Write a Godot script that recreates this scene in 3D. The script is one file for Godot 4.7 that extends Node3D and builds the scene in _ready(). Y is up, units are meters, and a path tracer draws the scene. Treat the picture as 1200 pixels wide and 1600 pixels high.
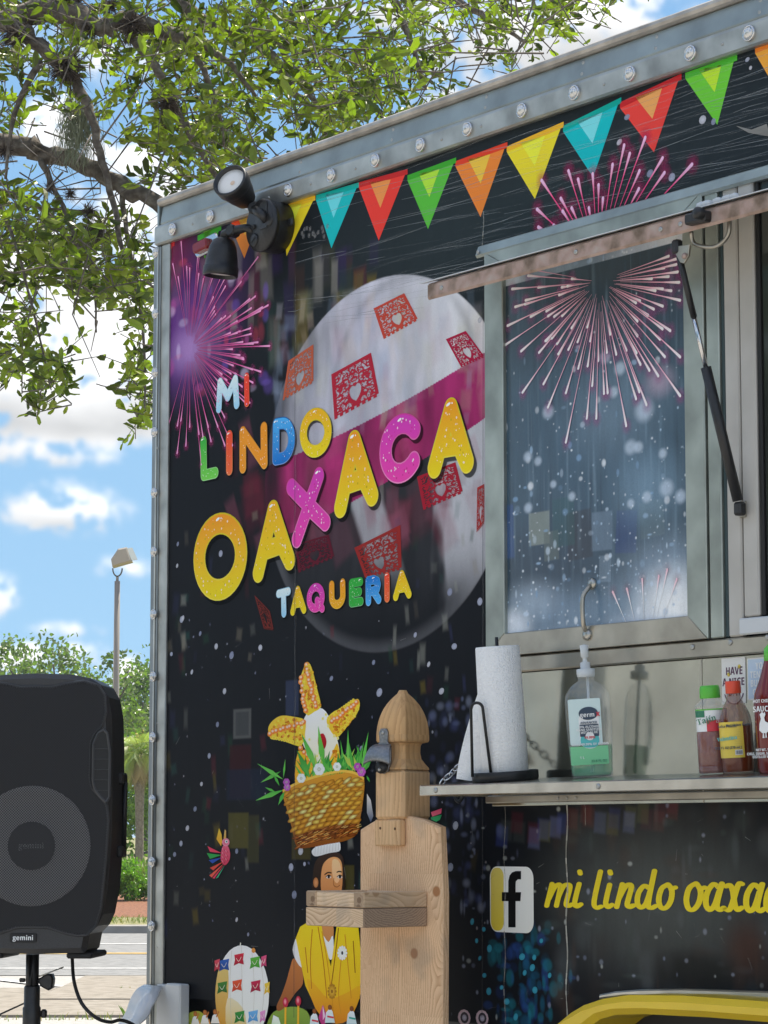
extends Node3D

# ---------------------------------------------------------------- camera numbers
const FOC := 4200.0                       # focal length in photo pixels (1200 x 1600)
const PITCH := 6.93
const ALPHA := 36.5                       # angle between the view and the long side of the trailer
var eye := Vector3.ZERO
var right := Vector3.ZERO
var level := Vector3.ZERO                 # view direction, levelled
var fwd := Vector3.ZERO
var upv := Vector3.ZERO
var rng := RandomNumberGenerator.new()
var M := {}
var used_names := {}

func set_frame() -> void:
	var a := deg_to_rad(ALPHA)
	var p := deg_to_rad(PITCH)
	right = Vector3(sin(a), 0, -cos(a))
	level = Vector3(-cos(a), 0, -sin(a))
	fwd = level * cos(p) + Vector3.UP * sin(p)
	upv = Vector3.UP * cos(p) - level * sin(p)
	# wall is z = 0, its far end x = 0; the wall behind photo column 800 is 5.7 m away
	var d := level + right * (200.0 / FOC * cos(p))
	eye.z = -d.z * 5.7
	d = level + right * (-355.0 / FOC * cos(p))
	eye.x = -d.x * (eye.z / -d.z)
	eye.y = 1.25

func ray(px: float, py: float) -> Vector3:
	return fwd * FOC + right * (px - 600.0) - upv * (py - 800.0)

# point of the plane z = const seen at that place of the survey photograph
func W(px: float, py: float, z := 0.0) -> Vector3:
	var r := ray(px, py)
	return eye + r * ((z - eye.z) / r.z)

func W2(px: float, py: float, z := 0.0) -> Vector2:
	var v := W(px, py, z)
	return Vector2(v.x, v.y)

func at(px: float, py: float, dist: float) -> Vector3:
	var r := ray(px, py)
	return eye + r * (dist / r.dot(level))

# ground point from metres to the right of and ahead of the survey station
func G(u: float, w: float, h := 0.0) -> Vector3:
	return Vector3(eye.x, h, eye.z) + right * u + level * w

# ---------------------------------------------------------------- nodes
func numbered(called: String) -> String:
	if not used_names.has(called):
		used_names[called] = 0
		return called
	used_names[called] += 1
	return "%s_%03d" % [called, used_names[called]]

func tag(o: Node, label: String, category: String, group := "") -> Node:
	o.set_meta("label", label)
	o.set_meta("category", category)
	if group:
		o.set_meta("group", group)
	return o

func thing(called: String, label: String, category: String, where := Vector3.ZERO, turn := 0.0, group := "") -> Node3D:
	var o := Node3D.new()
	o.name = numbered(called)
	add_child(o)
	o.position = where
	o.rotation.y = turn
	tag(o, label, category, group)
	return o

func part(called: String, mesh: Mesh, mat: Material, parent: Node, xf := Transform3D.IDENTITY) -> MeshInstance3D:
	var o := MeshInstance3D.new()
	o.name = numbered(called) if parent == self else called
	o.mesh = mesh
	o.material_override = mat
	o.transform = xf
	parent.add_child(o, true)
	return o

func struct(called: String, mesh: Mesh, mat: Material) -> MeshInstance3D:
	var o := part(called, mesh, mat, self)
	o.set_meta("kind", "structure")
	return o

# ---------------------------------------------------------------- shapes
func nst(smooth := false) -> SurfaceTool:
	var st := SurfaceTool.new()
	st.begin(Mesh.PRIMITIVE_TRIANGLES)
	st.set_smooth_group(0 if smooth else -1)
	return st

func fin(st: SurfaceTool) -> ArrayMesh:
	st.generate_normals()
	return st.commit()

func tri(st: SurfaceTool, a: Vector3, b: Vector3, c: Vector3) -> void:
	st.add_vertex(a); st.add_vertex(b); st.add_vertex(c)

func quad(st: SurfaceTool, a: Vector3, b: Vector3, c: Vector3, d: Vector3) -> void:
	tri(st, a, b, c); tri(st, a, c, d)

# a chamfered box
func bx(st: SurfaceTool, c: Vector3, s: Vector3, b := 0.002, xf := Transform3D.IDENTITY) -> void:
	var h := s * 0.5
	b = minf(b, minf(h.x, minf(h.y, h.z)) * 0.9)
	var p := func(sx: float, sy: float, sz: float, k: int) -> Vector3:
		var v := Vector3(sx * h.x, sy * h.y, sz * h.z)
		if k != 0: v.x -= sx * b
		if k != 1: v.y -= sy * b
		if k != 2: v.z -= sz * b
		return xf * (c + v)
	for s1 in [-1.0, 1.0]:
		_face(st, p.call(s1, -1, -1, 0), p.call(s1, 1, -1, 0), p.call(s1, 1, 1, 0), p.call(s1, -1, 1, 0), s1 < 0)
		_face(st, p.call(-1, s1, -1, 1), p.call(-1, s1, 1, 1), p.call(1, s1, 1, 1), p.call(1, s1, -1, 1), s1 < 0)
		_face(st, p.call(-1, -1, s1, 2), p.call(1, -1, s1, 2), p.call(1, 1, s1, 2), p.call(-1, 1, s1, 2), s1 < 0)
		for s2 in [-1.0, 1.0]:
			var f: bool = s1 * s2 > 0
			_face(st, p.call(s1, s2, -1, 0), p.call(s1, s2, 1, 0), p.call(s1, s2, 1, 1), p.call(s1, s2, -1, 1), not f)
			_face(st, p.call(s1, -1, s2, 0), p.call(s1, 1, s2, 0), p.call(s1, 1, s2, 2), p.call(s1, -1, s2, 2), f)
			_face(st, p.call(-1, s1, s2, 1), p.call(1, s1, s2, 1), p.call(1, s1, s2, 2), p.call(-1, s1, s2, 2), not f)
			for s3 in [-1.0, 1.0]:
				var a: Vector3 = p.call(s1, s2, s3, 0)
				var bb: Vector3 = p.call(s1, s2, s3, 1)
				var cc: Vector3 = p.call(s1, s2, s3, 2)
				if s1 * s2 * s3 > 0: tri(st, a, cc, bb)
				else: tri(st, a, bb, cc)

func _face(st: SurfaceTool, a: Vector3, b: Vector3, c: Vector3, d: Vector3, flip: bool) -> void:
	if flip: quad(st, a, b, c, d)
	else: quad(st, a, d, c, b)

func box(s: Vector3, b := 0.002, c := Vector3.ZERO) -> ArrayMesh:
	var st := nst()
	bx(st, c, s, b)
	return fin(st)

# box given by two corners
func span(st: SurfaceTool, a: Vector3, b: Vector3, bev := 0.002) -> void:
	bx(st, (a + b) * 0.5, (b - a).abs(), bev)

func spanm(a: Vector3, b: Vector3, bev := 0.002) -> ArrayMesh:
	var st := nst()
	span(st, a, b, bev)
	return fin(st)

# surface of revolution about y: profile of (radius, height)
func lathe(st: SurfaceTool, prof: Array, n := 24, xf := Transform3D.IDENTITY, sx := 1.0, sz := 1.0) -> void:
	for i in prof.size() - 1:
		var p: Vector2 = prof[i]
		var q: Vector2 = prof[i + 1]
		for k in n:
			var a := TAU * k / n
			var b := TAU * (k + 1) / n
			var v1 := xf * Vector3(cos(a) * p.x * sx, p.y, sin(a) * p.x * sz)
			var v2 := xf * Vector3(cos(b) * p.x * sx, p.y, sin(b) * p.x * sz)
			var v3 := xf * Vector3(cos(b) * q.x * sx, q.y, sin(b) * q.x * sz)
			var v4 := xf * Vector3(cos(a) * q.x * sx, q.y, sin(a) * q.x * sz)
			if p.x > 1e-6: tri(st, v1, v2, v3)
			if q.x > 1e-6: tri(st, v1, v3, v4)

func lathem(prof: Array, n := 24, xf := Transform3D.IDENTITY, smooth := true, sx := 1.0, sz := 1.0) -> ArrayMesh:
	var st := nst(smooth)
	lathe(st, prof, n, xf, sx, sz)
	return fin(st)

func frame_along(d: Vector3) -> Basis:           # y axis along d
	d = d.normalized()
	var s := Vector3.RIGHT if absf(d.x) < 0.9 else Vector3.BACK
	var x := s.cross(d).normalized()
	return Basis(x, d, x.cross(d))

func tube(st: SurfaceTool, path: Array, rad: Array, n := 8, caps := true) -> void:
	var rings := []
	var prev := Vector3.ZERO
	for i in path.size():
		var d: Vector3 = (path[mini(i + 1, path.size() - 1)] - path[maxi(i - 1, 0)]).normalized()
		var x: Vector3
		if i == 0:
			x = (Vector3.RIGHT if absf(d.x) < 0.8 else Vector3.BACK).cross(d).normalized()
		else:
			x = (prev - d * prev.dot(d)).normalized()
		prev = x
		var y := d.cross(x)
		var r: float = rad[mini(i, rad.size() - 1)]
		var ring := []
		for k in n:
			var a := TAU * k / n
			ring.append(path[i] + (x * cos(a) + y * sin(a)) * r)
		rings.append(ring)
	for i in rings.size() - 1:
		for k in n:
			var k2 := (k + 1) % n
			quad(st, rings[i][k], rings[i + 1][k], rings[i + 1][k2], rings[i][k2])
	if caps:
		for k in range(1, n - 1):
			tri(st, rings[0][0], rings[0][k], rings[0][k + 1])
			tri(st, rings[-1][0], rings[-1][k + 1], rings[-1][k])

func tubem(path: Array, rad: Array, n := 8) -> ArrayMesh:
	var st := nst(true)
	tube(st, path, rad, n)
	return fin(st)

func smooth_path(pts: Array, sub := 6) -> Array:
	var out := []
	for i in pts.size() - 1:
		var a = pts[maxi(i - 1, 0)]
		var b = pts[i]
		var c = pts[i + 1]
		var d = pts[mini(i + 2, pts.size() - 1)]
		for k in sub:
			out.append(b.cubic_interpolate(c, a, d, float(k) / sub))
	out.append(pts[-1])
	return out

# polygon in the xy plane given a thickness along z (z0 back, z1 front), optional rounding of the front edge
func slab(st: SurfaceTool, poly: PackedVector2Array, z0: float, z1: float, bev := 0.0, xf := Transform3D.IDENTITY) -> void:
	if Geometry2D.is_polygon_clockwise(poly):
		poly = poly.duplicate()
		poly.reverse()
	var front := poly
	var n := poly.size()
	if bev > 0.0:
		front = PackedVector2Array()
		for i in n:
			var e1 := (poly[i] - poly[(i + n - 1) % n]).normalized()
			var e2 := (poly[(i + 1) % n] - poly[i]).normalized()
			var nn := Vector2(-e1.y - e2.y, e1.x + e2.x)
			nn = nn / maxf(nn.length_squared() * 0.5, 0.5)
			front.append(poly[i] + nn * bev)
	var t := Geometry2D.triangulate_polygon(front)
	for i in range(0, t.size(), 3):
		var a := front[t[i]]; var b := front[t[i + 1]]; var c := front[t[i + 2]]
		if (b - a).cross(c - a) > 0:
			var s := b; b = c; c = s
		tri(st, xf * Vector3(a.x, a.y, z1), xf * Vector3(b.x, b.y, z1), xf * Vector3(c.x, c.y, z1))
	t = Geometry2D.triangulate_polygon(poly)
	for i in range(0, t.size(), 3):
		var a := poly[t[i]]; var b := poly[t[i + 1]]; var c := poly[t[i + 2]]
		if (b - a).cross(c - a) < 0:
			var s := b; b = c; c = s
		tri(st, xf * Vector3(a.x, a.y, z0), xf * Vector3(b.x, b.y, z0), xf * Vector3(c.x, c.y, z0))
	for i in n:
		var j := (i + 1) % n
		var zb := z1 - bev
		quad(st, xf * Vector3(poly[i].x, poly[i].y, z0), xf * Vector3(poly[i].x, poly[i].y, zb), xf * Vector3(poly[j].x, poly[j].y, zb), xf * Vector3(poly[j].x, poly[j].y, z0))
		if bev > 0.0:
			quad(st, xf * Vector3(poly[i].x, poly[i].y, zb), xf * Vector3(front[i].x, front[i].y, z1), xf * Vector3(front[j].x, front[j].y, z1), xf * Vector3(poly[j].x, poly[j].y, zb))

func slabm(poly: PackedVector2Array, z0: float, z1: float, bev := 0.0, xf := Transform3D.IDENTITY) -> ArrayMesh:
	var st := nst()
	slab(st, poly, z0, z1, bev, xf)
	return fin(st)

func ellipse(c: Vector2, rx: float, ry: float, n := 20, rot := 0.0) -> PackedVector2Array:
	var p := PackedVector2Array()
	for i in n:
		var a := TAU * i / n
		p.append(c + Vector2(cos(a) * rx, sin(a) * ry).rotated(rot))
	return p

func round_rect(w: float, h: float, r: float, n := 5, c := Vector2.ZERO) -> PackedVector2Array:
	var p := PackedVector2Array()
	for k in 4:
		var o := Vector2((w * 0.5 - r) * [1, -1, -1, 1][k], (h * 0.5 - r) * [1, 1, -1, -1][k])
		for i in n + 1:
			var a := PI / 2 * (k + float(i) / n)
			p.append(c + o + Vector2(cos(a), sin(a)) * r)
	return p

# ---------------------------------------------------------------- materials
func lin(h: String, gain := 1.0) -> Color:
	var c := Color(h).srgb_to_linear()
	return Color(minf(c.r * gain, 0.9), minf(c.g * gain, 0.9), minf(c.b * gain, 0.9), Color(h).a)

func mat(c: Color, rough := 0.6, metal := 0.0) -> StandardMaterial3D:      # c is a linear base colour
	var m := StandardMaterial3D.new()
	m.albedo_color = c.linear_to_srgb()
	m.roughness = rough
	m.metallic = metal
	return m

func noise_image(size: int, freq: float, seed_: int, octaves := 4, kind := FastNoiseLite.TYPE_SIMPLEX_SMOOTH) -> Image:
	var n := FastNoiseLite.new()
	n.noise_type = kind
	n.seed = seed_
	n.frequency = freq
	n.fractal_octaves = octaves
	return n.get_seamless_image(size, size)

# base colour wandering between tones, as a texture
func mottled(size: int, freq: float, seed_: int, tones: Array, octaves := 5, kind := FastNoiseLite.TYPE_SIMPLEX_SMOOTH) -> ImageTexture:
	var im := noise_image(size, freq, seed_, octaves, kind)
	var g := Gradient.new()
	var offs := PackedFloat32Array()
	var cols := PackedColorArray()
	for t in tones:
		offs.append(t[0]); cols.append(t[1])
	g.offsets = offs
	g.colors = cols
	var o := Image.create(size, size, false, Image.FORMAT_RGB8)
	for y in size:
		for x in size:
			o.set_pixel(x, y, g.sample(im.get_pixel(x, y).r))
	return ImageTexture.create_from_image(o)

func bumps(size: int, freq: float, seed_: int, strength := 2.0, octaves := 5) -> ImageTexture:
	var im := noise_image(size, freq, seed_, octaves)
	im.convert(Image.FORMAT_RGBA8)
	im.bump_map_to_normal_map(strength)
	return ImageTexture.create_from_image(im)

func tripl(m: StandardMaterial3D, scale: float, world := false) -> StandardMaterial3D:
	m.uv1_triplanar = true
	m.uv1_world_triplanar = world
	m.uv1_scale = Vector3.ONE * scale
	return m

func textured(tones: Array, freq: float, seed_: int, scale: float, rough := 0.8, metal := 0.0, size := 256, world := false, nstr := 0.0, octaves := 5) -> StandardMaterial3D:
	var m := mat(Color.WHITE, rough, metal)
	m.albedo_texture = mottled(size, freq, seed_, tones, octaves)
	if nstr > 0.0:
		m.normal_enabled = true
		m.normal_texture = bumps(size, freq * 2.0, seed_ + 7, nstr)
		m.normal_scale = 1.0
	return tripl(m, scale, world)

func sc(r: float, g: float, b: float) -> Color:        # linear base colour to texture value
	return Color(r, g, b).linear_to_srgb()

func wood(seed_: int, horizontal: bool, tint: Color, dark: Color, lines := 26.0) -> StandardMaterial3D:
	var w := 256
	var h := 512
	var n := FastNoiseLite.new()
	n.seed = seed_
	n.frequency = 0.006
	n.fractal_octaves = 3
	var fine := FastNoiseLite.new()
	fine.seed = seed_ + 3
	fine.frequency = 0.02
	var knots := []
	var kr := RandomNumberGenerator.new()
	kr.seed = seed_
	for k in 2: knots.append(Vector2(kr.randf_range(40, 216), kr.randf_range(60, 450)))
	var im := Image.create(h if horizontal else w, w if horizontal else h, false, Image.FORMAT_RGB8)
	for y in h:
		for x in w:
			var u := float(x) / w
			var warp := n.get_noise_2d(x * 1.6, y * 0.30) * 1.3
			var heart := absf(u - 0.42 + n.get_noise_2d(700.0, y * 0.25) * 0.25)
			var ring := fposmod((u + 0.10 * exp(-heart * 9.0) * sin(y * TAU / h) + warp * 0.035) * lines, 1.0)
			var band := pow(ring, 2.2) * (0.55 + 0.6 * (n.get_noise_2d(x * 2.0 + 300.0, y * 0.05) * 0.5 + 0.5))
			for kn in knots:
				var kd := Vector2((x - kn.x) / 15.0, (y - kn.y) / 26.0).length()
				if kd < 3.0:
					ring = fposmod(ring + exp(-kd * kd * 0.6) * 2.6, 1.0)
					band = maxf(band * 0.9, smoothstep(1.0, 0.5, kd) * 1.5)
			var f := fine.get_noise_2d(x * 14.0, y * 0.7) * 0.5 + 0.5
			var big := n.get_noise_2d(x * 0.7 + 900.0, y * 0.12) * 0.5 + 0.5
			var k := clampf(band * 0.75 + f * 0.22 + (big - 0.5) * 0.5, 0.0, 1.0)
			var grey := smoothstep(0.55, 0.8, n.get_noise_2d(x * 0.9 + 55.0, y * 0.5 + 400.0) * 0.5 + 0.5) * 0.35
			var c := tint.lerp(dark, k).lerp(Color(0.22, 0.19, 0.16), grey).linear_to_srgb()
			if horizontal: im.set_pixel(y, x, c)
			else: im.set_pixel(x, y, c)
	var m := mat(Color.WHITE, 0.75)
	m.albedo_texture = ImageTexture.create_from_image(im)
	var g: Image = im.duplicate()
	g.convert(Image.FORMAT_RGBA8)
	g.bump_map_to_normal_map(1.5)
	m.normal_enabled = true
	m.normal_texture = ImageTexture.create_from_image(g)
	m.normal_scale = 0.6
	return m

func text_mesh(s: String, height: float, bold := true, serif := false, depth := 0.0004) -> TextMesh:
	var t := TextMesh.new()
	var f := SystemFont.new()
	f.font_names = PackedStringArray(["Droid Serif" if serif else "Droid Sans"])
	f.font_weight = 700 if bold else 400
	t.font = f
	t.text = s
	t.font_size = 64
	t.pixel_size = height / 46.0            # cap height
	t.depth = depth
	return t

# ---------------------------------------------------------------- printed artwork
const PG := 1.25                          # base colour of a print over the colour it shows in this light
var tex_r := PackedFloat32Array()
var tex_g := PackedFloat32Array()
var tex_b := PackedFloat32Array()
var tex_w := 0
var tex_h := 0
var tex_o := Vector2.ZERO                 # wall position of the texture's lower left corner
var tex_s := 440.0                        # texels per metre
var tex_z := 0.0

func canvas(lo: Vector2, hi: Vector2, per_metre: float, z: float, base: Color) -> void:
	tex_o = lo
	tex_s = per_metre
	tex_z = z
	tex_w = int((hi.x - lo.x) * per_metre)
	tex_h = int((hi.y - lo.y) * per_metre)
	tex_r.resize(tex_w * tex_h)
	tex_g.resize(tex_w * tex_h)
	tex_b.resize(tex_w * tex_h)
	tex_r.fill(base.r); tex_g.fill(base.g); tex_b.fill(base.b)

func canvas_texture(grain := 0.0) -> ImageTexture:
	var im := Image.create(tex_w, tex_h, false, Image.FORMAT_RGB8)
	var n := FastNoiseLite.new()
	n.frequency = 0.9
	var n2 := FastNoiseLite.new()
	n2.frequency = 0.02
	n2.fractal_octaves = 4
	var i := 0
	for y in tex_h:
		for x in tex_w:
			var k := 1.0 + grain * (n.get_noise_2d(x, y) + n2.get_noise_2d(x * 3.0, y * 0.6) * 0.8)
			im.set_pixel(x, y, Color(tex_r[i] * k, tex_g[i] * k, tex_b[i] * k).linear_to_srgb())
			i += 1
	return ImageTexture.create_from_image(im)

# soft stamp: an ellipse (square = false) or rectangle, sizes in survey pixels, centre in survey pixels
func stamp(px: float, py: float, hw: float, hh: float, col: Color, alpha: float, soft := 1.0, square := false, rot := 0.0) -> void:
	var c := (W2(px, py, tex_z) - tex_o) * tex_s
	c.y = tex_h - c.y
	var dx := absf(W2(px + 10, py, tex_z).x - W2(px - 10, py, tex_z).x) / 20.0 * tex_s
	var dy := absf(W2(px, py + 10, tex_z).y - W2(px, py - 10, tex_z).y) / 20.0 * tex_s
	stamp_at(c, hw * dx, hh * dy, col, alpha, soft, square, rot)

func stamp_at(c: Vector2, a: float, b: float, col: Color, alpha: float, soft: float, square: bool, rot: float) -> void:
	var reach := (maxf(a, b) * (1.42 if square else 1.0) + 2.0) if rot != 0.0 else 0.0
	var x0 := maxi(0, int(c.x - maxf(reach, a + 2)))
	var x1 := mini(tex_w - 1, int(c.x + maxf(reach, a + 2)))
	var y0 := maxi(0, int(c.y - maxf(reach, b + 2)))
	var y1 := mini(tex_h - 1, int(c.y + maxf(reach, b + 2)))
	var cr := cos(rot)
	var sr := sin(rot)
	var edge := maxf(soft, 1.2 / maxf(1.0, minf(a, b)))
	for y in range(y0, y1 + 1):
		for x in range(x0, x1 + 1):
			var ex := x - c.x
			var ey := y - c.y
			var u := absf(ex * cr + ey * sr) / a
			var v := absf(ey * cr - ex * sr) / b
			var d := maxf(u, v) if square else sqrt(u * u + v * v)
			if d < 1.0:
				var k := minf(1.0, (1.0 - d) / edge)
				k = k * k * (3.0 - 2.0 * k) * alpha
				var i := y * tex_w + x
				tex_r[i] += (col.r - tex_r[i]) * k
				tex_g[i] += (col.g - tex_g[i]) * k
				tex_b[i] += (col.b - tex_b[i]) * k

func paint_wall() -> ImageTexture:
	rng.seed = 11
	canvas(Vector2(0, 0.8), Vector2(2.5, 2.95), 440.0, 0.0, Color(0.008, 0.009, 0.012))
	# washed upper band
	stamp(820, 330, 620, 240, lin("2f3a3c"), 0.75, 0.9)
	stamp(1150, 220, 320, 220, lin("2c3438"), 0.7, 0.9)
	# hanging fabric, top left
	for k in 90:
		var c: String = ["5d5b33", "6b2630", "87877c", "26423a", "857226", "3c2a5a", "a9a49a", "5a3a2c"][k % 8]
		stamp(rng.randf_range(262, 585), rng.randf_range(380, 560), rng.randf_range(5, 14), rng.randf_range(18, 60), lin(c), rng.randf_range(0.2, 0.62), 0.5, true, rng.randf_range(-0.1, 0.1))
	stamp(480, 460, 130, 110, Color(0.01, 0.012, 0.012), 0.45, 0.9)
	# violet glow of the left firework
	stamp(300, 470, 120, 150, lin("6d2f86"), 0.55, 0.95)
	stamp(292, 540, 95, 120, lin("7d479f"), 0.65, 0.9)
	stamp(296, 545, 44, 56, lin("c49ad8"), 0.6, 0.95)
	stamp(265, 400, 60, 60, lin("8a1f4a"), 0.5, 0.9)
	for k in 40:
		stamp(rng.randf_range(262, 420), rng.randf_range(400, 640), rng.randf_range(4, 11), rng.randf_range(5, 22), lin(["e3d3f2", "c45aa6", "7c5cc0", "d0475f"][k % 4]), rng.randf_range(0.15, 0.45), 0.6)
	# moon
	var mc := W2(597, 724)
	var rx := (W2(792, 724).x - W2(402, 724).x) * 0.5 * tex_s
	var mr := (W2(597, 430).y - W2(597, 1018).y) * 0.5
	var c0 := Vector2((mc.x - tex_o.x) * tex_s, tex_h - (mc.y - tex_o.y) * tex_s)
	var n := FastNoiseLite.new()
	n.frequency = 0.012
	n.fractal_octaves = 3
	var rp := mr * tex_s
	for y in range(int(c0.y - rp) - 1, int(c0.y + rp) + 2):
		for x in range(int(c0.x - rx) - 1, int(c0.x + rx) + 2):
			if x < 0 or y < 0 or x >= tex_w or y >= tex_h: continue
			var u := (x - c0.x) / rx
			var v := (y - c0.y) / rp
			var d := sqrt(u * u + v * v)
			var cover := clampf((1.0 - d) * rp * 0.7, 0.0, 1.0)
			if cover <= 0.0: continue
			var f := n.get_noise_2d(x * 1.6, y * 0.5)
			# the band lies on an arc that rises to the right
			var s := v + 0.215 * u + 0.05 * u * u
			var col := Color(0.66, 0.65, 0.74).lerp(Color(0.9, 0.9, 0.92), clampf((u + 0.1) * 1.2, 0.0, 1.0))
			col = col * (0.86 + 0.22 * f)
			var a := 0.9 * smoothstep(-1.02, -0.45, u * 0.90 + v * 0.25 + f * 0.15)
			# bright rim line and a faint arch
			var arch := absf(sqrt(pow(u - 0.15, 2) * 1.2 + pow(v + 0.35, 2)) - 0.62)
			if v < -0.2: a *= 1.0 - 0.25 * smoothstep(0.05, 0.0, arch)
			if s > -0.27:
				col = Color(0.46, 0.03, 0.17) * (0.85 + 0.5 * f)
				a = 0.92 * smoothstep(-1.15, -0.55, u + f * 0.2)
			if s > 0.11 - 0.06 * u:
				var wedge := smoothstep(0.36, 0.44, u + f * 0.1 - (v - 0.2) * 0.10) * smoothstep(0.98, 0.55, v + f * 0.1)
				var wedge2 := smoothstep(0.05, 0.0, absf(u + 0.08 - (v - 0.3) * 0.45) - 0.10) * smoothstep(0.75, 0.4, v)
				col = Color(0.62, 0.62, 0.66)
				a = 0.03 + 0.78 * maxf(wedge, wedge2 * 0.75) + 0.03 * f
				a *= smoothstep(0.95, 0.35, v)
			var rim := smoothstep(0.90, 0.985, d) * smoothstep(1.0, 0.985, d)
			a = clampf(a + rim * 0.10, 0.0, 1.0) * cover
			var i := y * tex_w + x
			tex_r[i] += (col.r * 1.0 - tex_r[i]) * a
			tex_g[i] += (col.g * 1.0 - tex_g[i]) * a
			tex_b[i] += (col.b * 1.0 - tex_b[i]) * a
	# ghost flags over moon and night
	for k in 120:
		var c: String = ["e9e2ee", "d9bfa8", "a7b6d2", "b98aa0", "c3c59c", "8fa3b8"][k % 6]
		stamp(rng.randf_range(430, 760), rng.randf_range(470, 660), rng.randf_range(5, 15), rng.randf_range(12, 40), lin(c), rng.randf_range(0.05, 0.2), 0.6, true, rng.randf_range(-0.3, 0.3))
	for k in 60:
		var c: String = ["7a2338", "a35a70", "58162c"][k % 3]
		stamp(rng.randf_range(360, 750), rng.randf_range(690, 850), rng.randf_range(8, 22), rng.randf_range(15, 50), lin(c), rng.randf_range(0.08, 0.28), 0.4, true, rng.randf_range(-0.5, 0.2))
	for k in 130:                                     # garlands of small flags down the night
		var gx := [275.0, 300.0, 330.0, 395.0, 545.0, 610.0, 655.0, 700.0, 735.0][k % 9] as float
		var c: String = ["6f2430", "2d5a52", "8d8472", "7d6c22", "3a3f66", "98998f", "244a34"][rng.randi() % 7]
		stamp(gx + rng.randfn() * 12, rng.randf_range(760, 1480), rng.randf_range(3, 7), rng.randf_range(9, 24), lin(c), rng.randf_range(0.08, 0.42), 0.7, true, rng.randf_range(-0.25, 0.25))
	for f in [[378, 1130, 15, 25, "6a6a66", 0.7], [378, 1130, 11, 20, "3b3d3f", 0.7], [375, 1205, 18, 45, "3a1218", 0.8], [372, 1297, 17, 30, "5b5524", 0.8], [456, 1090, 11, 30, "39415a", 0.7], [470, 1320, 16, 24, "4d4520", 0.7], [540, 1375, 14, 26, "50491f", 0.7], [395, 1310, 10, 40, "4c4a26", 0.5], [385, 1225, 34, 26, "1a2336", 0.8]]:
		stamp(f[0], f[1], f[2], f[3], lin(f[4]), f[5], 0.15, true)
	# under the shelf: blue and violet lights, flags in a row, brown mass
	for k in 170:
		stamp(rng.randfn(715, 28), rng.randf_range(1090, 1420), rng.randf_range(2, 9), rng.randf_range(4, 16), lin(["4d5688", "8a93b8", "343c62", "a9b0c8"][k % 4]), rng.randf_range(0.06, 0.36), 0.8)
	for k in 110:
		stamp(rng.randfn(822, 30), rng.randf_range(1440, 1600), rng.randf_range(3, 10), rng.randf_range(4, 20), lin(["1f7f8e", "1d5a78", "2a4a8a"][k % 3]), rng.randf_range(0.1, 0.5), 0.5)
	for k in 26:
		stamp(785 + (k % 13) * 22 + rng.randf_range(-6, 6), 1300 - (k % 13) * 3 + rng.randf_range(-14, 16), 11, 20, lin(["3d4b96", "7f86b8", "6a2030", "8d8a3a", "4a5350", "7a3a30", "77774a"][rng.randi() % 7]), 0.26, 0.4, true, 0.1)
	stamp(1030, 1400, 280, 190, lin("5a5d59"), 0.72, 0.9)
	for k in 160:
		stamp(rng.randf_range(860, 1200), rng.randf_range(1260, 1570), rng.randf_range(3, 26), rng.randf_range(6, 50), lin(["56605c", "43484a", "6a6f70", "35302e", "5b4334"][k % 5]), rng.randf_range(0.06, 0.24), 0.8)
	stamp(1165, 1480, 50, 70, lin("4a2a1c"), 0.6, 0.9)
	stamp(1085, 1520, 90, 50, lin("141311"), 0.6, 0.7)
	for k in 70:
		stamp(rng.randf_range(690, 1200), rng.randf_range(1250, 1590), rng.randf_range(1.5, 5), rng.randf_range(2, 7), lin(["b6bcd0", "8f97b0", "cfd4cc"][k % 3]), rng.randf_range(0.15, 0.5), 0.6)
	return canvas_texture(0.10)

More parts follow.
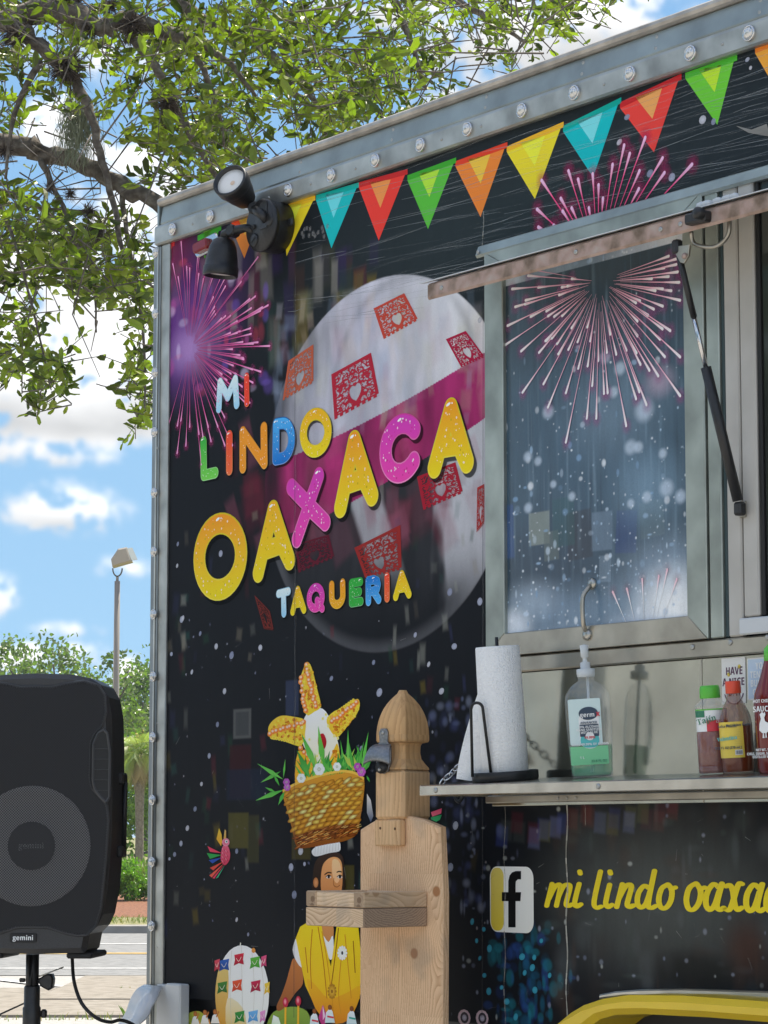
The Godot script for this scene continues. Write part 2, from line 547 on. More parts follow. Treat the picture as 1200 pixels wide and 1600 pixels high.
func paint_pane(z: float) -> ImageTexture:
	rng.seed = 23
	var lo := W2(780, 1000, z)
	var hi := W2(1080, 380, z)
	canvas(lo - Vector2(0.01, 0.01), hi + Vector2(0.01, 0.01), 520.0, z, lin("40535f"))
	stamp(930, 700, 300, 330, lin("3d5c74"), 0.6, 0.9)
	stamp(1010, 470, 190, 150, lin("1d2c3a"), 0.6, 0.9)
	stamp(860, 880, 150, 130, lin("24364a"), 0.55, 0.9)
	for k in 320:                                    # streaked dirt, runs down
		stamp(rng.randf_range(785, 1080), rng.randf_range(420, 990), rng.randf_range(1, 4), rng.randf_range(25, 120), lin(["7f9aac", "0e1a24", "3a5a70"][k % 3]), rng.randf_range(0.08, 0.34), 0.9, false, rng.randf_range(-0.03, 0.03))
	for f in [[842, 825, 17, 27, "8f988e", 0.65], [861, 852, 12, 24, "5e6a68", 0.7], [940, 829, 17, 32, "6f8396", 0.6], [945, 888, 10, 22, "7f93a4", 0.5], [1018, 810, 20, 30, "55686e", 0.55], [978, 830, 17, 35, "2a3f78", 0.5], [905, 835, 20, 40, "33323a", 0.5], [880, 815, 18, 40, "2c5a5c", 0.4], [795, 830, 8, 45, "3c5c96", 0.5]]:
		stamp(f[0], f[1], f[2], f[3], lin(f[4]), f[5], 0.1, true, rng.randf_range(-0.08, 0.08))
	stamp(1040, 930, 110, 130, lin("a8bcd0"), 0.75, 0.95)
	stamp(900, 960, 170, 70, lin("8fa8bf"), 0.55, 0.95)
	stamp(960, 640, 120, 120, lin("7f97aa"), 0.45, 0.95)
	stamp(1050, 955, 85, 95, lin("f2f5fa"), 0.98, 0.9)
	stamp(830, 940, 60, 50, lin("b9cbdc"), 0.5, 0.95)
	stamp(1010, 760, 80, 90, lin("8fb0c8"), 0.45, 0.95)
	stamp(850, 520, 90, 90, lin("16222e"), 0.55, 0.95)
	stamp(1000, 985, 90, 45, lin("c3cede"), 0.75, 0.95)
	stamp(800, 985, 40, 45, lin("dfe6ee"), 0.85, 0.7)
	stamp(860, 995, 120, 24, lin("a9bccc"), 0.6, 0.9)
	stamp(1030, 595, 34, 36, lin("b9a4b8"), 0.6, 0.9)
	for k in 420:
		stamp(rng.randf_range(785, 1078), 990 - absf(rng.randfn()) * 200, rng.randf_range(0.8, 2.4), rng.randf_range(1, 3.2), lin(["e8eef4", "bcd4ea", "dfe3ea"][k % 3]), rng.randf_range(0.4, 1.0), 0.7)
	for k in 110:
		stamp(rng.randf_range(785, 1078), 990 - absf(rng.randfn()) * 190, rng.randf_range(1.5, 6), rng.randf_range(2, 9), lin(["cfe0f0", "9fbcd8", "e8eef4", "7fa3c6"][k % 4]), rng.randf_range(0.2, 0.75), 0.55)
	for f in [[1006, 640, 20], [985, 698, 13], [997, 698, 10], [1035, 708, 9], [1041, 762, 15], [1010, 776, 10], [985, 786, 8], [1063, 775, 12], [856, 643, 12], [893, 775, 8], [824, 713, 9], [840, 720, 8], [825, 793, 9], [864, 756, 7], [945, 558, 11], [968, 575, 12], [958, 612, 10]]:
		stamp(f[0], f[1], f[2], f[2] * 1.25, lin("c9d9ea"), 0.62, 0.7)
	return canvas_texture(0.16)

func pv(st: SurfaceTool, p: Vector2, z: float, c: Color) -> void:
	st.set_normal(Vector3.BACK)
	st.set_color(c)
	st.add_vertex(Vector3(p.x, p.y, z * 0.5 if z < 0.011 else 0.0122 + (z - 0.0122) * 0.5))

func ptri(st: SurfaceTool, a: Vector2, b: Vector2, c: Vector2, z: float, ca: Color, cb: Color, cc: Color) -> void:
	if (b - a).cross(c - a) > 0:
		pv(st, a, z, ca); pv(st, c, z, cc); pv(st, b, z, cb)
	else:
		pv(st, a, z, ca); pv(st, b, z, cb); pv(st, c, z, cc)

# filled outline, shaded from top to bottom colour
func dpoly(st: SurfaceTool, pts: PackedVector2Array, z: float, top: Color, bottom: Color) -> void:
	var t := Geometry2D.triangulate_polygon(pts)
	if t.is_empty():
		return
	var y0 := 1e9
	var y1 := -1e9
	for p in pts:
		y0 = minf(y0, p.y); y1 = maxf(y1, p.y)
	for i in range(0, t.size(), 3):
		var v := []
		for k in 3:
			var p := pts[t[i + k]]
			v.append([p, bottom.lerp(top, (p.y - y0) / maxf(1e-6, y1 - y0))])
		ptri(st, v[0][0], v[1][0], v[2][0], z, v[0][1], v[1][1], v[2][1])

func disc(st: SurfaceTool, c: Vector2, rx: float, ry: float, z: float, cin: Color, cout: Color, n := 14, rot := 0.0) -> void:
	for k in n:
		var a := TAU * k / n
		var b := TAU * (k + 1) / n
		ptri(st, c, c + Vector2(cos(a) * rx, sin(a) * ry).rotated(rot), c + Vector2(cos(b) * rx, sin(b) * ry).rotated(rot), z, cin, cout, cout)

func strip(st: SurfaceTool, a: Vector2, b: Vector2, wa: float, wb: float, z: float, ca: Color, cb: Color) -> void:
	var n := (b - a).normalized().orthogonal() * 0.5
	ptri(st, a + n * wa, b + n * wb, b - n * wb, z, ca, cb, cb)
	ptri(st, a + n * wa, b - n * wb, a - n * wa, z, ca, cb, ca)

func pxpoly(pts: Array, z := 0.0) -> PackedVector2Array:
	var o := PackedVector2Array()
	for i in range(0, pts.size(), 2):
		o.append(W2(pts[i], pts[i + 1], z))
	return o

func smooth_poly(p: PackedVector2Array, sub := 4) -> PackedVector2Array:
	var o := PackedVector2Array()
	var n := p.size()
	for i in n:
		for k in sub:
			o.append(p[i].cubic_interpolate(p[(i + 1) % n], p[(i + n - 1) % n], p[(i + 2) % n], float(k) / sub))
	return o

# outlines of one pen stroke; holes are joined to the outline by a seam
func pen(path: PackedVector2Array, r: float) -> PackedVector2Array:
	var big := PackedVector2Array()
	for p in path: big.append(p * 2000.0)
	var polys := []
	for p in Geometry2D.offset_polyline(big, r * 2000.0, Geometry2D.JOIN_ROUND, Geometry2D.END_ROUND):
		var sm := PackedVector2Array()
		for v in p: sm.append(v / 2000.0)
		polys.append(sm)
	var outer := PackedVector2Array()
	var holes := []
	for p in polys:
		if Geometry2D.is_polygon_clockwise(p): holes.append(p)
		elif p.size() > outer.size(): outer = p
	for h in holes:
		var best := [1e9, 0, 0]
		for i in outer.size():
			for j in h.size():
				var d: float = outer[i].distance_squared_to(h[j])
				if d < best[0]: best = [d, i, j]
		var o := PackedVector2Array()
		for i in best[1] + 1: o.append(outer[i])
		for j in h.size() + 1: o.append(h[(best[2] + j) % h.size()])
		for i in range(best[1], outer.size()): o.append(outer[i])
		outer = o
	return outer

func simplify(p: PackedVector2Array, tol: float) -> PackedVector2Array:
	var o := PackedVector2Array()
	for v in p:
		if o.is_empty() or o[-1].distance_to(v) > tol: o.append(v)
	return o

const GLYPH := {
	"M": [0, 1, 0.06, 0, 0.5, 0.62, 0.94, 0, 1, 1], "I": [0.5, 0, 0.5, 1], "L": [0, 0, 0, 1, 1, 1], "N": [0, 1, 0, 0, 1, 1, 1, 0],
	"D": [0, 0, 0, 1, 0.4, 1, 0.8, 0.84, 1, 0.5, 0.8, 0.16, 0.4, 0, 0, 0], "A": [0, 1, 0.5, 0, 1, 1, 0.8, 0.66, 0.2, 0.66],
	"X": [0, 0, 1, 1, 0.5, 0.5, 1, 0, 0, 1], "C": [0.95, 0.22, 0.78, 0.06, 0.5, 0, 0.2, 0.12, 0.03, 0.35, 0, 0.58, 0.12, 0.85, 0.4, 1, 0.72, 0.95, 0.95, 0.78],
	"T": [0, 0, 1, 0, 0.5, 0, 0.5, 1], "U": [0, 0, 0, 0.65, 0.14, 0.92, 0.5, 1, 0.86, 0.92, 1, 0.65, 1, 0],
	"E": [1, 0, 0, 0, 0, 0.5, 0.85, 0.5, 0, 0.5, 0, 1, 1, 1], "R": [0, 1, 0, 0, 0.6, 0, 0.93, 0.1, 1, 0.28, 0.88, 0.48, 0.5, 0.54, 0, 0.54, 0.5, 0.54, 1, 1],
	"f": [1, 0.06, 0.75, 0, 0.52, 0.08, 0.45, 0.25, 0.45, 0.36, 0.0, 0.36, 0.95, 0.36, 0.45, 0.36, 0.45, 1.0],
}

func glyph_path(g: String) -> PackedVector2Array:
	var u := PackedVector2Array()
	if g == "O" or g == "Q":
		for i in 33:
			var a := TAU * i / 32 + (0.8 if g == "Q" else 0.0)
			u.append(Vector2(0.5 + cos(a) * 0.5, 0.5 + sin(a) * 0.5))
		if g == "Q":
			u.append(Vector2(0.62, 0.66)); u.append(Vector2(1.0, 1.08))
		return u
	if g == "C":
		for i in 29:
			var a := lerpf(0.72, TAU - 0.72, i / 28.0)
			u.append(Vector2(0.5 + cos(a) * 0.52, 0.5 + sin(a) * 0.5))
		return u
	if g == "D":
		u.append(Vector2(0, 0)); u.append(Vector2(0, 1)); u.append(Vector2(0.35, 1))
		for i in 17:
			var a := PI / 2 - PI * i / 16.0
			u.append(Vector2(0.4 + cos(a) * 0.6, 0.5 + sin(a) * 0.5))
		u.append(Vector2(0, 0))
		return u
	if g == "U":
		u.append(Vector2(0, 0))
		for i in 15:
			var a := PI - PI * i / 14.0
			u.append(Vector2(0.5 + cos(a) * 0.5, 0.58 + sin(a) * 0.42))
		u.append(Vector2(1, 0))
		return u
	var a: Array = GLYPH[g]
	for i in range(0, a.size(), 2):
		u.append(Vector2(a[i], a[i + 1]))
	return u

# one bubble letter: q = corners tl, tr, br, bl in survey pixels, r = half the stroke in metres
func bubble(parent: Node, label: String, g: String, q: Array, r: float, top: Color, bottom: Color, z0: float) -> void:
	var tl := W2(q[0], q[1]); var tr := W2(q[2], q[3]); var br := W2(q[4], q[5]); var bl := W2(q[6], q[7])
	var w := (tr - tl).length() * 0.5 + (br - bl).length() * 0.5
	var h := (bl - tl).length() * 0.5 + (br - tr).length() * 0.5
	var mu := minf(r / w, 0.49)
	var mv := minf(r / h, 0.49)
	var path := PackedVector2Array()
	for p in glyph_path(g):
		var u := mu + p.x * (1.0 - 2.0 * mu)
		var v := mv + p.y * (1.0 - 2.0 * mv)
		path.append(tl.lerp(tr, u).lerp(bl.lerp(br, u), v))
	var st := nst()
	var o := simplify(pen(path, r), r * 0.06)
	var sh := simplify(pen(path, r * 1.05), r * 0.08)
	for i in sh.size(): sh[i] += Vector2(r * 0.35, -r * 0.35)
	dpoly(st, sh, z0, Color(0, 0, 0, 0.65), Color(0, 0, 0, 0.65))
	var edge := bottom.lerp(Color(1, 0.8, 0.3) if top.r > 0.4 and top.b < 0.3 else Color(1, 1, 1), 0.25)
	dpoly(st, o, z0 + 0.0003, bottom * 0.75 + Color(0, 0, 0, 1), edge)
	dpoly(st, simplify(pen(path, r * 0.86), r * 0.06), z0 + 0.0006, top, bottom)
	# sprinkles of paler and deeper tone, and a gloss stroke along the upper edges
	var acc := 0.0
	for i in path.size() - 1:
		var a := path[i]
		var b := path[i + 1]
		var steps := int(a.distance_to(b) / (r * 0.42)) + 1
		for k in steps:
			acc += 1.0
			var c := a.lerp(b, (k + rng.randf()) / steps) + Vector2(rng.randf_range(-1, 1), rng.randf_range(-1, 1)) * r * 0.62
			var s := r * rng.randf_range(0.035, 0.11)
			var pale := rng.randf() < 0.62
			var cc := (top.lerp(Color(1, 0.95, 0.85), 0.75) if pale else (bottom * 0.6 + Color(0.1, 0, 0, 1)))
			cc.a = 1.0
			disc(st, c, s, s * 1.15, z0 + 0.0009 + 0.00001 * (int(acc) % 20), cc, cc, 8)
	var top_i := 0
	for i in path.size():
		if path[i].y > path[top_i].y: top_i = i
	var hp := path[top_i] + Vector2(-r * 0.35, r * 0.42)
	disc(st, hp, r * 0.34, r * 0.13, z0 + 0.0012, Color(1, 1, 0.95), Color(1, 1, 0.9), 12, 0.35)
	disc(st, hp + Vector2(r * 0.55, 0.05 * r), r * 0.09, r * 0.09, z0 + 0.0012, Color(1, 1, 0.95), Color(1, 1, 0.95), 8)
	var m := part("printed_letter", st.commit(), M.ink_alpha, parent)
	m.set_meta("label", label)

# rays of a firework: heads in survey pixels, from near the centre
func burst(st: SurfaceTool, halo: SurfaceTool, c: Vector2, heads: Array, inner: float, z: float, zpix: float, w: float, near: Color, head: Color, glow: Color) -> void:
	var cc := W2(c.x, c.y, zpix)
	for i in range(0, heads.size(), 2):
		var e := W2(heads[i], heads[i + 1], zpix)
		var d := e - cc
		var s := cc + d * inner
		var zz := z + 0.00002 * (i / 2)
		strip(st, s, cc + d * 0.8, w * 0.12, w * 0.34, zz, near * 0.6, near)
		strip(st, cc + d * 0.8, e, w * 0.34, w * 0.9, zz, near, head)
		disc(st, e, w * 0.45, w * 0.45, zz + 0.0006, head, head, 10)
		var g0 := Color(glow.r, glow.g, glow.b, 0)
		disc(halo, e, w * 2.6, w * 3.0, zz - 0.0012, glow, g0, 12)

# ---------------------------------------------------------------- the trailer
func rivet(parent: Node, p: Vector3, r := 0.006, dirz := true) -> void:
	var xf := Transform3D(Basis(Vector3.RIGHT, PI / 2), p)
	part("rivet", S.rivet, M.bolt, parent, xf.scaled_local(Vector3.ONE * (r / 0.006)))

var S := {}

func marker(parent: Node, p: Vector3, r: float) -> void:
	var xf := Transform3D(Basis(Vector3.RIGHT, PI / 2).scaled(Vector3.ONE * r), p)
	var b := part("marker_light", S.bezel, M.chrome, parent, xf)
	part("lens", S.lens, M.lens, b)

# x-long extrusion: section points are (z, y)
func rail(x0: float, x1: float, sec: Array, mat_: Material, called: String, parent: Node, y0 := 0.0) -> MeshInstance3D:
	var p := PackedVector2Array()
	for s in sec: p.append(Vector2(s[0], s[1] + y0))
	# section drawn in xy, laid along x
	var xf := Transform3D(Basis(Vector3(0, 0, 1), Vector3(0, 1, 0), Vector3(-1, 0, 0)), Vector3(x1, 0, 0))
	return part(called, slabm(p, 0.0, x1 - x0, 0.0, xf), mat_, parent)

func build_truck() -> Node3D:
	S.rivet = lathem([Vector2(0.006, 0), Vector2(0.0052, 0.002), Vector2(0.0028, 0.0034), Vector2(0.0012, 0.0024), Vector2(0, 0.0023)], 10)
	S.bezel = lathem([Vector2(1.0, 0), Vector2(1.0, 0.25), Vector2(0.92, 0.38), Vector2(0.80, 0.36), Vector2(0.76, 0.22), Vector2(0, 0.2)], 20)
	S.lens = lathem([Vector2(0.76, 0.24), Vector2(0.68, 0.46), Vector2(0.45, 0.66), Vector2(0.2, 0.74), Vector2(0, 0.76)], 16)
	var t := thing("food_trailer", "black food trailer with printed fireworks, bunting and bubble lettering, steel serving window and shelf", "food trailer")
	var L := 4.6
	var yr := W(600, 252).y                       # line of marker lights
	var top := yr + 0.100
	# body and printed skin
	part("body", spanm(Vector3(0.02, 0.55, -2.2), Vector3(L, top - 0.02, -0.032), 0.02), M.dark_paint, t)
	var st := nst()
	var x1 := 2.45
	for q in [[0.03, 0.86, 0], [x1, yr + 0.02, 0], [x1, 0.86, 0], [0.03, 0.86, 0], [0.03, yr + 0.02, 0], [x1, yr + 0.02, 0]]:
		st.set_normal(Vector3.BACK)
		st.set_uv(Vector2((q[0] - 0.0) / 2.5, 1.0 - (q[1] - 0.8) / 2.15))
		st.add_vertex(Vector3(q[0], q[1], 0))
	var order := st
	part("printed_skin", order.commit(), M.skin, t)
	part("skin_edge", spanm(Vector3(0.03, 0.86, -0.03), Vector3(L, yr + 0.02, -0.004), 0.001), M.dark_paint, t)
	part("side_panel", spanm(Vector3(x1, 0.86, -0.004), Vector3(L, yr + 0.02, 0.0), 0.001), M.dark_paint, t)
	part("underframe", spanm(Vector3(0.1, 0.42, -2.1), Vector3(L - 0.1, 0.56, -0.05), 0.01), M.dark_paint, t)
	# roof edge: flat strip with the lights, set-back fascia, rolled lip
	rail(-0.012, L, [[-0.02, -0.026], [0.012, -0.026], [0.018, -0.022], [0.018, 0.018], [0.015, 0.024], [0.007, 0.028], [-0.02, 0.028]], M.galv, "marker_strip", t, yr)
	rail(-0.006, L, [[-0.03, 0.0285], [0.002, 0.0285], [0.004, 0.034], [-0.003, 0.078], [-0.03, 0.079]], M.galv_blue, "roof_fascia", t, yr)
	rail(-0.012, L, [[-0.06, 0.0795], [0.003, 0.0795], [0.009, 0.083], [0.012, 0.089], [0.011, 0.096], [0.006, 0.100], [-0.06, 0.1005]], M.galv_rust, "roof_lip", t, yr)
	part("roof", spanm(Vector3(0.0, top - 0.02, -2.2), Vector3(L, top + 0.002, -0.062), 0.004), M.galv, t)
	part("corner_cap", spanm(Vector3(-0.02, yr - 0.03, -0.06), Vector3(-0.0125, yr + 0.1, 0.006), 0.002), M.galv_blue, t)
	# corner post with its row of lights
	var yb := W(240, 1545).y
	var xa := W(240, 1000).x
	var xb := W(262, 1000).x
	part("corner_post", spanm(Vector3(xa - 0.004, yb - 0.6, -0.05), Vector3(xa + (xb - xa) * 0.42, yr - 0.027, 0.010), 0.003), M.galv_dark, t)
	part("post_bead", spanm(Vector3(xa + (xb - xa) * 0.28, yb - 0.6, 0.0102), Vector3(xa + (xb - xa) * 0.36, yr - 0.03, 0.0135), 0.001), M.steel, t)
	part("post_flange", spanm(Vector3(xa + (xb - xa) * 0.425, yb - 0.6, -0.01), Vector3(xb, yr - 0.0265, 0.006), 0.002), M.galv, t)
	part("post_side", spanm(Vector3(xa - 0.006, yb - 0.6, -2.2), Vector3(xa - 0.0042, yr - 0.027, -0.02), 0.001), M.galv_dark, t)
	for y in [395.0, 490.0, 582.0, 675.0, 770.0, 862.0, 960.0, 1057.0, 1152.0, 1250.0, 1347.0, 1447.0]:
		var p := W(244.0 - (y - 395.0) * 0.006, y, 0.011)
		marker(t, Vector3(p.x, p.y, 0.0105), 0.0135)
	for x in [271.0, 330.0, 390.0, 452.0, 519.0, 588.0, 658.5, 732.0, 817.0, 899.0, 986.0, 1080.5, 1172.0]:
		marker(t, Vector3(W(x, 363.0 - (x - 271.0) * 0.3396, 0.018).x, yr, 0.0185), 0.0165)
	for x in [301.0, 690.0, 752.0, 945.0, 1132.0, 420.0, 485.0, 555.0]:
		rivet(t, Vector3(W(x, 300, 0.018).x, yr - 0.002, 0.0182), 0.004)
	for x in [468.0, 612.0, 758.0, 910.0, 1026.0, 1190.0]:
		for dy in [0.043, 0.068]:
			rivet(t, Vector3(W(x, 240, 0.003).x, yr + dy, 0.0025 - (dy - 0.034) * 0.15), 0.005)
	for y in [1130.0, 1205.0, 1480.0, 700.0]:
		rivet(t, W(246, y, 0.0137) , 0.003)
	# painted corner guard at the foot of the post and the bent cover beside it
	part("corner_guard", spanm(W(257, 1600, 0.03) + Vector3(0, -0.3, -0.03), Vector3(W(281, 1540, 0.03).x, W(268, 1537, 0.03).y, 0.03), 0.004), M.white_dull, t)
	part("guard_flange", spanm(Vector3(W(245, 1540, 0.02).x, W(268, 1545, 0.03).y - 0.5, -0.05), Vector3(W(257, 1540, 0.03).x - 0.003, W(268, 1540, 0.03).y, 0.022), 0.003), M.white_dull, t)
	var cs := nst(true)
	var secs := []
	# a sheet that leans outwards and flares near the ground
	var ea := smooth_path([W(226, 1538, 0.02), W(213, 1546, 0.05), W(203, 1562, 0.07), W(196, 1582, 0.09), W(184, 1600, 0.11), W(176, 1606, 0.12)], 3)
	var eb := smooth_path([W(251, 1541, 0.03), W(245, 1556, 0.06), W(236, 1572, 0.085), W(230, 1586, 0.10), W(217, 1598, 0.12), W(206, 1606, 0.13)], 3)
	for k in ea.size(): secs.append([ea[k], eb[k]])
	for k in secs.size() - 1:
		quad(cs, secs[k][0], secs[k + 1][0], secs[k + 1][1], secs[k][1])
		var d := Vector3(0, -0.004, -0.004)
		quad(cs, secs[k][0] + d, secs[k][1] + d, secs[k + 1][1] + d, secs[k + 1][0] + d)
		quad(cs, secs[k][1], secs[k + 1][1], secs[k + 1][1] + d, secs[k][1] + d)
		quad(cs, secs[k][0], secs[k][0] + d, secs[k + 1][0] + d, secs[k + 1][0])
	part("bent_cover", fin(cs), M.white_gloss, t)
	# red side lamp
	var rl := W(323, 383, 0.01)
	var lamp := part("side_lamp", slabm(round_rect(0.105, 0.043, 0.014), 0.0, 0.012, 0.003, Transform3D(Basis(Vector3.BACK, 0.10), Vector3(rl.x, rl.y, 0.002))), M.chrome, t)
	part("red_lens", slabm(round_rect(0.066, 0.028, 0.010), 0.0, 0.012, 0.004, Transform3D(Basis(Vector3.BACK, 0.10), Vector3(rl.x - 0.012, rl.y - 0.001, 0.0145))), M.red_lens, lamp)
	# ------------------------------------------------ serving window
	var zf := 0.022
	var fx0 := W(758, 900, zf).x
	var fx1 := W(1104, 900, zf).x
	var fy0 := W(950, 1011, zf).y
	var fy1 := W(900, 420, zf).y + 0.09
	var px0 := W(787, 900, zf).x
	var px1 := W(1071, 800, zf).x
	var py0 := W(930, 976, zf).y
	var py1 := fy1 - 0.035
	var poly := func(a: Array) -> PackedVector2Array:
		var o := PackedVector2Array()
		for v in a: o.append(v)
		return o
	var wf := part("window_frame", slabm(poly.call([Vector2(fx0, fy0), Vector2(px0, py0), Vector2(px0, py1), Vector2(fx0, fy1)]), 0.0, zf, 0.002), M.galv_green, t)
	part("frame_side", slabm(poly.call([Vector2(fx1, fy0), Vector2(px1, py0), Vector2(px1, py1), Vector2(fx1, fy1)]), 0.0, zf, 0.002), M.galv_green, wf)
	part("frame_sill", slabm(poly.call([Vector2(fx0, fy0), Vector2(fx1, fy0), Vector2(px1, py0), Vector2(px0, py0)]), 0.0, zf, 0.002), M.steel_brown, wf)
	part("frame_head", slabm(poly.call([Vector2(fx0, fy1), Vector2(fx1, fy1), Vector2(px1, py1), Vector2(px0, py1)]), 0.0, zf, 0.002), M.galv_green, wf)
	# printed pane
	st = nst()
	var zp := 0.012
	for q in [[px0, py0], [px1, py1], [px1, py0], [px0, py0], [px0, py1], [px1, py1]]:
		st.set_normal(Vector3.BACK)
		st.set_uv(Vector2((q[0] - pane_lo.x) / pane_size.x, 1.0 - (q[1] - pane_lo.y) / pane_size.y))
		st.add_vertex(Vector3(q[0], q[1], zp))
	var pane := part("printed_window", st.commit(), M.pane, t)
	var hl := W(920, 912, zf)
	var hb := W(918, 992, zf)
	part("pull_handle", tubem(smooth_path([Vector3(hl.x, hl.y, zp), Vector3(hl.x, hl.y - 0.010, zp + 0.012), Vector3(hl.x - 0.003, hl.y - 0.030, zp + 0.024), Vector3(hl.x - 0.003, hb.y + 0.030, zp + 0.024), Vector3(hb.x, hb.y + 0.010, zp + 0.016), Vector3(hb.x, hb.y, zp)], 5), [0.0048], 8), M.steel_brown, pane)
	for p in [hl, hb]:
		var lug := part("handle_lug", lathem([Vector2(0.012, 0), Vector2(0.012, 0.004), Vector2(0.005, 0.007), Vector2(0, 0.007)], 14), M.steel, pane, Transform3D(Basis(Vector3.RIGHT, PI / 2), Vector3(p.x, p.y, zf if p == hb else zp)))
		lug.set_meta("label", "round screwed end of the pull handle")
	# lower rails and steel backsplash
	var ry := W(900, 1043, 0.016).y
	part("window_rail", spanm(Vector3(fx0, ry, 0.0), Vector3(2.45, fy0 - 0.002, 0.016), 0.003), M.steel_brown, t)
	for q in [[1082, 1011], [1141, 1004], [1199, 996]]:
		rivet(t, W(q[0], q[1], 0.0162), 0.006)
	var ly := W(900, 1250).y
	part("backsplash", spanm(Vector3(fx0, ly - 0.01, 0.0), Vector3(2.45, ry - 0.001, 0.006), 0.001), M.backsplash, t)
	part("backsplash_seam", spanm(Vector3(W(1100, 1100).x, ly - 0.01, 0.006), Vector3(W(1101.5, 1100).x, ry - 0.001, 0.0075), 0.0005), M.steel_brown, t)
	# jambs right of the window
	part("jamb", spanm(Vector3(fx1 + 0.004, fy0, 0.0), Vector3(W(1127, 800, 0.018).x, fy1, 0.018), 0.002), M.galv_green, t)
	part("jamb_channel", spanm(Vector3(W(1127, 800).x + 0.002, fy0, 0.0), Vector3(W(1137, 800).x, fy1, 0.006), 0.002), M.steel_brown, t)
	part("jamb_gasket", spanm(Vector3(W(1137, 800).x + 0.001, fy0, 0.0), Vector3(W(1143, 800).x, fy1, 0.012), 0.002), M.teal_dark, t)
	part("slider_stile", spanm(Vector3(W(1143, 800).x + 0.001, fy0, 0.0), Vector3(W(1160, 800, 0.01).x, fy1, 0.014), 0.003), M.cream, t)
	part("slider_gap", spanm(Vector3(W(1160, 800, 0.01).x + 0.0005, fy0, 0.0), Vector3(W(1163, 800, 0.01).x, fy1, 0.004), 0.0005), M.black, t)
	part("slider_frame", spanm(Vector3(W(1163, 800, 0.01).x + 0.0005, fy0 + 0.035, 0.0), Vector3(W(1187, 800, 0.01).x, fy1, 0.016), 0.003), M.cream, t)
	part("slider_sill", spanm(Vector3(W(1152, 800, 0.02).x, fy0 + 0.001, 0.0145), Vector3(2.45, fy0 + 0.033, 0.022), 0.003), M.white_dull, t)
	part("slider_edge", spanm(Vector3(W(1187, 800, 0.01).x + 0.001, fy0 + 0.035, 0.0), Vector3(W(1194, 800, 0.01).x, fy1, 0.012), 0.002), M.black, t)
	part("slider_glass", spanm(Vector3(W(1194, 800, 0.01).x + 0.001, fy0 + 0.035, 0.002), Vector3(2.45, fy1, 0.006), 0.0005), M.dark_glass, t)
	# ------------------------------------------------ drip rail over the window, raised flap, gas strut
	var dy := W(972, 329, 0.02).y
	rail(W(745, 399, 0.02).x, 2.45, [[0.0, -0.014], [0.020, -0.016], [0.024, -0.010], [0.016, 0.010], [0.008, 0.014], [0.0, 0.014]], M.galv_green, "drip_rail", t, dy)
	rivet(t, Vector3(W(749, 399, 0.02).x, dy - 0.004, 0.0235), 0.005)
	var zo := 0.17
	var fa := W(670, 453, zo)                       # middle of the flap's outer edge, far end
	var fb := W(1200, 318, zo)
	var fy := (fa.y + fb.y) * 0.5
	var hy := fy + 0.075
	var flap := rail(fa.x, 2.45, [[zo, -0.018], [zo + 0.003, -0.013], [zo + 0.003, 0.013], [zo - 0.002, 0.018], [zo - 0.018, 0.024], [zo - 0.014, -0.008]], M.rusty, "window_flap", t, fy)
	flap.set_meta("label", "raised service flap with a rusty pinkish edge")
	rail(fa.x + 0.012, 2.45, [[0.026, 0.055], [zo - 0.019, 0.0], [zo - 0.019, 0.016], [0.026, 0.069]], M.steel, "flap_panel", flap, fy)
	rail(fa.x - 0.03, 2.45, [[0.02, 0.0735], [zo - 0.02, 0.0265], [zo + 0.006, 0.0205], [zo + 0.006, 0.0225], [zo - 0.02, 0.0285], [0.02, 0.0755]], M.white_dull, "flap_top_sheet", flap, fy)
	for q in [690.0, 1033.0, 1064.0, 900.0]:
		var v := W(q, 400, zo + 0.003)
		rivet(flap, Vector3(v.x, fy, zo + 0.0032), 0.0055)
	var lk := W(1090, 353, zo + 0.012)
	var latch := part("flap_latch", slabm(round_rect(0.058, 0.022, 0.006), 0.0, 0.018, 0.004, Transform3D(Basis(Vector3.BACK, -0.04), Vector3(lk.x, fy + 0.0, zo + 0.0035))), M.black_plastic, flap)
	part("latch_knob", lathem([Vector2(0.012, 0), Vector2(0.012, 0.012), Vector2(0.008, 0.017), Vector2(0, 0.017)], 14), M.black_plastic, latch, Transform3D(Basis(Vector3.RIGHT, PI / 2), Vector3(lk.x + 0.02, fy + 0.003, zo + 0.021)))
	var hx := W(1100, 380, zo - 0.03).x
	part("flap_grip", tubem(smooth_path([Vector3(hx - 0.03, fy - 0.01, zo - 0.025), Vector3(hx - 0.025, fy - 0.035, zo - 0.03), Vector3(hx + 0.03, fy - 0.05, zo - 0.03), Vector3(hx + 0.065, fy - 0.035, zo - 0.03), Vector3(hx + 0.07, fy - 0.002, zo - 0.03)], 5), [0.0042], 8), M.steel_brown, flap)
	var foam := nst(true)
	rng.seed = 5
	for k in 14:
		var q := W(rng.randf_range(1080, 1142), 330, zo - 0.01)
		var rr := rng.randf_range(0.004, 0.009)
		lathe(foam, [Vector2(0, -rr), Vector2(rr, -rr * 0.3), Vector2(rr * 0.8, rr * 0.4), Vector2(0, rr * 0.8)], 8, Transform3D(Basis(), Vector3(q.x, fy + 0.034, zo - 0.02)), 1.5)
	part("sealant_crumb", fin(foam), M.white_dull, flap)
	# strut
	var sx := W(1156, 795, 0.03)
	var stop := W(1064, 392, zo - 0.03)
	var s0 := Vector3(stop.x, fy - 0.035, zo - 0.02)
	var s1 := Vector3(sx.x, sx.y, 0.03)
	var br := part("strut_bracket", slabm(pxpoly([1051, 386, 1079, 382, 1077, 400, 1070, 412, 1064, 410], zo - 0.018), zo - 0.020, zo - 0.015, 0.0008), M.steel_brown, flap)
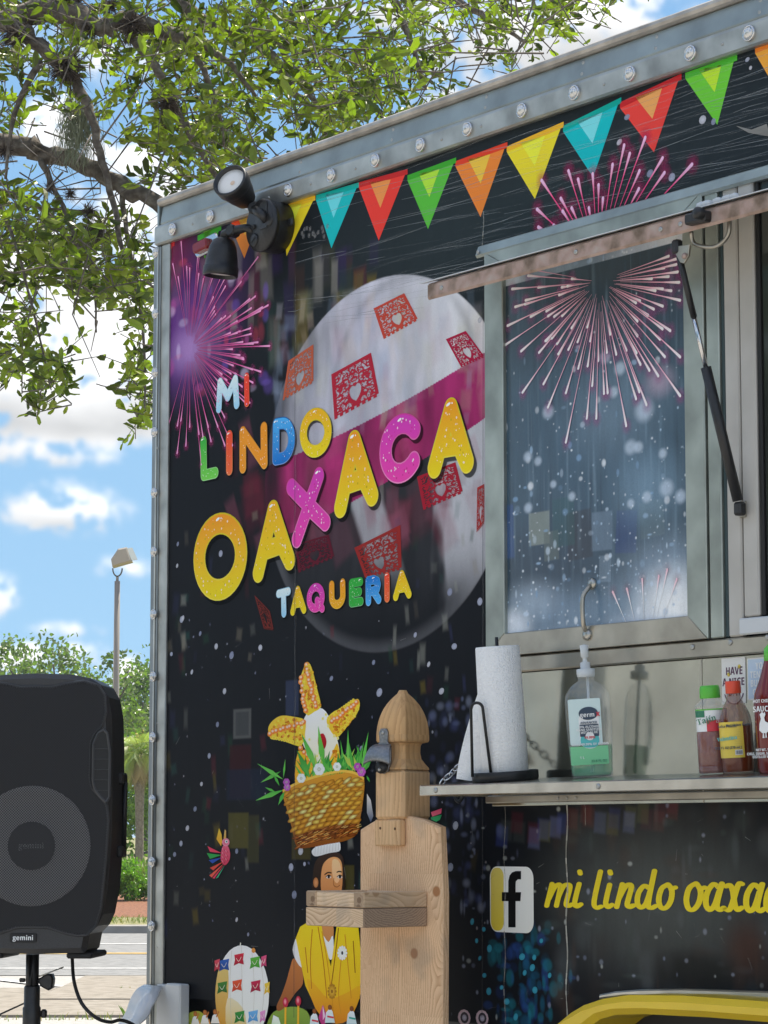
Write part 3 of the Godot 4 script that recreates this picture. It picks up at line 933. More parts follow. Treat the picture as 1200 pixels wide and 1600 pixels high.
	part("bracket_bolt", lathem([Vector2(0.006, 0), Vector2(0.006, 0.003), Vector2(0, 0.004)], 10), M.rusty, br, Transform3D(Basis(Vector3.RIGHT, PI / 2), W(1070, 400, zo - 0.014)))
	var mid := s0.lerp(s1, 0.46)
	var gs := part("gas_strut", tubem([mid, s1.lerp(s0, 0.03)], [0.0105], 12), M.black_plastic, t)
	part("strut_rod", tubem([s0.lerp(s1, 0.27), mid], [0.0048], 8), M.chrome, gs)
	part("strut_sleeve", tubem([s0, s0.lerp(s1, 0.27)], [0.0062], 8), M.black_plastic, gs)
	part("strut_end", box(Vector3(0.02, 0.026, 0.02), 0.004), M.black_plastic, gs, Transform3D(Basis(), s1))
	part("strut_end", box(Vector3(0.018, 0.028, 0.018), 0.004), M.black_plastic, gs, Transform3D(Basis(), s0))
	part("strut_mount", spanm(s1 + Vector3(-0.012, -0.016, -0.028), s1 + Vector3(0.004, 0.016, -0.008), 0.002), M.steel_brown, gs)
	# ------------------------------------------------ hinged shelf, chain, lip below
	var zs := 0.20
	var sa := W(657, 1235, zs)
	var sb := W(1200, 1223, zs)
	var sy := (sa.y + sb.y) * 0.5
	shelf_y = sy + 0.010
	shelf_tilt = 0.075
	shelf_z = zs
	var shelf := rail(sa.x, 2.45, [[zs, -0.011], [zs + 0.002, -0.009], [zs + 0.002, 0.009], [zs - 0.001, 0.0112], [0.012, 0.0112 + zs * shelf_tilt], [0.012, 0.0092 + zs * shelf_tilt], [zs - 0.003, 0.0085], [zs - 0.003, -0.0105], [zs - 0.012, -0.0105], [zs - 0.012, -0.011]], M.shelf_steel, "serving_shelf", t, sy)
	for q in [682.0, 936.0]:
		rivet(shelf, Vector3(W(q, 1230, zs).x, sy, zs + 0.0022), 0.006)
	part("shelf_end", spanm(Vector3(sa.x - 0.0015, sy - 0.011, 0.02), Vector3(sa.x - 0.0002, sy + 0.0115, zs), 0.0005), M.shelf_steel, shelf)
	part("shelf_hinge", spanm(Vector3(W(767, 1250).x, ly - 0.004, 0.0065), Vector3(2.45, ly + 0.012, 0.016), 0.002), M.steel_brown, t)
	for q in [872.0, 886.0, 900.0]:
		rivet(t, Vector3(W(q, 1244, 0.016).x, ly + 0.004, 0.0162), 0.0035)
	var c0 := Vector3(W(682, 1222, zs).x, sy + 0.014, zs - 0.012)
	var c1 := Vector3(c0.x - 0.005, W(722, 1150).y + 0.03, 0.006)
	var links := 14
	var lm := nst(true)
	var lp := []
	for i in 13:
		var a := TAU * i / 12
		lp.append(Vector3(cos(a) * 0.0065, sin(a) * 0.0125, 0))
	tube(lm, lp, [0.0019], 6, false)
	var lmesh := fin(lm)
	for k in links:
		var f := (k + 0.5) / links
		var p := c0.lerp(c1, f)
		var bs := frame_along(c1 - c0) * Basis(Vector3.UP, (k % 2) * PI / 2 + 0.4)
		part("chain_link", lmesh, M.chrome, t, Transform3D(bs, p))
	part("hanging_hook", tubem(smooth_path([W(713, 1236, 0.03), W(712, 1247, 0.03), W(717, 1253, 0.03), W(722, 1247, 0.03), W(721, 1240, 0.03)], 4), [0.004], 8), M.black_plastic, t)
	# ------------------------------------------------ wheel arch
	var ap := PackedVector2Array()
	var zq := 0.13
	var outer := [862, 1604, 885, 1583, 905, 1571, 935, 1561, 975, 1555, 1060, 1556, 1200, 1566, 1300, 1575]
	var inner := [1300, 1586, 1200, 1581, 1080, 1573, 1000, 1572, 945, 1577, 915, 1588, 893, 1606]
	var fo := pxpoly(outer, zq)
	var fi := pxpoly([1300, 1604, 1200, 1598, 1100, 1590, 1000, 1585, 955, 1586, 930, 1593, 905, 1612], zq)
	var face := PackedVector2Array(fo)
	face.append_array(fi)
	var arch := part("wheel_arch", slabm(face, 0.002, zq, 0.012), M.yellow, t)
	var trim := PackedVector2Array()
	var to := pxpoly([935, 1554, 960, 1549, 1000, 1546, 1060, 1545, 1200, 1549, 1300, 1552], 0.02)
	trim.append_array(to)
	var ti := pxpoly([1300, 1575, 1200, 1562, 1060, 1556, 975, 1556, 935, 1561], 0.02)
	trim.append_array(ti)
	part("arch_trim", slabm(trim, 0.001, 0.02, 0.003), M.steel, arch)
	part("arch_lining", slabm(pxpoly([905, 1612, 930, 1593, 955, 1586, 1000, 1585, 1100, 1590, 1200, 1598, 1300, 1604, 1300, 1750, 880, 1750], zq), 0.0005, 0.0015, 0.0), M.black, arch)
	var tyre := W(1120, 1860, 0.0)
	var ty := part("wheel", lathem([Vector2(0.0, 0), Vector2(0.2, 0.0), Vector2(0.22, 0.02), Vector2(0.33, 0.03), Vector2(0.36, 0.01), Vector2(0.365, -0.1), Vector2(0.34, -0.16), Vector2(0, -0.16)], 36), M.rubber, t, Transform3D(Basis(Vector3.RIGHT, PI / 2), Vector3(tyre.x, 0.365, 0.07)))
	part("rim", lathem([Vector2(0.19, 0.004), Vector2(0.17, -0.02), Vector2(0.06, -0.03), Vector2(0.05, 0.02), Vector2(0, 0.02)], 24), M.steel, ty)
	return t

var shelf_y := 0.0
var shelf_tilt := 0.0
var shelf_z := 0.0
var pane_lo := Vector2.ZERO
var pane_size := Vector2.ONE

# ---------------------------------------------------------------- artwork laid on the trailer
func build_artwork(t: Node3D) -> void:
	var L1 := 0.0008
	rng.seed = 31
	# bunting: tl, tr, tip, colours (band, flag, inner)
	var pn := [
		[252, 381, 273, 377, 263, 402, "b52a2c", "c83a34", ""], [309, 368, 346, 352, 320, 404, "3f9a2c", "57ad35", "7cc43a"], [362, 348, 409, 331, 382, 404, "d8481f", "ee7f2c", "f6b344"],
		[440, 322, 493, 305, 448, 400, "eab02a", "f3c62b", "f0dd3e"], [494, 305, 561, 285, 518, 388, "0d9f96", "19aeb0", "66cbd2"], [561, 285, 637, 264, 592, 376, "bb2a2a", "dd3c33", "f08a4a"],
		[637, 274, 713, 246, 669, 358, "3c9a2e", "55b23a", "a6d23c"], [712, 252, 793, 222, 751, 339, "cf3f28", "ef7d33", "f7b440"], [792, 229, 881, 190, 836, 311, "e9a92a", "f4cb2e", "f2e23c"],
		[880, 197, 971, 152, 927, 277, "0d9c8e", "18b0b4", "74ced2"], [969, 160, 1065, 115, 1022, 238, "b8272a", "e0423a", "f19a58"], [1071, 114, 1152, 85, 1121, 195, "4aa832", "67bd38", "b0d532"], [1180, 74, 1266, 40, 1222, 156, "e07a2a", "f29a3a", "f7c05a"]]
	for q in pn:
		var a := W2(q[0], q[1]); var b := W2(q[2], q[3]); var c := W2(q[4], q[5])
		var st := nst()
		var h := 0.020
		var col := lin(q[7], PG)
		dpoly(st, PackedVector2Array([a + Vector2(0, -h * 0.6), b + Vector2(-0.010, -h * 0.6), c]), L1, col, col * 0.92)
		dpoly(st, PackedVector2Array([a, b, b + Vector2(0, -h * 0.62), a + Vector2(0, -h * 0.62)]), L1 + 0.0003, lin(q[6], PG), lin(q[6], PG))
		if q[8]:
			var m := (a + b + c) / 3.0
			var off := Vector2(0.0, 0.018)
			dpoly(st, PackedVector2Array([m.lerp(a, 0.5) + off, m.lerp(b, 0.36) + off, m.lerp(c, 0.42) + off]), L1 + 0.0003, lin(q[8], PG), lin(q[8], PG))
		part("printed_pennant", st.commit(), M.ink, t)
	# papel picado squares
	for q in [[584, 482, 632, 458, 654, 500, 600, 530, "b5402f"], [518, 585, 580, 551, 593, 618, 523, 656, "a81f33"], [697, 530, 728, 517, 758, 558, 721, 574, "a3163c"], [451, 564, 490, 538, 490, 598, 442, 626, "b0563a"],
		[652, 745, 712, 722, 724, 770, 662, 797, "9a1a2e"], [554, 856, 626, 820, 628, 890, 571, 903, "8e2724"], [460, 851, 514, 835, 523, 871, 467, 895, "5a1428"], [398, 930, 422, 955, 428, 985, 413, 983, "6e2a22"], [746, 762, 757, 756, 757, 818, 745, 832, "9c2a26"]]:
		var st := nst()
		var p := pxpoly(q.slice(0, 8))
		var uv := [Vector2(0, 0), Vector2(1, 0), Vector2(1, 1), Vector2(0, 1)]
		for i in [0, 1, 2, 0, 2, 3]:
			st.set_normal(Vector3.BACK)
			st.set_uv(uv[i])
			st.set_color(lin(q[8], PG))
			st.add_vertex(Vector3(p[i].x, p[i].y, L1))
		part("printed_paper_flag", st.commit(), M.picado, t)
	# fireworks
	var f1 := nst(); var h1 := nst()
	var heads := []
	for k in 110:
		var a := TAU * k / 110.0 + rng.randf_range(-0.06, 0.06)
		var l := rng.randf_range(70, 150)
		if a > 4.2 and a < 5.2: l = rng.randf_range(110, 185)
		if a > 1.0 and a < 2.2: l = rng.randf_range(90, 190)
		var e := Vector2(297 + cos(a) * l * 0.86, 545 + sin(a) * l)
		if e.x > 262 and e.y > 372: heads.append_array([e.x, e.y])
	heads.append_array([411, 480, 400, 463, 420, 477, 397, 537, 376, 555, 362, 584, 372, 520, 348, 585, 404, 402, 378, 440, 314, 385, 284, 378, 328, 392])
	burst(f1, h1, Vector2(297, 545), heads, 0.16, L1 + 0.0016, 0.0, 0.0056, lin("c9558f", PG), lin("f49ac2", PG), Color(0.55, 0.05, 0.25, 0.45))
	part("printed_glow", h1.commit(), M.ink_alpha, t).set_meta("kind", "stuff")
	part("printed_firework", f1.commit(), M.ink, t).set_meta("kind", "stuff")
	var f2 := nst(); var h2 := nst()
	burst(f2, h2, Vector2(935, 415), [847, 282, 889, 267, 904, 280, 936, 289, 958, 257, 976, 227, 1009, 215, 1000, 267, 1036, 247, 1039, 270, 1082, 257, 840, 327, 842, 355, 877, 310, 894, 325, 921, 325, 943, 310, 999, 295, 866, 352, 1060, 345, 825, 392, 1085, 325, 848, 388, 927, 272, 880, 330, 985, 240], 0.2, L1 + 0.0016, 0.0, 0.0088, lin("e0507f", PG), lin("fbb6d0", PG), Color(0.5, 0.03, 0.16, 0.5))
	part("printed_glow", h2.commit(), M.ink_alpha, t).set_meta("kind", "stuff")
	part("printed_firework", f2.commit(), M.ink, t).set_meta("kind", "stuff")
	var zp := 0.0122
	var f3 := nst(); var h3 := nst()
	var z5 := [355, 492, 390, 470, 318, 622, 375, 640, 435, 645, 465, 523, 380, 778, 460, 605, 450, 750, 465, 828, 525, 780, 525, 945, 595, 865, 598, 690, 627, 865, 665, 780, 760, 800, 727, 890, 795, 820, 775, 685, 805, 705, 765, 540, 908, 660, 875, 572, 850, 490, 820, 500, 850, 432, 905, 410, 908, 470, 895, 350, 900, 330, 900, 375, 908, 790, 330, 555, 345, 432, 530, 423, 500, 650, 545, 398, 870, 322]
	heads = []
	for k in 46:
		var a := lerpf(-0.35, PI + 0.30, k / 45.0) + rng.randf_range(-0.04, 0.04)
		var l := rng.randf_range(70, 190)
		var e := Vector2(937 + cos(a) * l * 0.8, 440 + sin(a) * l)
		if e.x > 790 and e.x < 1064 and e.y > 415: heads.append_array([e.x, e.y])
	for i in range(0, z5.size(), 2): heads.append_array([640 + z5[i] * 0.4667, 250 + z5[i + 1] * 0.4667])
	burst(f3, h3, Vector2(937, 440), heads, 0.27, zp + 0.0016, zp, 0.0070, lin("dca8ba", PG), lin("fbe6ec", PG), Color(0.5, 0.12, 0.35, 0.4))
	var b3: Array = [958, 925, 980, 920, 1004, 905, 1030, 900, 1058, 905, 1043, 890]
	burst(f3, h3, Vector2(1010, 1045), b3, 0.52, zp + 0.0016, zp, 0.006, lin("f0f0f2", PG), lin("e6b8c0", PG), Color(0.5, 0.3, 0.35, 0.3))
	var pane := t.get_node("printed_window")
	part("printed_glow", h3.commit(), M.ink_alpha, pane).set_meta("kind", "stuff")
	part("printed_firework", f3.commit(), M.ink, pane).set_meta("kind", "stuff")
	# bokeh dots over the night
	var dots := nst()
	var kd := 0
	for q in [[284, 968, 4.5], [277, 884, 4.5], [278, 850, 5], [268, 1022, 4], [286, 966, 5], [313, 990, 5], [362, 1024, 5], [407, 1012, 5], [584, 1035, 5], [649, 992, 5], [670, 1038, 5], [703, 925, 4.5], [750, 940, 5], [690, 1080, 5.5], [518, 1060, 4.5], [593, 1082, 5.5], [351, 1080, 5], [340, 1132, 5], [327, 1181, 5], [315, 1225, 4.5], [305, 1264, 4], [283, 1318, 4], [293, 1294, 4], [273, 1335, 4], [265, 1342, 3.5], [300, 1050, 5], [362, 1023, 5], [406, 1012, 4], [750, 500, 5], [754, 390, 4], [982, 365, 5], [1098, 187, 5], [1115, 190, 4], [1168, 93, 3], [1173, 106, 3], [1016, 271, 6], [1050, 277, 6], [968, 222, 6], [980, 183, 5], [345, 865, 5], [338, 1010, 4], [565, 1170, 4], [710, 1010, 4.5], [620, 1170, 4], [695, 1320, 5], [704, 1355, 5], [712, 1290, 5], [700, 1395, 4], [738, 1440, 4.5], [756, 1452, 5], [745, 1470, 4], [765, 1482, 4], [750, 1497, 4], [757, 1524, 4], [764, 1549, 4], [784, 1543, 4], [792, 1565, 4.5], [806, 1589, 4.5], [816, 1495, 5], [835, 1496, 5], [832, 1512, 5], [820, 1520, 5], [859, 1524, 4], [836, 1547, 5], [846, 1470, 4], [370, 1330, 5], [455, 1355, 6], [470, 1330, 5], [460, 1398, 5], [476, 1350, 4], [370, 1437, 4], [388, 1460, 3.5]]:
		var deep: bool = q[0] > 730 and q[1] > 1430
		var c := lin("3f9ab0" if deep else ["a9adbf", "c3c3cb", "8d92a8"][kd % 3], PG)
		c.a = 0.85
		var ds := rng.randf_range(0.7, 1.15)
		disc(dots, W2(q[0], q[1]), ds * q[2] * 0.0019, ds * q[2] * rng.randf_range(0.0013, 0.0018), L1 + 0.00002 * (kd % 9), c, Color(c.r, c.g, c.b, 0.62), 10, rng.randf())
		kd += 1
	for k in 150:
		var q := Vector2(rng.randf_range(265, 760), rng.randf_range(960, 1500))
		var s := rng.randf_range(0.0012, 0.0045)
		var c := lin(["8f93a6", "b6b6be", "6f7590"][k % 3])
		c.a = rng.randf_range(0.25, 0.8)
		disc(dots, W2(q.x, q.y), s, s, L1 + 0.0002 + 0.00002 * (k % 9), c, Color(c.r, c.g, c.b, c.a * 0.5), 8)
	for k in 46:
		var q := Vector2(470 + k * 3.0 + rng.randf_range(-4, 4), 366 - k * 0.7 + rng.randf_range(-8, 14))
		if k < 14:
			disc(dots, W2(q.x, q.y), 0.006, 0.007, L1 + 0.0001, Color(0.3, 0.3, 0.3, 0.5), Color(0.3, 0.3, 0.3, 0.2), 8)
	part("printed_lights", dots.commit(), M.ink_alpha, t).set_meta("kind", "stuff")
	# brushed scuffs across the top, dried runs lower down
	var sc_ := nst()
	for k in 300:
		var px := rng.randf_range(440, 1200)
		var lim := 540.0 - (px - 440) * 0.10
		var q := W2(px, rng.randf_range(230, lim) - (px - 440) * 0.22)
		if q.y > W2(600, 252).y - 0.028: continue
		var len := rng.randf_range(0.05, 0.5)
		var tilt := rng.randf_range(-0.10, 0.05)
		var c := Color(0.42, 0.45, 0.46, rng.randf_range(0.10, 0.55))
		var wv := rng.randf_range(0.0005, 0.0016)
		var mid := q + Vector2(len * 0.5, len * tilt * 0.5 + rng.randf_range(-0.004, 0.004))
		strip(sc_, q, mid, wv * 0.4, wv, L1 + 0.0012 + 0.00001 * (k % 30), c, c)
		strip(sc_, mid, q + Vector2(len, len * tilt), wv, wv * 0.3, L1 + 0.0012 + 0.00001 * (k % 30), c, c)
	part("scuff_mark", sc_.commit(), M.ink_alpha, t).set_meta("kind", "stuff")
	for rn in [[887, 1248, 1592, 0.0045, 0.75], [790, 1254, 1606, 0.003, 0.4], [463, 480, 1140, 0.0012, 0.3], [915, 1250, 1290, 0.003, 0.25], [756, 330, 400, 0.003, 0.4]]:
		var run := nst()
		var y: float = rn[1]
		var k := 0
		while y < rn[2]:
			var y2: float = minf(y + rng.randf_range(6, 16), rn[2])
			var wob := rng.randf_range(-1.0, 1.0)
			var w0: float = rn[3] * rng.randf_range(0.5, 1.2)
			var c := Color(0.62, 0.6, 0.52, rn[4] * rng.randf_range(0.5, 1.0))
			strip(run, W2(rn[0] + sin(y * 0.06) * 1.2, y), W2(rn[0] + sin(y2 * 0.06) * 1.2, y2), w0, w0 * rng.randf_range(0.7, 1.2), L1 + 0.0042 , c, c)
			y = y2
			k += 1
		part("dried_run", run.commit(), M.ink_alpha, t).set_meta("kind", "stuff")
	# lettering
	var yt := lin("f7a31c", PG); var yb := lin("f4c81d", PG); var yo := lin("f08c1e", PG)
	var bl := lin("4aa3de", PG); var bl2 := lin("1668b8", PG); var wt := lin("cfe3f2", PG); var wt2 := lin("8ec3e6", PG)
	var rd := lin("e0412c", PG); var rd2 := lin("e8663a", PG); var gr := lin("2f9f3d", PG); var gr2 := lin("6cc24a", PG)
	var pk := lin("c23aa6", PG); var pk2 := lin("e3419e", PG); var orr := lin("ee8c24", PG)
	var zz := 0.0024
	rng.seed = 77
	for q in [["pale blue bubble letter M", "M", [339, 591, 374, 584, 375, 638, 338, 647], 0.0125, wt, wt2], ["red bubble letter I after the M", "I", [382, 583, 390, 581, 391, 635, 382, 637], 0.011, rd, rd],
		["green bubble letter L", "L", [314, 682, 338, 679, 343, 746, 314, 753], 0.0145, gr, gr2], ["red bubble letter I of the second word", "I", [352, 673, 366, 671, 366, 742, 352, 744], 0.0145, rd, rd2],
		["orange bubble letter N", "N", [375, 667, 418, 658, 419, 732, 375, 741], 0.0145, orr, orr], ["blue bubble letter D", "D", [427, 654, 462, 648, 462, 721, 426, 729], 0.0150, bl, bl2], ["yellow bubble letter O ending the second word", "O", [469, 640, 519, 634, 519, 711, 469, 719], 0.0150, yt, yb],
		["large yellow bubble letter O", "O", [303, 806, 387, 796, 387, 931, 303, 946], 0.0270, yo, yb], ["yellow bubble letter A after the large O", "A", [407, 785, 448, 778, 466, 885, 392, 916], 0.0240, yt, yb],
		["magenta bubble letter X", "X", [447, 750, 505, 728, 519, 824, 458, 862], 0.0215, pk, pk2], ["middle yellow bubble letter A", "A", [533, 677, 575, 668, 597, 785, 519, 815], 0.0250, yo, yb],
		["magenta bubble letter C", "C", [595, 652, 664, 640, 662, 745, 594, 765], 0.0235, pk, pk2], ["last yellow bubble letter A of the big word", "A", [683, 625, 728, 618, 746, 737, 664, 750], 0.0250, yo, yb],
		["pale blue bubble letter T", "T", [432, 922, 455, 916, 456, 962, 433, 968], 0.0105, wt, wt2], ["yellow bubble letter A of the lowest word", "A", [458, 917, 474, 914, 481, 958, 453, 963], 0.0098, yt, yb], ["magenta bubble letter Q", "Q", [480, 913, 508, 909, 508, 954, 480, 960], 0.0100, pk, pk2],
		["orange bubble letter U", "U", [515, 908, 540, 903, 541, 949, 515, 954], 0.0105, orr, yt], ["green bubble letter E", "E", [546, 905, 568, 901, 569, 946, 546, 950], 0.0105, gr, gr], ["blue bubble letter R", "R", [572, 901, 595, 897, 597, 943, 572, 948], 0.0105, bl2, bl],
		["red bubble letter I of the lowest word", "I", [601, 895, 610, 893, 610, 940, 601, 943], 0.0100, rd, rd2], ["last yellow bubble letter A of the lowest word", "A", [620, 893, 637, 889, 646, 934, 613, 940], 0.0098, yt, yb]]:
		bubble(t, q[0], q[1], q[2], q[3], q[4], q[5], zz)
	# script line below the shelf
	var ye := lin("e7c62c", PG)
	var rr := 0.0082
	var letters := [
		["m", [[433, 390, 452, 313], [441, 365, 458, 330, 470, 317, 481, 323, 467, 390], [474, 360, 490, 325, 503, 316, 515, 324, 501, 382, 510, 390, 520, 385]]],
		["i", [[546, 313, 530, 378, 538, 392, 552, 384], [548, 270, 550, 278]]], ["l", [[620, 270, 598, 372, 605, 396, 622, 392]]], ["i", [[652, 316, 638, 378, 646, 394, 660, 386], [653, 270, 655, 278]]],
		["n", [[676, 394, 696, 314], [684, 365, 702, 330, 716, 316, 728, 324, 713, 382, 722, 394, 736, 388]]], ["d", [[790, 330, 772, 320, 752, 345, 748, 380, 760, 396, 778, 382, 792, 340], [808, 268, 786, 380, 796, 397, 812, 390]]],
		["o", [[852, 316, 832, 330, 822, 368, 830, 396, 848, 396, 864, 372, 868, 338, 856, 316, 850, 318], [868, 330, 880, 326]]], ["o", [[950, 312, 928, 328, 918, 368, 926, 400, 944, 402, 962, 378, 968, 340, 954, 313, 948, 314], [966, 332, 982, 326]]],
		["a", [[1032, 328, 1012, 314, 990, 345, 986, 384, 998, 404, 1016, 388, 1032, 340], [1042, 312, 1024, 386, 1034, 404, 1048, 396]]], ["x", [[1056, 322, 1070, 318, 1080, 340, 1086, 385, 1096, 404, 1110, 396], [1112, 314, 1098, 318, 1072, 398, 1056, 402]]],
		["a", [[1172, 330, 1152, 316, 1130, 347, 1126, 386, 1138, 408, 1156, 392, 1172, 342], [1182, 314, 1164, 390, 1174, 408, 1188, 400]]], ["c", [[1240, 340, 1236, 318, 1216, 322, 1200, 350, 1196, 390, 1210, 410, 1230, 400]]]]
	for l in letters:
		var st := nst()
		var k := 0
		for s in l[1]:
			var path := PackedVector2Array()
			for i in range(0, s.size(), 2): path.append(W2(660 + s[i] * 0.45, 1240 + s[i + 1] * 0.45))
			if path.size() > 3:
				var sp := PackedVector2Array()
				for i in path.size() - 1:
					for m in 4: sp.append(path[i].cubic_interpolate(path[i + 1], path[maxi(0, i - 1)], path[mini(path.size() - 1, i + 2)], m / 4.0))
				sp.append(path[-1])
				path = sp
			for i in path.size(): path[i].y *= 2.1
			var nib := simplify(pen(path, rr), 0.0012)
			for i in nib.size(): nib[i].y /= 2.1
			dpoly(st, nib, zz + 0.0004 * k, ye * 0.9 + Color(0, 0, 0, 1), ye)
			k += 1
		var lm := part("printed_letter", st.commit(), M.ink, t)
		lm.set_meta("label", "yellow script letter " + l[0])
	var fb := nst()
	var ic := W2(800, 1405.5)
	var iw := W2(834, 1405).x - W2(766, 1405).x
	var ih := W2(800, 1354).y - W2(800, 1457).y
	dpoly(fb, round_rect(iw, ih, 0.024, 6, ic), zz, lin("e4e2d8", PG), lin("d6d4cb", PG))
	dpoly(fb, round_rect(iw * 0.30, ih * 0.96, 0.018, 6, ic - Vector2(iw * 0.33, 0)), zz + 0.0003, lin("d2bf60", PG), lin("cdb53c", PG))
	dpoly(fb, pxpoly([815, 1361, 815, 1374, 810, 1374, 807, 1377, 806.5, 1381, 806.5, 1394, 815, 1394, 814, 1408, 806.5, 1408, 806.5, 1449, 795, 1449, 795, 1408, 785, 1408, 785, 1394, 795, 1394, 795, 1377, 797, 1368, 801, 1363, 807, 1361]), zz + 0.0006, Color(0.008, 0.008, 0.008), Color(0.008, 0.008, 0.008))
	var fbm := part("printed_icon", fb.commit(), M.ink, t)
	fbm.set_meta("label", "white rounded square with a black letter f")
	build_figures(t, zz)

func blob(st: SurfaceTool, px: Array, z: float, top: String, bottom := "", soft := true) -> void:
	var p := pxpoly(px)
	if soft: p = smooth_poly(p, 3)
	dpoly(st, p, z, lin(top, PG), lin(bottom if bottom else top, PG))

func line(st: SurfaceTool, px: Array, w: float, z: float, c: String) -> void:
	var path := []
	for i in range(0, px.size(), 2): path.append(Vector2(px[i], px[i + 1]))
	if path.size() > 2: path = smooth_path(path, 4)
	for i in path.size() - 1:
		strip(st, W2(path[i].x, path[i].y), W2(path[i + 1].x, path[i + 1].y), w, w, z, lin(c, PG), lin(c, PG))

func dot(st: SurfaceTool, x: float, y: float, rx: float, ry: float, z: float, c: String, c2 := "") -> void:
	var k := W2(x + 1, y).x - W2(x, y).x
	var v := W2(x, y).y - W2(x, y + 1).y
	disc(st, W2(x, y), rx * k, ry * v, z, lin(c, PG), lin(c2 if c2 else c, PG), 12)

func build_figures(t: Node3D, z: float) -> void:
	rng.seed = 91
	# star of flowers
	var st := nst()
	blob(st, [467, 1173, 493, 1195, 505, 1222, 478, 1238, 462, 1228], z, "e6b52a", "e8962a")
	blob(st, [480, 1115, 500, 1106, 514, 1118, 527, 1153, 531, 1180, 522, 1200, 500, 1204, 480, 1175, 470, 1147], z + 0.0003, "eeeef0", "e2d6b0")
	blob(st, [471, 1063, 475, 1045, 479, 1035, 484, 1036, 489, 1047, 496, 1075, 502, 1103, 492, 1112, 478, 1115], z + 0.0006, "f1b63a", "f0c030")
	blob(st, [420, 1143, 422, 1132, 432, 1122, 443, 1118, 460, 1120, 477, 1125, 478, 1142, 472, 1165, 455, 1162, 440, 1156, 425, 1155], z + 0.0006, "f0b83a", "eec034")
	blob(st, [511, 1124, 522, 1112, 533, 1107, 548, 1098, 560, 1092, 563, 1103, 557, 1118, 547, 1130, 538, 1142, 527, 1152, 516, 1140], z + 0.0006, "f1c43a", "ecb22c")
	blob(st, [522, 1172, 528, 1162, 532, 1182, 530, 1196, 518, 1204, 508, 1208], z + 0.0006, "e9b62c", "e8a02c")
	var k := 0
	for seg in [[480, 1040, 494, 1105, 13], [423, 1146, 476, 1128, 11], [520, 1128, 559, 1098, 10], [470, 1168, 490, 1194, 5], [471, 1060, 478, 1110, 9]]:
		for i in seg[4]:
			var f: float = float(i) / (seg[4] - 1)
			var x: float = lerpf(seg[0], seg[2], f) + rng.randf_range(-1.5, 1.5)
			var y: float = lerpf(seg[1], seg[3], f) + rng.randf_range(-1.5, 1.5)
			dot(st, x, y, 4.0, 4.4, z + 0.0009 + 0.00002 * (k % 10), "d8562a", "e08a30")
			dot(st, x - 0.7, y - 0.9, 2.2, 2.4, z + 0.0012 + 0.00002 * (k % 10), "f6d8c0", "e89a70")
			k += 1
	for i in 60:
		var x := rng.randf_range(470, 530)
		var y := rng.randf_range(1115, 1200)
		if rng.randf() < 0.35: dot(st, x, y, 2.0, 2.6, z + 0.00092 + 0.00001 * (i % 10), "d9c34a", "e4dca0")
	for seg in [[474, 1058, 482, 1113], [487, 1050, 500, 1102], [425, 1152, 470, 1162], [530, 1148, 560, 1108], [514, 1122, 553, 1094], [484, 1040, 488, 1080]]:
		for i in 12:
			var f := i / 11.0
			dot(st, lerpf(seg[0], seg[2], f), lerpf(seg[1], seg[3], f), 2.2, 2.6, z + 0.00095, "d99a20", "f4d24a")
	var arms := [[[471, 1063, 478, 1036, 489, 1047, 502, 1103, 480, 1113], 90], [[421, 1143, 432, 1122, 476, 1126, 476, 1160, 440, 1156], 90], [[512, 1126, 533, 1107, 560, 1093, 557, 1118, 528, 1151], 90], [[467, 1175, 493, 1198, 503, 1220, 480, 1235, 463, 1226], 60], [[520, 1174, 530, 1165, 531, 1194, 512, 1206], 30]]
	for am in arms:
		var got := 0
		while got < am[1]:
			var x := rng.randf_range(418, 566); var y := rng.randf_range(1034, 1236)
			if inside(Vector2(x, y), am[0]):
				got += 1
				dot(st, x, y, rng.randf_range(1.2, 2.6), rng.randf_range(1.4, 3.0), z + 0.0008 + 0.00001 * (got % 20), ["f6d95c", "d9921c", "f2c230", "c97a18", "f0b050"][got % 5], ["f2c230", "b8741a", "e8a020", "a85c14", "e08a30"][got % 5])
	blob(st, [498, 1152, 506, 1146, 511, 1158, 508, 1170, 500, 1172], z + 0.0013, "b01f2a", "8a1420")
	part("printed_star", st.commit(), M.ink, t).set_meta("label", "printed star made of yellow and red flowers")
	# leaves and small flowers
	st = nst()
	k = 0
	for q in [[497, 1206, 472, 1146, 12, "3f9a3a", "7cc05a"], [508, 1206, 498, 1134, 11, "6cb848", "4da03e"], [486, 1216, 465, 1172, 12, "2f8036", "5aa846"], [520, 1206, 540, 1182, 12, "2a7a34", "3f9a3c"], [500, 1210, 512, 1180, 9, "3d8f38", "57a846"],
		[540, 1205, 533, 1156, 5, "3f9a3a", "6ab84c"], [545, 1203, 545, 1139, 6, "4aa23e", "7cc45a"], [552, 1203, 547, 1160, 6, "3a9038", "58ac48"], [556, 1202, 562, 1166, 6, "3f9a3a", "6ab84c"], [566, 1202, 577, 1143, 6, "4da640", "6cbc50"], [570, 1206, 582, 1186, 6, "2f8036", "5aa846"], [560, 1204, 570, 1158, 5, "3f8f38", "64b44a"], [548, 1206, 556, 1176, 7, "2a7030", "3f9a3a"], [574, 1212, 579, 1222, 4, "3f9a3a", "3f9a3a"],
		[444, 1216, 447, 1186, 4, "6aba50", "4aa23e"], [444, 1218, 403, 1193, 8, "57ac46", "6cbc50"], [440, 1205, 408, 1223, 7, "3f9a3a", "6ab84c"], [445, 1234, 400, 1251, 9, "4aa23e", "6cbc50"], [446, 1236, 436, 1258, 7, "3f9a3a", "58ac48"], [438, 1228, 428, 1208, 5, "4aa23e", "4aa23e"], [432, 1238, 415, 1230, 5, "58ac48", "4aa23e"]]:
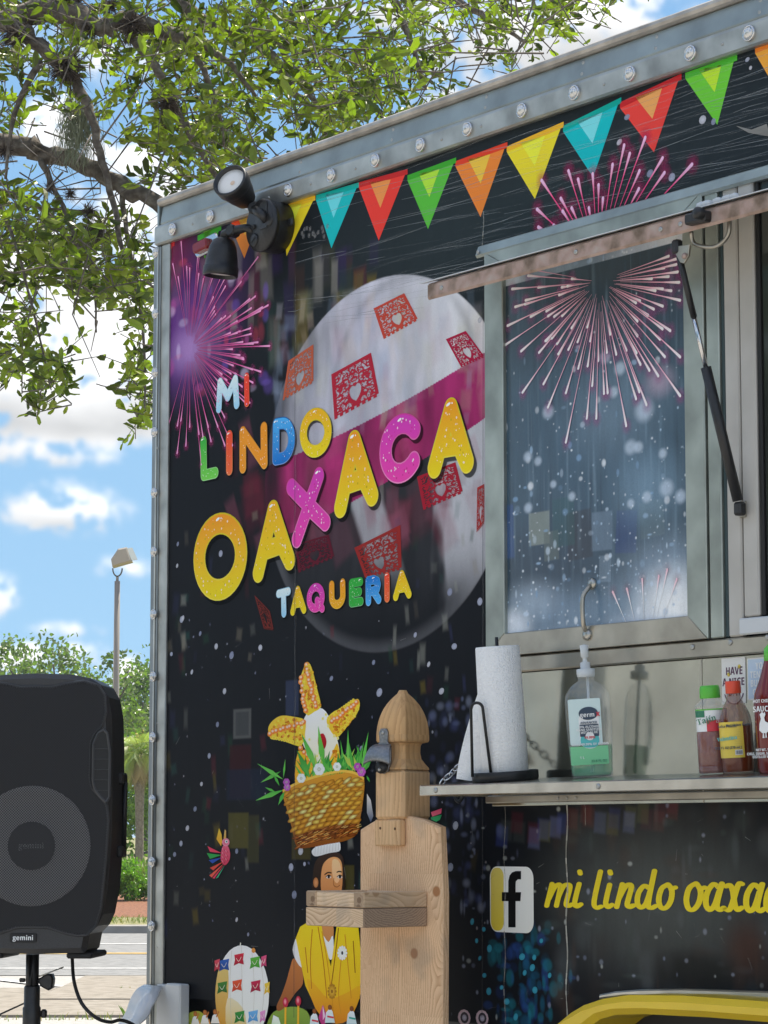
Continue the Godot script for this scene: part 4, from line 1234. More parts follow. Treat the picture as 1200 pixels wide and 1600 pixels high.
		var a := Vector2(q[0], q[1]); var b := Vector2(q[2], q[3])
		var n: Vector2 = (b - a).normalized().orthogonal() * q[4] * 0.42
		blob(st, [a.x, a.y, a.x * 0.55 + b.x * 0.45 + n.x, a.y * 0.55 + b.y * 0.45 + n.y, b.x, b.y, a.x * 0.55 + b.x * 0.45 - n.x, a.y * 0.55 + b.y * 0.45 - n.y], z + 0.0016 + 0.00025 * (k % 4), q[5], q[6], false)
		k += 1
	for i in 46:
		var bx0 := rng.randf_range(470, 574)
		var by0 := 1228.0 - (bx0 - 443) * 0.16 - 4.0
		var tx := bx0 + rng.randf_range(-22, 22)
		var ty0 := by0 - rng.randf_range(14, 42)
		var nn := Vector2(tx - bx0, ty0 - by0).normalized().orthogonal() * rng.randf_range(1.6, 3.6)
		blob(st, [bx0, by0, bx0 * 0.5 + tx * 0.5 + nn.x, by0 * 0.5 + ty0 * 0.5 + nn.y, tx, ty0, bx0 * 0.5 + tx * 0.5 - nn.x, by0 * 0.5 + ty0 * 0.5 - nn.y], z + 0.0014 + 0.00004 * (i % 20), ["3f9a3a", "57ac46", "2a7a34", "86b84c"][i % 4], ["6ab84c", "2f8036", "3f9a3c", "c0b84a"][i % 4], false)
	for q in [[500, 1202, 9, "eef0ee", "cfd6cf"], [528, 1198, 6.5, "eef0ee", "d4dad2"], [472, 1216, 7, "f0f2f0", "cfd6cf"], [560, 1198, 6, "c05ab4", "9a3f98"], [566, 1206, 7, "cf6cc0", "a04aa0"], [449, 1222, 5.5, "b55cb0", "9a4a98"], [450, 1230, 5.5, "c878c4", "9a4a98"]]:
		for i in 6:
			var a := TAU * i / 6.0
			dot(st, q[0] + cos(a) * q[2] * 0.45, q[1] + sin(a) * q[2] * 0.5, q[2] * 0.55, q[2] * 0.6, z + 0.0026 + 0.00003 * i, q[3], q[4])
		dot(st, q[0], q[1], q[2] * 0.3, q[2] * 0.35, z + 0.0029, q[4], "a8ac90")
	part("printed_bouquet", st.commit(), M.ink, t).set_meta("label", "printed green leaves with white and purple flowers")
	# basket
	st = nst()
	blob(st, [443, 1236, 467, 1224, 500, 1213, 533, 1206, 556, 1209, 570, 1218, 568, 1253, 563, 1283, 559, 1303, 540, 1314, 513, 1319, 487, 1324, 465, 1323, 457, 1293, 448, 1260], z + 0.0014, "c98f2e", "7a3f14")
	k = 0
	for row in 13:
		var f := row / 12.5
		for i in 9:
			var u := (i + (0.5 if row % 2 else 0.0)) / 9.0
			if u > 0.98: continue
			var xl := lerpf(446, 466, f) ; var xr := lerpf(568, 558, f)
			var x := lerpf(xl, xr, u) + 2.5
			var y := lerpf(1236, 1322, f) - u * lerpf(22, 18, f) - sin(u * PI) * 5.0 + 4.0
			var low := f > 0.76
			var c: String = (["b5713a", "8f4a1c", "a85f28"] if low else ["e9c85c", "dcae3e", "f0dc8c", "d39a34"])[rng.randi() % (3 if low else 4)]
			var dd := W2(x, y)
			disc(st, dd, 0.0205, 0.0036 if low else 0.0058, z + 0.0017 + 0.00002 * (k % 12), lin(c, PG), lin("8a5418" if not low else "4a1f08", PG), 12, 0.20 + rng.randf_range(-0.12, 0.2))
			k += 1
		line(st, [lerpf(446, 466, f), lerpf(1240, 1322, f), 500, lerpf(1229, 1313, f) - 4, lerpf(568, 558, f), lerpf(1217, 1303, f)], 0.0016, z + 0.0016, "3a1c08")
	line(st, [443, 1236, 467, 1223, 500, 1212, 533, 1205, 556, 1208, 570, 1217], 0.006, z + 0.0022, "d9b24a")
	for i in 70:
		var u := rng.randf()
		var x := lerpf(463, 560, u)
		var y := lerpf(1322, 1300, u) - rng.randf_range(-1, 14)
		line(st, [x, y, x + 7, y - 3], 0.0009, z + 0.0023, ["e08a3a", "f0c070", "5a2408"][i % 3])
	part("printed_basket", st.commit(), M.ink, t).set_meta("label", "printed wicker basket carried on the head")
	# woman
	st = nst()
	blob(st, [492, 1400, 490, 1366, 494, 1346, 506, 1335, 522, 1331, 534, 1336, 538, 1350, 537, 1400], z + 0.0004, "3a2a22", "241913")
	blob(st, [504, 1356, 511, 1344, 521, 1339, 530, 1341, 535, 1350, 536, 1370, 535, 1388, 530, 1404, 518, 1410, 506, 1400, 502, 1384], z + 0.0007, "d99a62", "b5703c")
	blob(st, [520, 1345, 528, 1343, 533, 1352, 534, 1366, 528, 1380, 521, 1370], z + 0.0010, "eab887", "e0a878")
	dot(st, 494.5, 1379, 4.0, 8, z + 0.0010, "c98a5a", "a86a3c")
	line(st, [508, 1367, 513, 1363.5, 519, 1364], 0.0028, z + 0.0014, "1f130e")
	line(st, [527, 1363, 531, 1361.5, 535, 1362.5], 0.0028, z + 0.0014, "1f130e")
	for x in [514.5, 532.0]:
		dot(st, x, 1370, 4.4, 2.8, z + 0.0014, "efe6de", "d8c0b0")
		dot(st, x + 0.3, 1370, 1.9, 2.6, z + 0.0017, "20140f")
		line(st, [x - 4.5, 1370.5, x, 1367, x + 4, 1369.5], 0.0018, z + 0.0018, "1c110c")
	line(st, [523, 1372, 522, 1382, 527, 1386, 532, 1383], 0.0016, z + 0.0014, "8a4f28")
	blob(st, [492, 1325, 500, 1320, 515, 1316, 530, 1315, 533, 1322, 531, 1330, 515, 1333, 497, 1338, 490, 1336, 488, 1330], z + 0.0012, "efefec", "c6c6c4")
	for i in 9: line(st, [493 + i * 4.6, 1336 - i * 0.9, 494 + i * 4.6, 1322 - i * 0.9], 0.0012, z + 0.0015, "a9a9a8")
	blob(st, [503, 1440, 519, 1440, 522, 1462, 514, 1490, 505, 1466], z + 0.0004, "c98a52", "b5763e")
	blob(st, [506, 1462, 514, 1472, 521, 1462, 522, 1490, 517, 1500, 510, 1485], z + 0.0007, "eceae6", "dcd8d2")
	blob(st, [465, 1463, 472, 1472, 474, 1510, 465, 1504, 458, 1484], z + 0.0004, "eceae8", "d8d4d0")
	blob(st, [460, 1497, 472, 1512, 474, 1537, 462, 1552, 448, 1572, 436, 1580, 433, 1572, 440, 1556, 448, 1534, 454, 1512], z + 0.0003, "b8703a", "8a4f28")
	blob(st, [470, 1448, 500, 1430, 508, 1470, 518, 1510, 528, 1440, 560, 1440, 566, 1500, 563, 1560, 545, 1592, 516, 1596, 494, 1574, 478, 1540, 470, 1500, 463, 1466], z + 0.0010, "dfc51e", "e0a81c", false)
	blob(st, [480, 1530, 495, 1540, 515, 1560, 545, 1550, 563, 1540, 562, 1562, 545, 1594, 518, 1598, 494, 1576], z + 0.0013, "dba81c", "cf7a18")
	for q in [[489, 1452, 486, 1500, 488, 1545], [504, 1455, 512, 1500, 520, 1560, 522, 1590], [530, 1450, 524, 1500, 518, 1545], [498, 1448, 506, 1500, 512, 1560], [540, 1460, 545, 1510, 550, 1560], [553, 1470, 556, 1520], [478, 1480, 482, 1520], [535, 1490, 530, 1550, 534, 1585]]:
		line(st, q, 0.0032, z + 0.0016, ["b56a14", "c9861a", "8f4f10"][k % 3])
		k += 1
	for q in [[536, 1489, 8, 11], [520, 1549, 7, 12]]:
		for i in 12:
			var a := TAU * i / 12.0
			dot(st, q[0] + cos(a) * q[2] * 0.8, q[1] + sin(a) * q[3] * 0.85, 1.6, 2.2, z + 0.0019, "f4efe0" if q[1] < 1500 else "a8741a")
		dot(st, q[0], q[1], q[2] * 0.72, q[3] * 0.72, z + 0.0020, "f4efe6" if q[1] < 1500 else "e0b23a", "e8e0d0" if q[1] < 1500 else "b5821e")
		dot(st, q[0], q[1], 1.6, 3.0, z + 0.0023, "2a2a2a" if q[1] < 1500 else "8a5a12")
	part("printed_woman", st.commit(), M.ink, t).set_meta("label", "printed woman in a yellow shawl carrying a basket on her head")
	# bird
	st = nst()
	blob(st, [349, 1322, 356, 1321, 360, 1332, 359, 1344, 352, 1352, 346, 1345, 346, 1333], z, "e0607a", "c93a55")
	dot(st, 353.5, 1316, 6, 6.5, z + 0.0003, "d9486a", "e88aa0")
	dot(st, 354.5, 1315, 2.4, 2.8, z + 0.0006, "f4f0f0"); dot(st, 355, 1315, 1.1, 1.4, z + 0.0009, "101010")
	blob(st, [346, 1322, 339, 1311, 343, 1294, 347, 1304, 348, 1316], z + 0.0003, "e8b83a", "e09a2a", false)
	blob(st, [350, 1311, 352, 1296, 354, 1298, 354, 1310], z + 0.0003, "d9b26a", "c99a4a", false)
	k = 0
	for q in [[347, 1333, 325, 1322, 329, 1331, "d8405c"], [347, 1336, 324, 1333, 329, 1342, "2f9a4a"], [347, 1340, 327, 1344, 333, 1349, "2a4fa8"], [350, 1346, 329, 1356, 334, 1360, "cf4a3a"], [351, 1349, 328, 1368, 332, 1371, "d85a4a"], [352, 1350, 333, 1372, 336, 1373, "d0405a"], [353, 1351, 338, 1373, 342, 1371, "3fa87a"]]:
		blob(st, [q[0], q[1], q[2], q[3], q[4], q[5]], z + 0.0006 + 0.0002 * k, q[6], q[6], false)
		k += 1
	for i in 14: line(st, [348 + (i % 4) * 2.6, 1325 + i * 1.6, 350 + (i % 4) * 2.6, 1328 + i * 1.6], 0.0012, z + 0.0022, ["f0a0b0", "a02040"][i % 2])
	part("printed_bird", st.commit(), M.ink, t).set_meta("label", "small printed pink bird with striped wings")
	st = nst()
	blob(st, [674, 1269, 691, 1263, 690, 1271, 676, 1276], z, "d84a6a", "e06a7a", false)
	blob(st, [674, 1277, 691, 1273, 688, 1281, 682, 1284, 674, 1280], z, "2f9a5a", "3fae6a", false)
	part("printed_tail", st.commit(), M.ink, t)
	# cloth balloon
	st = nst()
	dpoly(st, ellipse(W2(379, 1552), W2(421, 1552).x - W2(379, 1552).x, W2(379, 1477).y - W2(379, 1552).y, 36), z, lin("ecebe6", PG), lin("e0ddd2", PG))
	blob(st, [341, 1520, 346, 1512, 356, 1508, 358, 1540, 356, 1580, 358, 1606, 348, 1612, 340, 1585, 337, 1552], z + 0.0003, "cfb870", "c98a24")
	blob(st, [356, 1560, 380, 1575, 384, 1610, 356, 1610], z + 0.0004, "dcd0ae", "cdae5a")
	for q in [[363, 1485, 360, 1540, 363, 1606], [394, 1484, 398, 1540, 396, 1606], [378, 1478, 379, 1540, 380, 1606], [408, 1500, 413, 1550, 408, 1600]]: line(st, q, 0.0012, z + 0.0007, "b9b4a4")
	k = 0
	for q in [[351, 1508, "2d5aa8", "1f3f80"], [374, 1499, "c8283c", "9a1a30"], [399, 1504, "5aa83a", "3f8a2c"], [348, 1543, "3f7a34", "2c5a28"], [371, 1540, "d8502c", "b83c24"], [400, 1541, "b81f44", "901838"], [418, 1544, "e0bc3a", "c8a02a"], [375, 1589, "2f8a3a", "2a6a2c"], [396, 1588, "6aa8d8", "4a8ac0"], [411, 1588, "d890c0", "c070a8"], [413, 1502, "d0507a", "b03a60"], [340, 1508, "c84a5a", "a83040"]]:
		var s := 0.55 if (q[0] > 405 or q[0] < 345) else 1.0
		blob(st, [q[0] - 7 * s, q[1] - 7, q[0] + 8 * s, q[1] - 10, q[0] + 6.5 * s, q[1], q[0] + 8 * s, q[1] + 8, q[0], q[1] + 6, q[0] - 8 * s, q[1] + 10, q[0] - 6 * s, q[1] + 1], z + 0.0010, q[2], q[3], false)
		line(st, [q[0] - 4 * s, q[1] - 2, q[0], q[1] + 3, q[0] + 4 * s, q[1] - 4], 0.0014, z + 0.0013, "f0d8c8")
		k += 1
	line(st, [376, 1478, 377, 1473], 0.004, z + 0.001, "d8d4c8")
	dot(st, 397, 1485, 3, 4, z + 0.001, "c9863a"); 
	part("printed_balloon", st.commit(), M.ink, t).set_meta("label", "printed white cloth balloon with coloured paper squares")
	# small dancers and plants along the bottom edge
	st = nst()
	blob(st, [291, 1590, 298, 1582, 312, 1580, 322, 1590, 322, 1610, 291, 1610], z, "9aa03a", "7c8a30")
	part("printed_shrub", st.commit(), M.ink, t)
	for q in [[306, 1584], [321, 1582], [337, 1581]]:
		st = nst()
		dot(st, q[0], q[1], 3.2, 4.2, z + 0.0006, "b5713c", "9a5a2c")
		blob(st, [q[0] - 7, q[1] + 18, q[0] - 4, q[1] + 6, q[0], q[1] + 2, q[0] + 3, q[1] + 5, q[0] + 7, q[1] + 18], z + 0.0004, "f0ece4", "dcd4c8", false)
		line(st, [q[0] + 2, q[1] + 8, q[0] + 6, q[1] - 1], 0.005, z + 0.0009, "b5713c")
		line(st, [q[0] + 6, q[1] + 10, q[0] + 8, q[1] + 18], 0.004, z + 0.0009, "d8902a")
		part("printed_dancer", st.commit(), M.ink, t)
	st = nst()
	blob(st, [421, 1612, 424, 1586, 440, 1576, 462, 1573, 480, 1580, 486, 1596, 486, 1612], z, "7f9a3c", "6a8430")
	for q in [[447, 1566], [467, 1564]]:
		line(st, [q[0], q[1], q[0] - 0.5, q[1] + 40], 0.008, z + 0.0006, "e0a82a")
		dot(st, q[0], q[1], 4.5, 8, z + 0.0009, "c8304a", "a81f38"); dot(st, q[0] - 0.5, q[1] - 1, 2.4, 5, z + 0.0012, "e8a0a8", "c8405a")
	blob(st, [425, 1600, 428, 1586, 436, 1590, 440, 1602], z + 0.0006, "eef0e8", "cfe0c0", false)
	part("printed_cactus", st.commit(), M.ink, t)
	st = nst()
	blob(st, [506, 1570, 514, 1592, 506, 1606, 499, 1590], z + 0.0030, "c84a8a", "a82a6a", false)
	blob(st, [506, 1572, 510, 1588, 506, 1594], z + 0.0033, "f0e0e8", "e8a0c0", false)
	part("printed_kite", st.commit(), M.ink, t)
	for q in [[493, 1584], [517, 1578], [551, 1580]]:
		st = nst()
		dot(st, q[0], q[1] - 4, 3.2, 4.2, z + 0.0034, "8a5028", "7a4420")
		blob(st, [q[0] - 8, q[1] + 20, q[0] - 6, q[1] + 4, q[0], q[1] - 3, q[0] + 4, q[1] + 2, q[0] + 8, q[1] + 20], z + 0.0031, "e8ecea", "bcd0d0", false)
		line(st, [q[0] - 4, q[1] + 10, q[0] + 6, q[1] + 12], 0.004, z + 0.0036, ["e0a030", "c83a4a", "3a9a8a"][int(q[0]) % 3])
		part("printed_dancer", st.commit(), M.ink, t)
	for q in [[726, 1590], [754, 1591]]:
		st = nst()
		dot(st, q[0], q[1], 10, 13, z, "e8d8d8", "c8a8ac"); dot(st, q[0] + 0.5, q[1], 6.5, 9, z + 0.0003, "5a4a52", "3a3036"); dot(st, q[0] + 0.5, q[1], 3.6, 5, z + 0.0006, "c8c0c8", "9a92a0")
		part("printed_eye", st.commit(), M.ink, t)
	st = nst()
	blob(st, [574, 1240, 580, 1250, 584, 1275, 580, 1285, 574, 1270], z, "cfcac2", "3a4a66", false)
	part("printed_ribbon", st.commit(), M.ink, t)
	# knocks and scratches over the lower wrap
	st = nst()
	for kk in 90:
		var x := rng.randf_range(270, 1190)
		var y := rng.randf_range(1000 if x < 740 else 1260, 1590)
		var a := rng.randf_range(-1.6, 1.6)
		var l := rng.randf_range(3, 22)
		var c := Color(0.5, 0.5, 0.48, rng.randf_range(0.12, 0.5))
		strip(st, W2(x, y), W2(x + cos(a) * l * 0.6, y + sin(a) * l), 0.0010, 0.0004, 0.0072 + 0.00001 * (kk % 20), c, c)
	for q in [[1152, 197, 1176, 203, 1200, 194, 1206, 214, 1172, 208]]:
		dpoly(st, pxpoly(q), 0.0072, Color(0.45, 0.44, 0.40, 0.6), Color(0.4, 0.38, 0.34, 0.5))
	for x in [463.0, 757.0]:
		strip(st, W2(x, 430), W2(x - 2, 1590), 0.0014, 0.0014, 0.0074, Color(0.05, 0.05, 0.055, 0.7), Color(0.05, 0.05, 0.055, 0.7))
		strip(st, W2(x + 1.0, 430), W2(x - 1.0, 1590), 0.0008, 0.0008, 0.0075, Color(0.3, 0.3, 0.3, 0.3), Color(0.3, 0.3, 0.3, 0.3))
	part("scratch", st.commit(), M.ink_alpha, t).set_meta("kind", "stuff")

# ---------------------------------------------------------------- things on and by the trailer
func shelf_point(px: float, z: float) -> Vector3:          # resting point on the shelf
	return Vector3(W(px, 1220, z).x, shelf_y + (shelf_z - z) * shelf_tilt + 0.0022, z)

func build_shelf_things() -> void:
	# paper towel holder and its roll
	var zc := 0.105
	var c := shelf_point(790, zc)
	var rb: float = (W(846, 1210, zc) - W(735, 1210, zc)).dot(right) * 0.5
	var pth := thing("towel_holder", "black wire paper towel holder with a round base on the steel shelf", "towel holder", c)
	pth.basis = Basis(Vector3.RIGHT, shelf_tilt) * pth.basis
	part("base", lathem([Vector2(0, 0), Vector2(rb * 0.97, 0), Vector2(rb, 0.003), Vector2(rb, 0.017), Vector2(rb * 0.98, 0.0195), Vector2(rb * 0.94, 0.019), Vector2(rb * 0.93, 0.008), Vector2(0, 0.007)], 40), M.black_metal, pth)
	part("centre_rod", tubem([Vector3(0, 0.005, 0), Vector3(0, 0.295, 0)], [0.0035], 8), M.black_metal, pth)
	var k := rb * 0.90
	var out := (-right * 0.80 - level * 0.60).normalized()
	var side := (right * 0.95 - level * 0.3).normalized()
	var b0 := out * k
	var hp := []
	for i in 13:
		var a := PI * i / 12
		hp.append(Vector3(0, 0.150, 0) + b0 * 1.03 + side * cos(a) * 0.0125 + Vector3.UP * sin(a) * 0.0125)
	var hoop := [b0 + side * 0.020 + Vector3(0, 0.012, 0)]
	hoop.append_array(hp)
	hoop.append(b0 - side * 0.020 + Vector3(0, 0.012, 0))
	part("wire_arm", tubem(hoop, [0.0031], 8), M.black_metal, pth)
	var rl := thing("paper_towel_roll", "white quilted paper towel roll with its loose sheet hanging down", "paper towels", c + Vector3(0.0, 0.0085, 0.0))
	rl.basis = Basis(Vector3.RIGHT, shelf_tilt) * rl.basis
	var rr: float = (W(812, 1100, zc) - W(738, 1100, zc)).dot(right) * 0.5
	var H := W(776, 998, zc).y - W(776, 1200, zc).y
	part("roll", lathem([Vector2(0.019, 0), Vector2(rr * 0.98, 0), Vector2(rr * 1.04, 0.004), Vector2(rr * 1.03, H * 0.4), Vector2(rr * 0.985, H - 0.003), Vector2(rr * 0.96, H), Vector2(0.019, H)], 44), M.towel, rl)
	part("core", lathem([Vector2(0.019, 0.001), Vector2(0.019, H - 0.001), Vector2(0.0175, H - 0.001), Vector2(0.0175, 0.001)], 24), M.cardboard, rl)
	var st := nst(true)
	var rows := 14
	var cols := 10
	var grid := []
	for j in rows + 1:
		var g := []
		var fj := float(j) / rows
		for i in cols + 1:
			var f := float(i) / cols
			var ang := atan2(-right.z, -right.x)
			# leaves the roll at its far side and falls away from it, towards the left
			var start := Vector3(-right.x, 0, -right.z) * rr * 0.92 + Vector3(0.010, 0, -0.030)
			var reach := (0.010 + 0.052 * (1.0 - pow(fj, 1.6)) + 0.014 * (1 - fj)) * f
			var v := start + Vector3(-right.x, 0, -right.z) * reach * 1.15 + Vector3(0, 0, 0.010 * sin(f * 3.0 + fj * 2.0))
			v.y = lerpf(-0.006 - 0.004 * sin(f * 4.0), H * (0.93 - 0.04 * f * f), fj) + 0.004
			g.append(v)
		grid.append(g)
	for j in rows:
		for i in cols:
			quad(st, grid[j][i], grid[j][i + 1], grid[j + 1][i + 1], grid[j + 1][i])
	part("loose_sheet", fin(st), M.towel, rl)
	# hand sanitiser
	var zb := 0.062
	c = shelf_point(926, zb)
	var hs := thing("sanitizer_bottle", "clear pump bottle of green hand sanitizer in the middle of the shelf", "sanitizer bottle", c, 0.72)
	hs.basis = Basis(Vector3.RIGHT, shelf_tilt) * hs.basis
	var bw: float = 72.0 / FOC * (eye - c).dot(-level) * 0.5
	var bh: float = 150.0 / FOC * (eye - c).dot(-level)
	var prof := [Vector2(0, 0.001), Vector2(bw * 0.82, 0.0), Vector2(bw * 0.90, 0.006), Vector2(bw * 0.92, 0.03), Vector2(bw * 0.99, bh * 0.5), Vector2(bw * 1.0, bh * 0.78), Vector2(bw * 0.96, bh * 0.86), Vector2(bw * 0.7, bh * 0.95), Vector2(bw * 0.36, bh * 1.0), Vector2(bw * 0.33, bh * 1.06)]
	part("bottle", lathem(prof, 32, Transform3D.IDENTITY, true, 1.0, 0.58), M.clear_plastic, hs)
	var lv := bh * 0.33
	part("gel", lathem([Vector2(0, 0.004), Vector2(bw * 0.80, 0.004), Vector2(bw * 0.885, 0.012), Vector2(bw * 0.90, 0.03), Vector2(bw * 0.935, lv), Vector2(0, lv)], 32, Transform3D.IDENTITY, true, 1.0, 0.55), M.gel, hs)
	var pump := part("pump", lathem([Vector2(0, bh * 1.04), Vector2(bw * 0.38, bh * 1.04), Vector2(bw * 0.40, bh * 1.07), Vector2(bw * 0.40, bh * 1.12), Vector2(bw * 0.36, bh * 1.125), Vector2(bw * 0.22, bh * 1.13), Vector2(bw * 0.22, bh * 1.19), Vector2(bw * 0.10, bh * 1.20), Vector2(bw * 0.10, bh * 1.24), Vector2(bw * 0.17, bh * 1.25), Vector2(bw * 0.19, bh * 1.37), Vector2(0, bh * 1.38)], 20), M.milky, hs)
	part("dip_tube", tubem([Vector3(0, 0.01, 0), Vector3(0.003, bh * 1.05, 0)], [0.003], 6), M.milky, hs)
	var zf := bw * 0.58 + 0.0012
	# label sheets bulge with the bottle: strips that follow its front
	var lab := func(x0: float, x1: float, y0: float, y1: float, off: float, m: Material, nm: String, ell := false, rnd := 0.15) -> void:
		var p := PackedVector2Array()
		if ell:
			p = ellipse(Vector2((x0 + x1) * 0.5, (y0 + y1) * 0.5) * 1.0, (x1 - x0) * 0.5, (y1 - y0) * 0.5, 24)
		else:
			p = round_rect((x1 - x0) , (y1 - y0), minf(x1 - x0, y1 - y0) * rnd, 4, Vector2((x0 + x1) * 0.5, (y0 + y1) * 0.5))
		part(nm, slabm(p, zf + off - 0.0004, zf + off, 0.0), m, hs)
	lab.call(-bw * 0.78, bw * 0.62, bh * 0.34, bh * 0.815, 0.0, M.label_mint, "label", false, 0.05)
	lab.call(-bw * 0.80, bw * 0.84, bh * 0.135, bh * 0.325, 0.0, M.label_green, "label", false, 0.06)
	lab.call(-bw * 0.36, bw * 0.52, bh * 0.30, bh * 0.70, 0.0006, M.label_white, "label_badge", false, 0.45)
	lab.call(-bw * 0.33, bw * 0.49, bh * 0.31, bh * 0.46, 0.0012, M.label_teal, "label_badge", false, 0.45)
	lab.call(-bw * 0.33, bw * 0.49, bh * 0.425, bh * 0.55, 0.0018, M.label_navy, "label_badge", false, 0.05)
	lab.call(-bw * 0.34, bw * 0.50, bh * 0.595, bh * 0.73, 0.0012, M.label_navy, "label_badge", true)
	lab.call(-bw * 0.10, bw * 0.28, bh * 0.385, bh * 0.47, 0.0024, M.label_white, "label_badge", true)
	for q in [["germ", 0.04, 0.648, 0.0086, "label_white"], ["x", 0.50, 0.656, 0.0112, "label_red"], ["ADVANCED", 0.08, 0.567, 0.0038, "label_navy"], ["70% ALCOHOL", 0.08, 0.525, 0.0030, "label_white"], ["HAND SANITIZER", 0.08, 0.495, 0.0027, "label_white"], ["WITH ALOE", 0.08, 0.466, 0.0030, "label_white"], ["99.99%", 0.09, 0.415, 0.0036, "label_red"], ["KILLS 99.99% OF GERMS", 0.09, 0.345, 0.0016, "label_white"], ["1 L", -0.3, 0.21, 0.005, "label_white"], ["33.8 FL OZ", 0.42, 0.17, 0.004, "label_dark_green"]]:
		part("lettering", text_mesh(q[0], q[3]), M[q[4]], hs, Transform3D(Basis(), Vector3(q[1] * bw, q[2] * bh, zf + 0.0031)))
	# seasoning, hot sauce, chilli sauce
	var scale_of := func(p: Vector3, pixels: float) -> float: return pixels / FOC * (eye - p).dot(-level)
	zb = 0.075
	c = shelf_point(1118, zb)
	var R: float = scale_of.call(c, 26.0)
	var hh: float = scale_of.call(c, 138.0)
	var facing := 0.62
	var ts := thing("seasoning_bottle", "round bottle of red chilli seasoning with a bright green cap", "seasoning bottle", c, facing)
	ts.basis = Basis(Vector3.RIGHT, shelf_tilt) * ts.basis
	part("bottle", lathem([Vector2(0, 0.001), Vector2(R * 0.94, 0), Vector2(R, 0.005), Vector2(R, hh * 0.09), Vector2(R * 0.95, hh * 0.10), Vector2(R * 0.97, hh * 0.12), Vector2(R * 0.97, hh * 0.46), Vector2(R * 0.92, hh * 0.475), Vector2(R * 0.92, hh * 0.74), Vector2(R * 0.97, hh * 0.75), Vector2(R * 0.93, hh * 0.79), Vector2(R * 0.58, hh * 0.84), Vector2(R * 0.55, hh * 0.90)], 32), M.clear_plastic, ts)
	part("powder", lathem([Vector2(0, 0.003), Vector2(R * 0.93, 0.003), Vector2(R * 0.96, 0.008), Vector2(R * 0.945, hh * 0.46), Vector2(R * 0.90, hh * 0.475), Vector2(R * 0.90, hh * 0.58), Vector2(0, hh * 0.60)], 32), M.chilli, ts)
	var cap := part("cap", lathem([Vector2(0, hh * 0.855), Vector2(R * 0.60, hh * 0.855), Vector2(R * 0.62, hh * 0.86), Vector2(R * 0.60, hh * 0.965), Vector2(R * 0.55, hh * 0.995), Vector2(R * 0.50, hh * 1.0), Vector2(0, hh * 1.0)], 28), M.green_cap, ts)
	curved_label(ts, R * 0.93, hh * 0.485, hh * 0.735, -1.7, 1.7, M.label_white, "label")
	curved_label(ts, R * 0.945, hh * 0.485, hh * 0.61, -0.15, 1.7, M.label_red, "label")
	curved_label(ts, R * 0.945, hh * 0.645, hh * 0.72, -1.7, -0.25, M.label_dark_green, "label")
	curved_label(ts, R * 0.945, hh * 0.722, hh * 0.736, -1.7, 1.7, M.green_cap, "label")
	part("lettering", text_mesh("Tajín", 0.0105, true, true), M.label_dark_green, ts, Transform3D(Basis(Vector3.UP, -0.05) * Basis(Vector3.BACK, 0.22), Vector3(-R * 0.12, hh * 0.615, R * 1.02)))
	part("lettering", text_mesh("Clásico", 0.004, true, true), M.label_white, ts, Transform3D(Basis(Vector3.UP, 0.7) * Basis(Vector3.BACK, 0.2), Vector3(R * 0.72, hh * 0.60, R * 0.72)))
	zb = 0.075
	c = shelf_point(1155, zb)
	R = scale_of.call(c, 25.5)
	hh = scale_of.call(c, 144.0)
	var hot := thing("hot_sauce_bottle", "hot sauce bottle with an orange-red cap and a yellow label", "sauce bottle", c, facing)
	hot.basis = Basis(Vector3.RIGHT, shelf_tilt) * hot.basis
	part("bottle", lathem([Vector2(0, 0.001), Vector2(R * 0.95, 0), Vector2(R, 0.006), Vector2(R * 1.0, hh * 0.54), Vector2(R * 0.93, hh * 0.62), Vector2(R * 0.70, hh * 0.72), Vector2(R * 0.46, hh * 0.80), Vector2(R * 0.42, hh * 0.88)], 32), M.sauce_glass, hot)
	part("sauce", lathem([Vector2(0, 0.004), Vector2(R * 0.92, 0.004), Vector2(R * 0.96, 0.010), Vector2(R * 0.96, hh * 0.52), Vector2(0, hh * 0.525)], 32), M.hot_sauce, hot)
	part("cap", lathem([Vector2(0, hh * 0.865), Vector2(R * 0.46, hh * 0.865), Vector2(R * 0.48, hh * 0.87), Vector2(R * 0.475, hh * 0.99), Vector2(R * 0.44, hh), Vector2(0, hh)], 28), M.red_cap, hot)
	curved_label(hot, R * 1.02, hh * 0.175, hh * 0.56, -1.5, 0.62, M.label_yellow, "label")
	curved_label(hot, R * 1.035, hh * 0.205, hh * 0.26, 0.05, 0.5, M.label_white, "label")
	for i in 9: curved_label(hot, R * 1.045, hh * 0.212, hh * 0.252, 0.09 + i * 0.043, 0.105 + i * 0.043 + (i % 3) * 0.006, M.black, "barcode_bar")
	part("lettering", text_mesh("Valentina", 0.0066, true, true), M.label_teal, hot, Transform3D(Basis(Vector3.UP, -0.42) * Basis(Vector3.BACK, 0.08), Vector3(-R * 0.40, hh * 0.385, R * 0.98)))
	part("lettering", text_mesh("Salsa Picante", 0.0032), M.label_navy, hot, Transform3D(Basis(Vector3.UP, -0.30), Vector3(-R * 0.34, hh * 0.515, R * 1.0)))
	part("lettering", text_mesh("12.5 FL OZ (370 mL)", 0.0025), M.label_navy, hot, Transform3D(Basis(Vector3.UP, -0.35), Vector3(-R * 0.38, hh * 0.285, R * 0.99)))
	part("lettering", text_mesh("Nutrition Facts", 0.0025), M.label_navy, hot, Transform3D(Basis(Vector3.UP, 0.32), Vector3(R * 0.33, hh * 0.525, R * 1.0)))
	for i in 8: part("lettering", spanm(Vector3(R * 0.05, hh * (0.30 + i * 0.025), R * 1.045), Vector3(R * 0.5, hh * (0.3005 + i * 0.025), R * 1.046), 0.0), M.label_navy, hot)
	zb = 0.080
	c = shelf_point(1222, zb)
	R = scale_of.call(c, 36.0)
	hh = scale_of.call(c, 225.0)
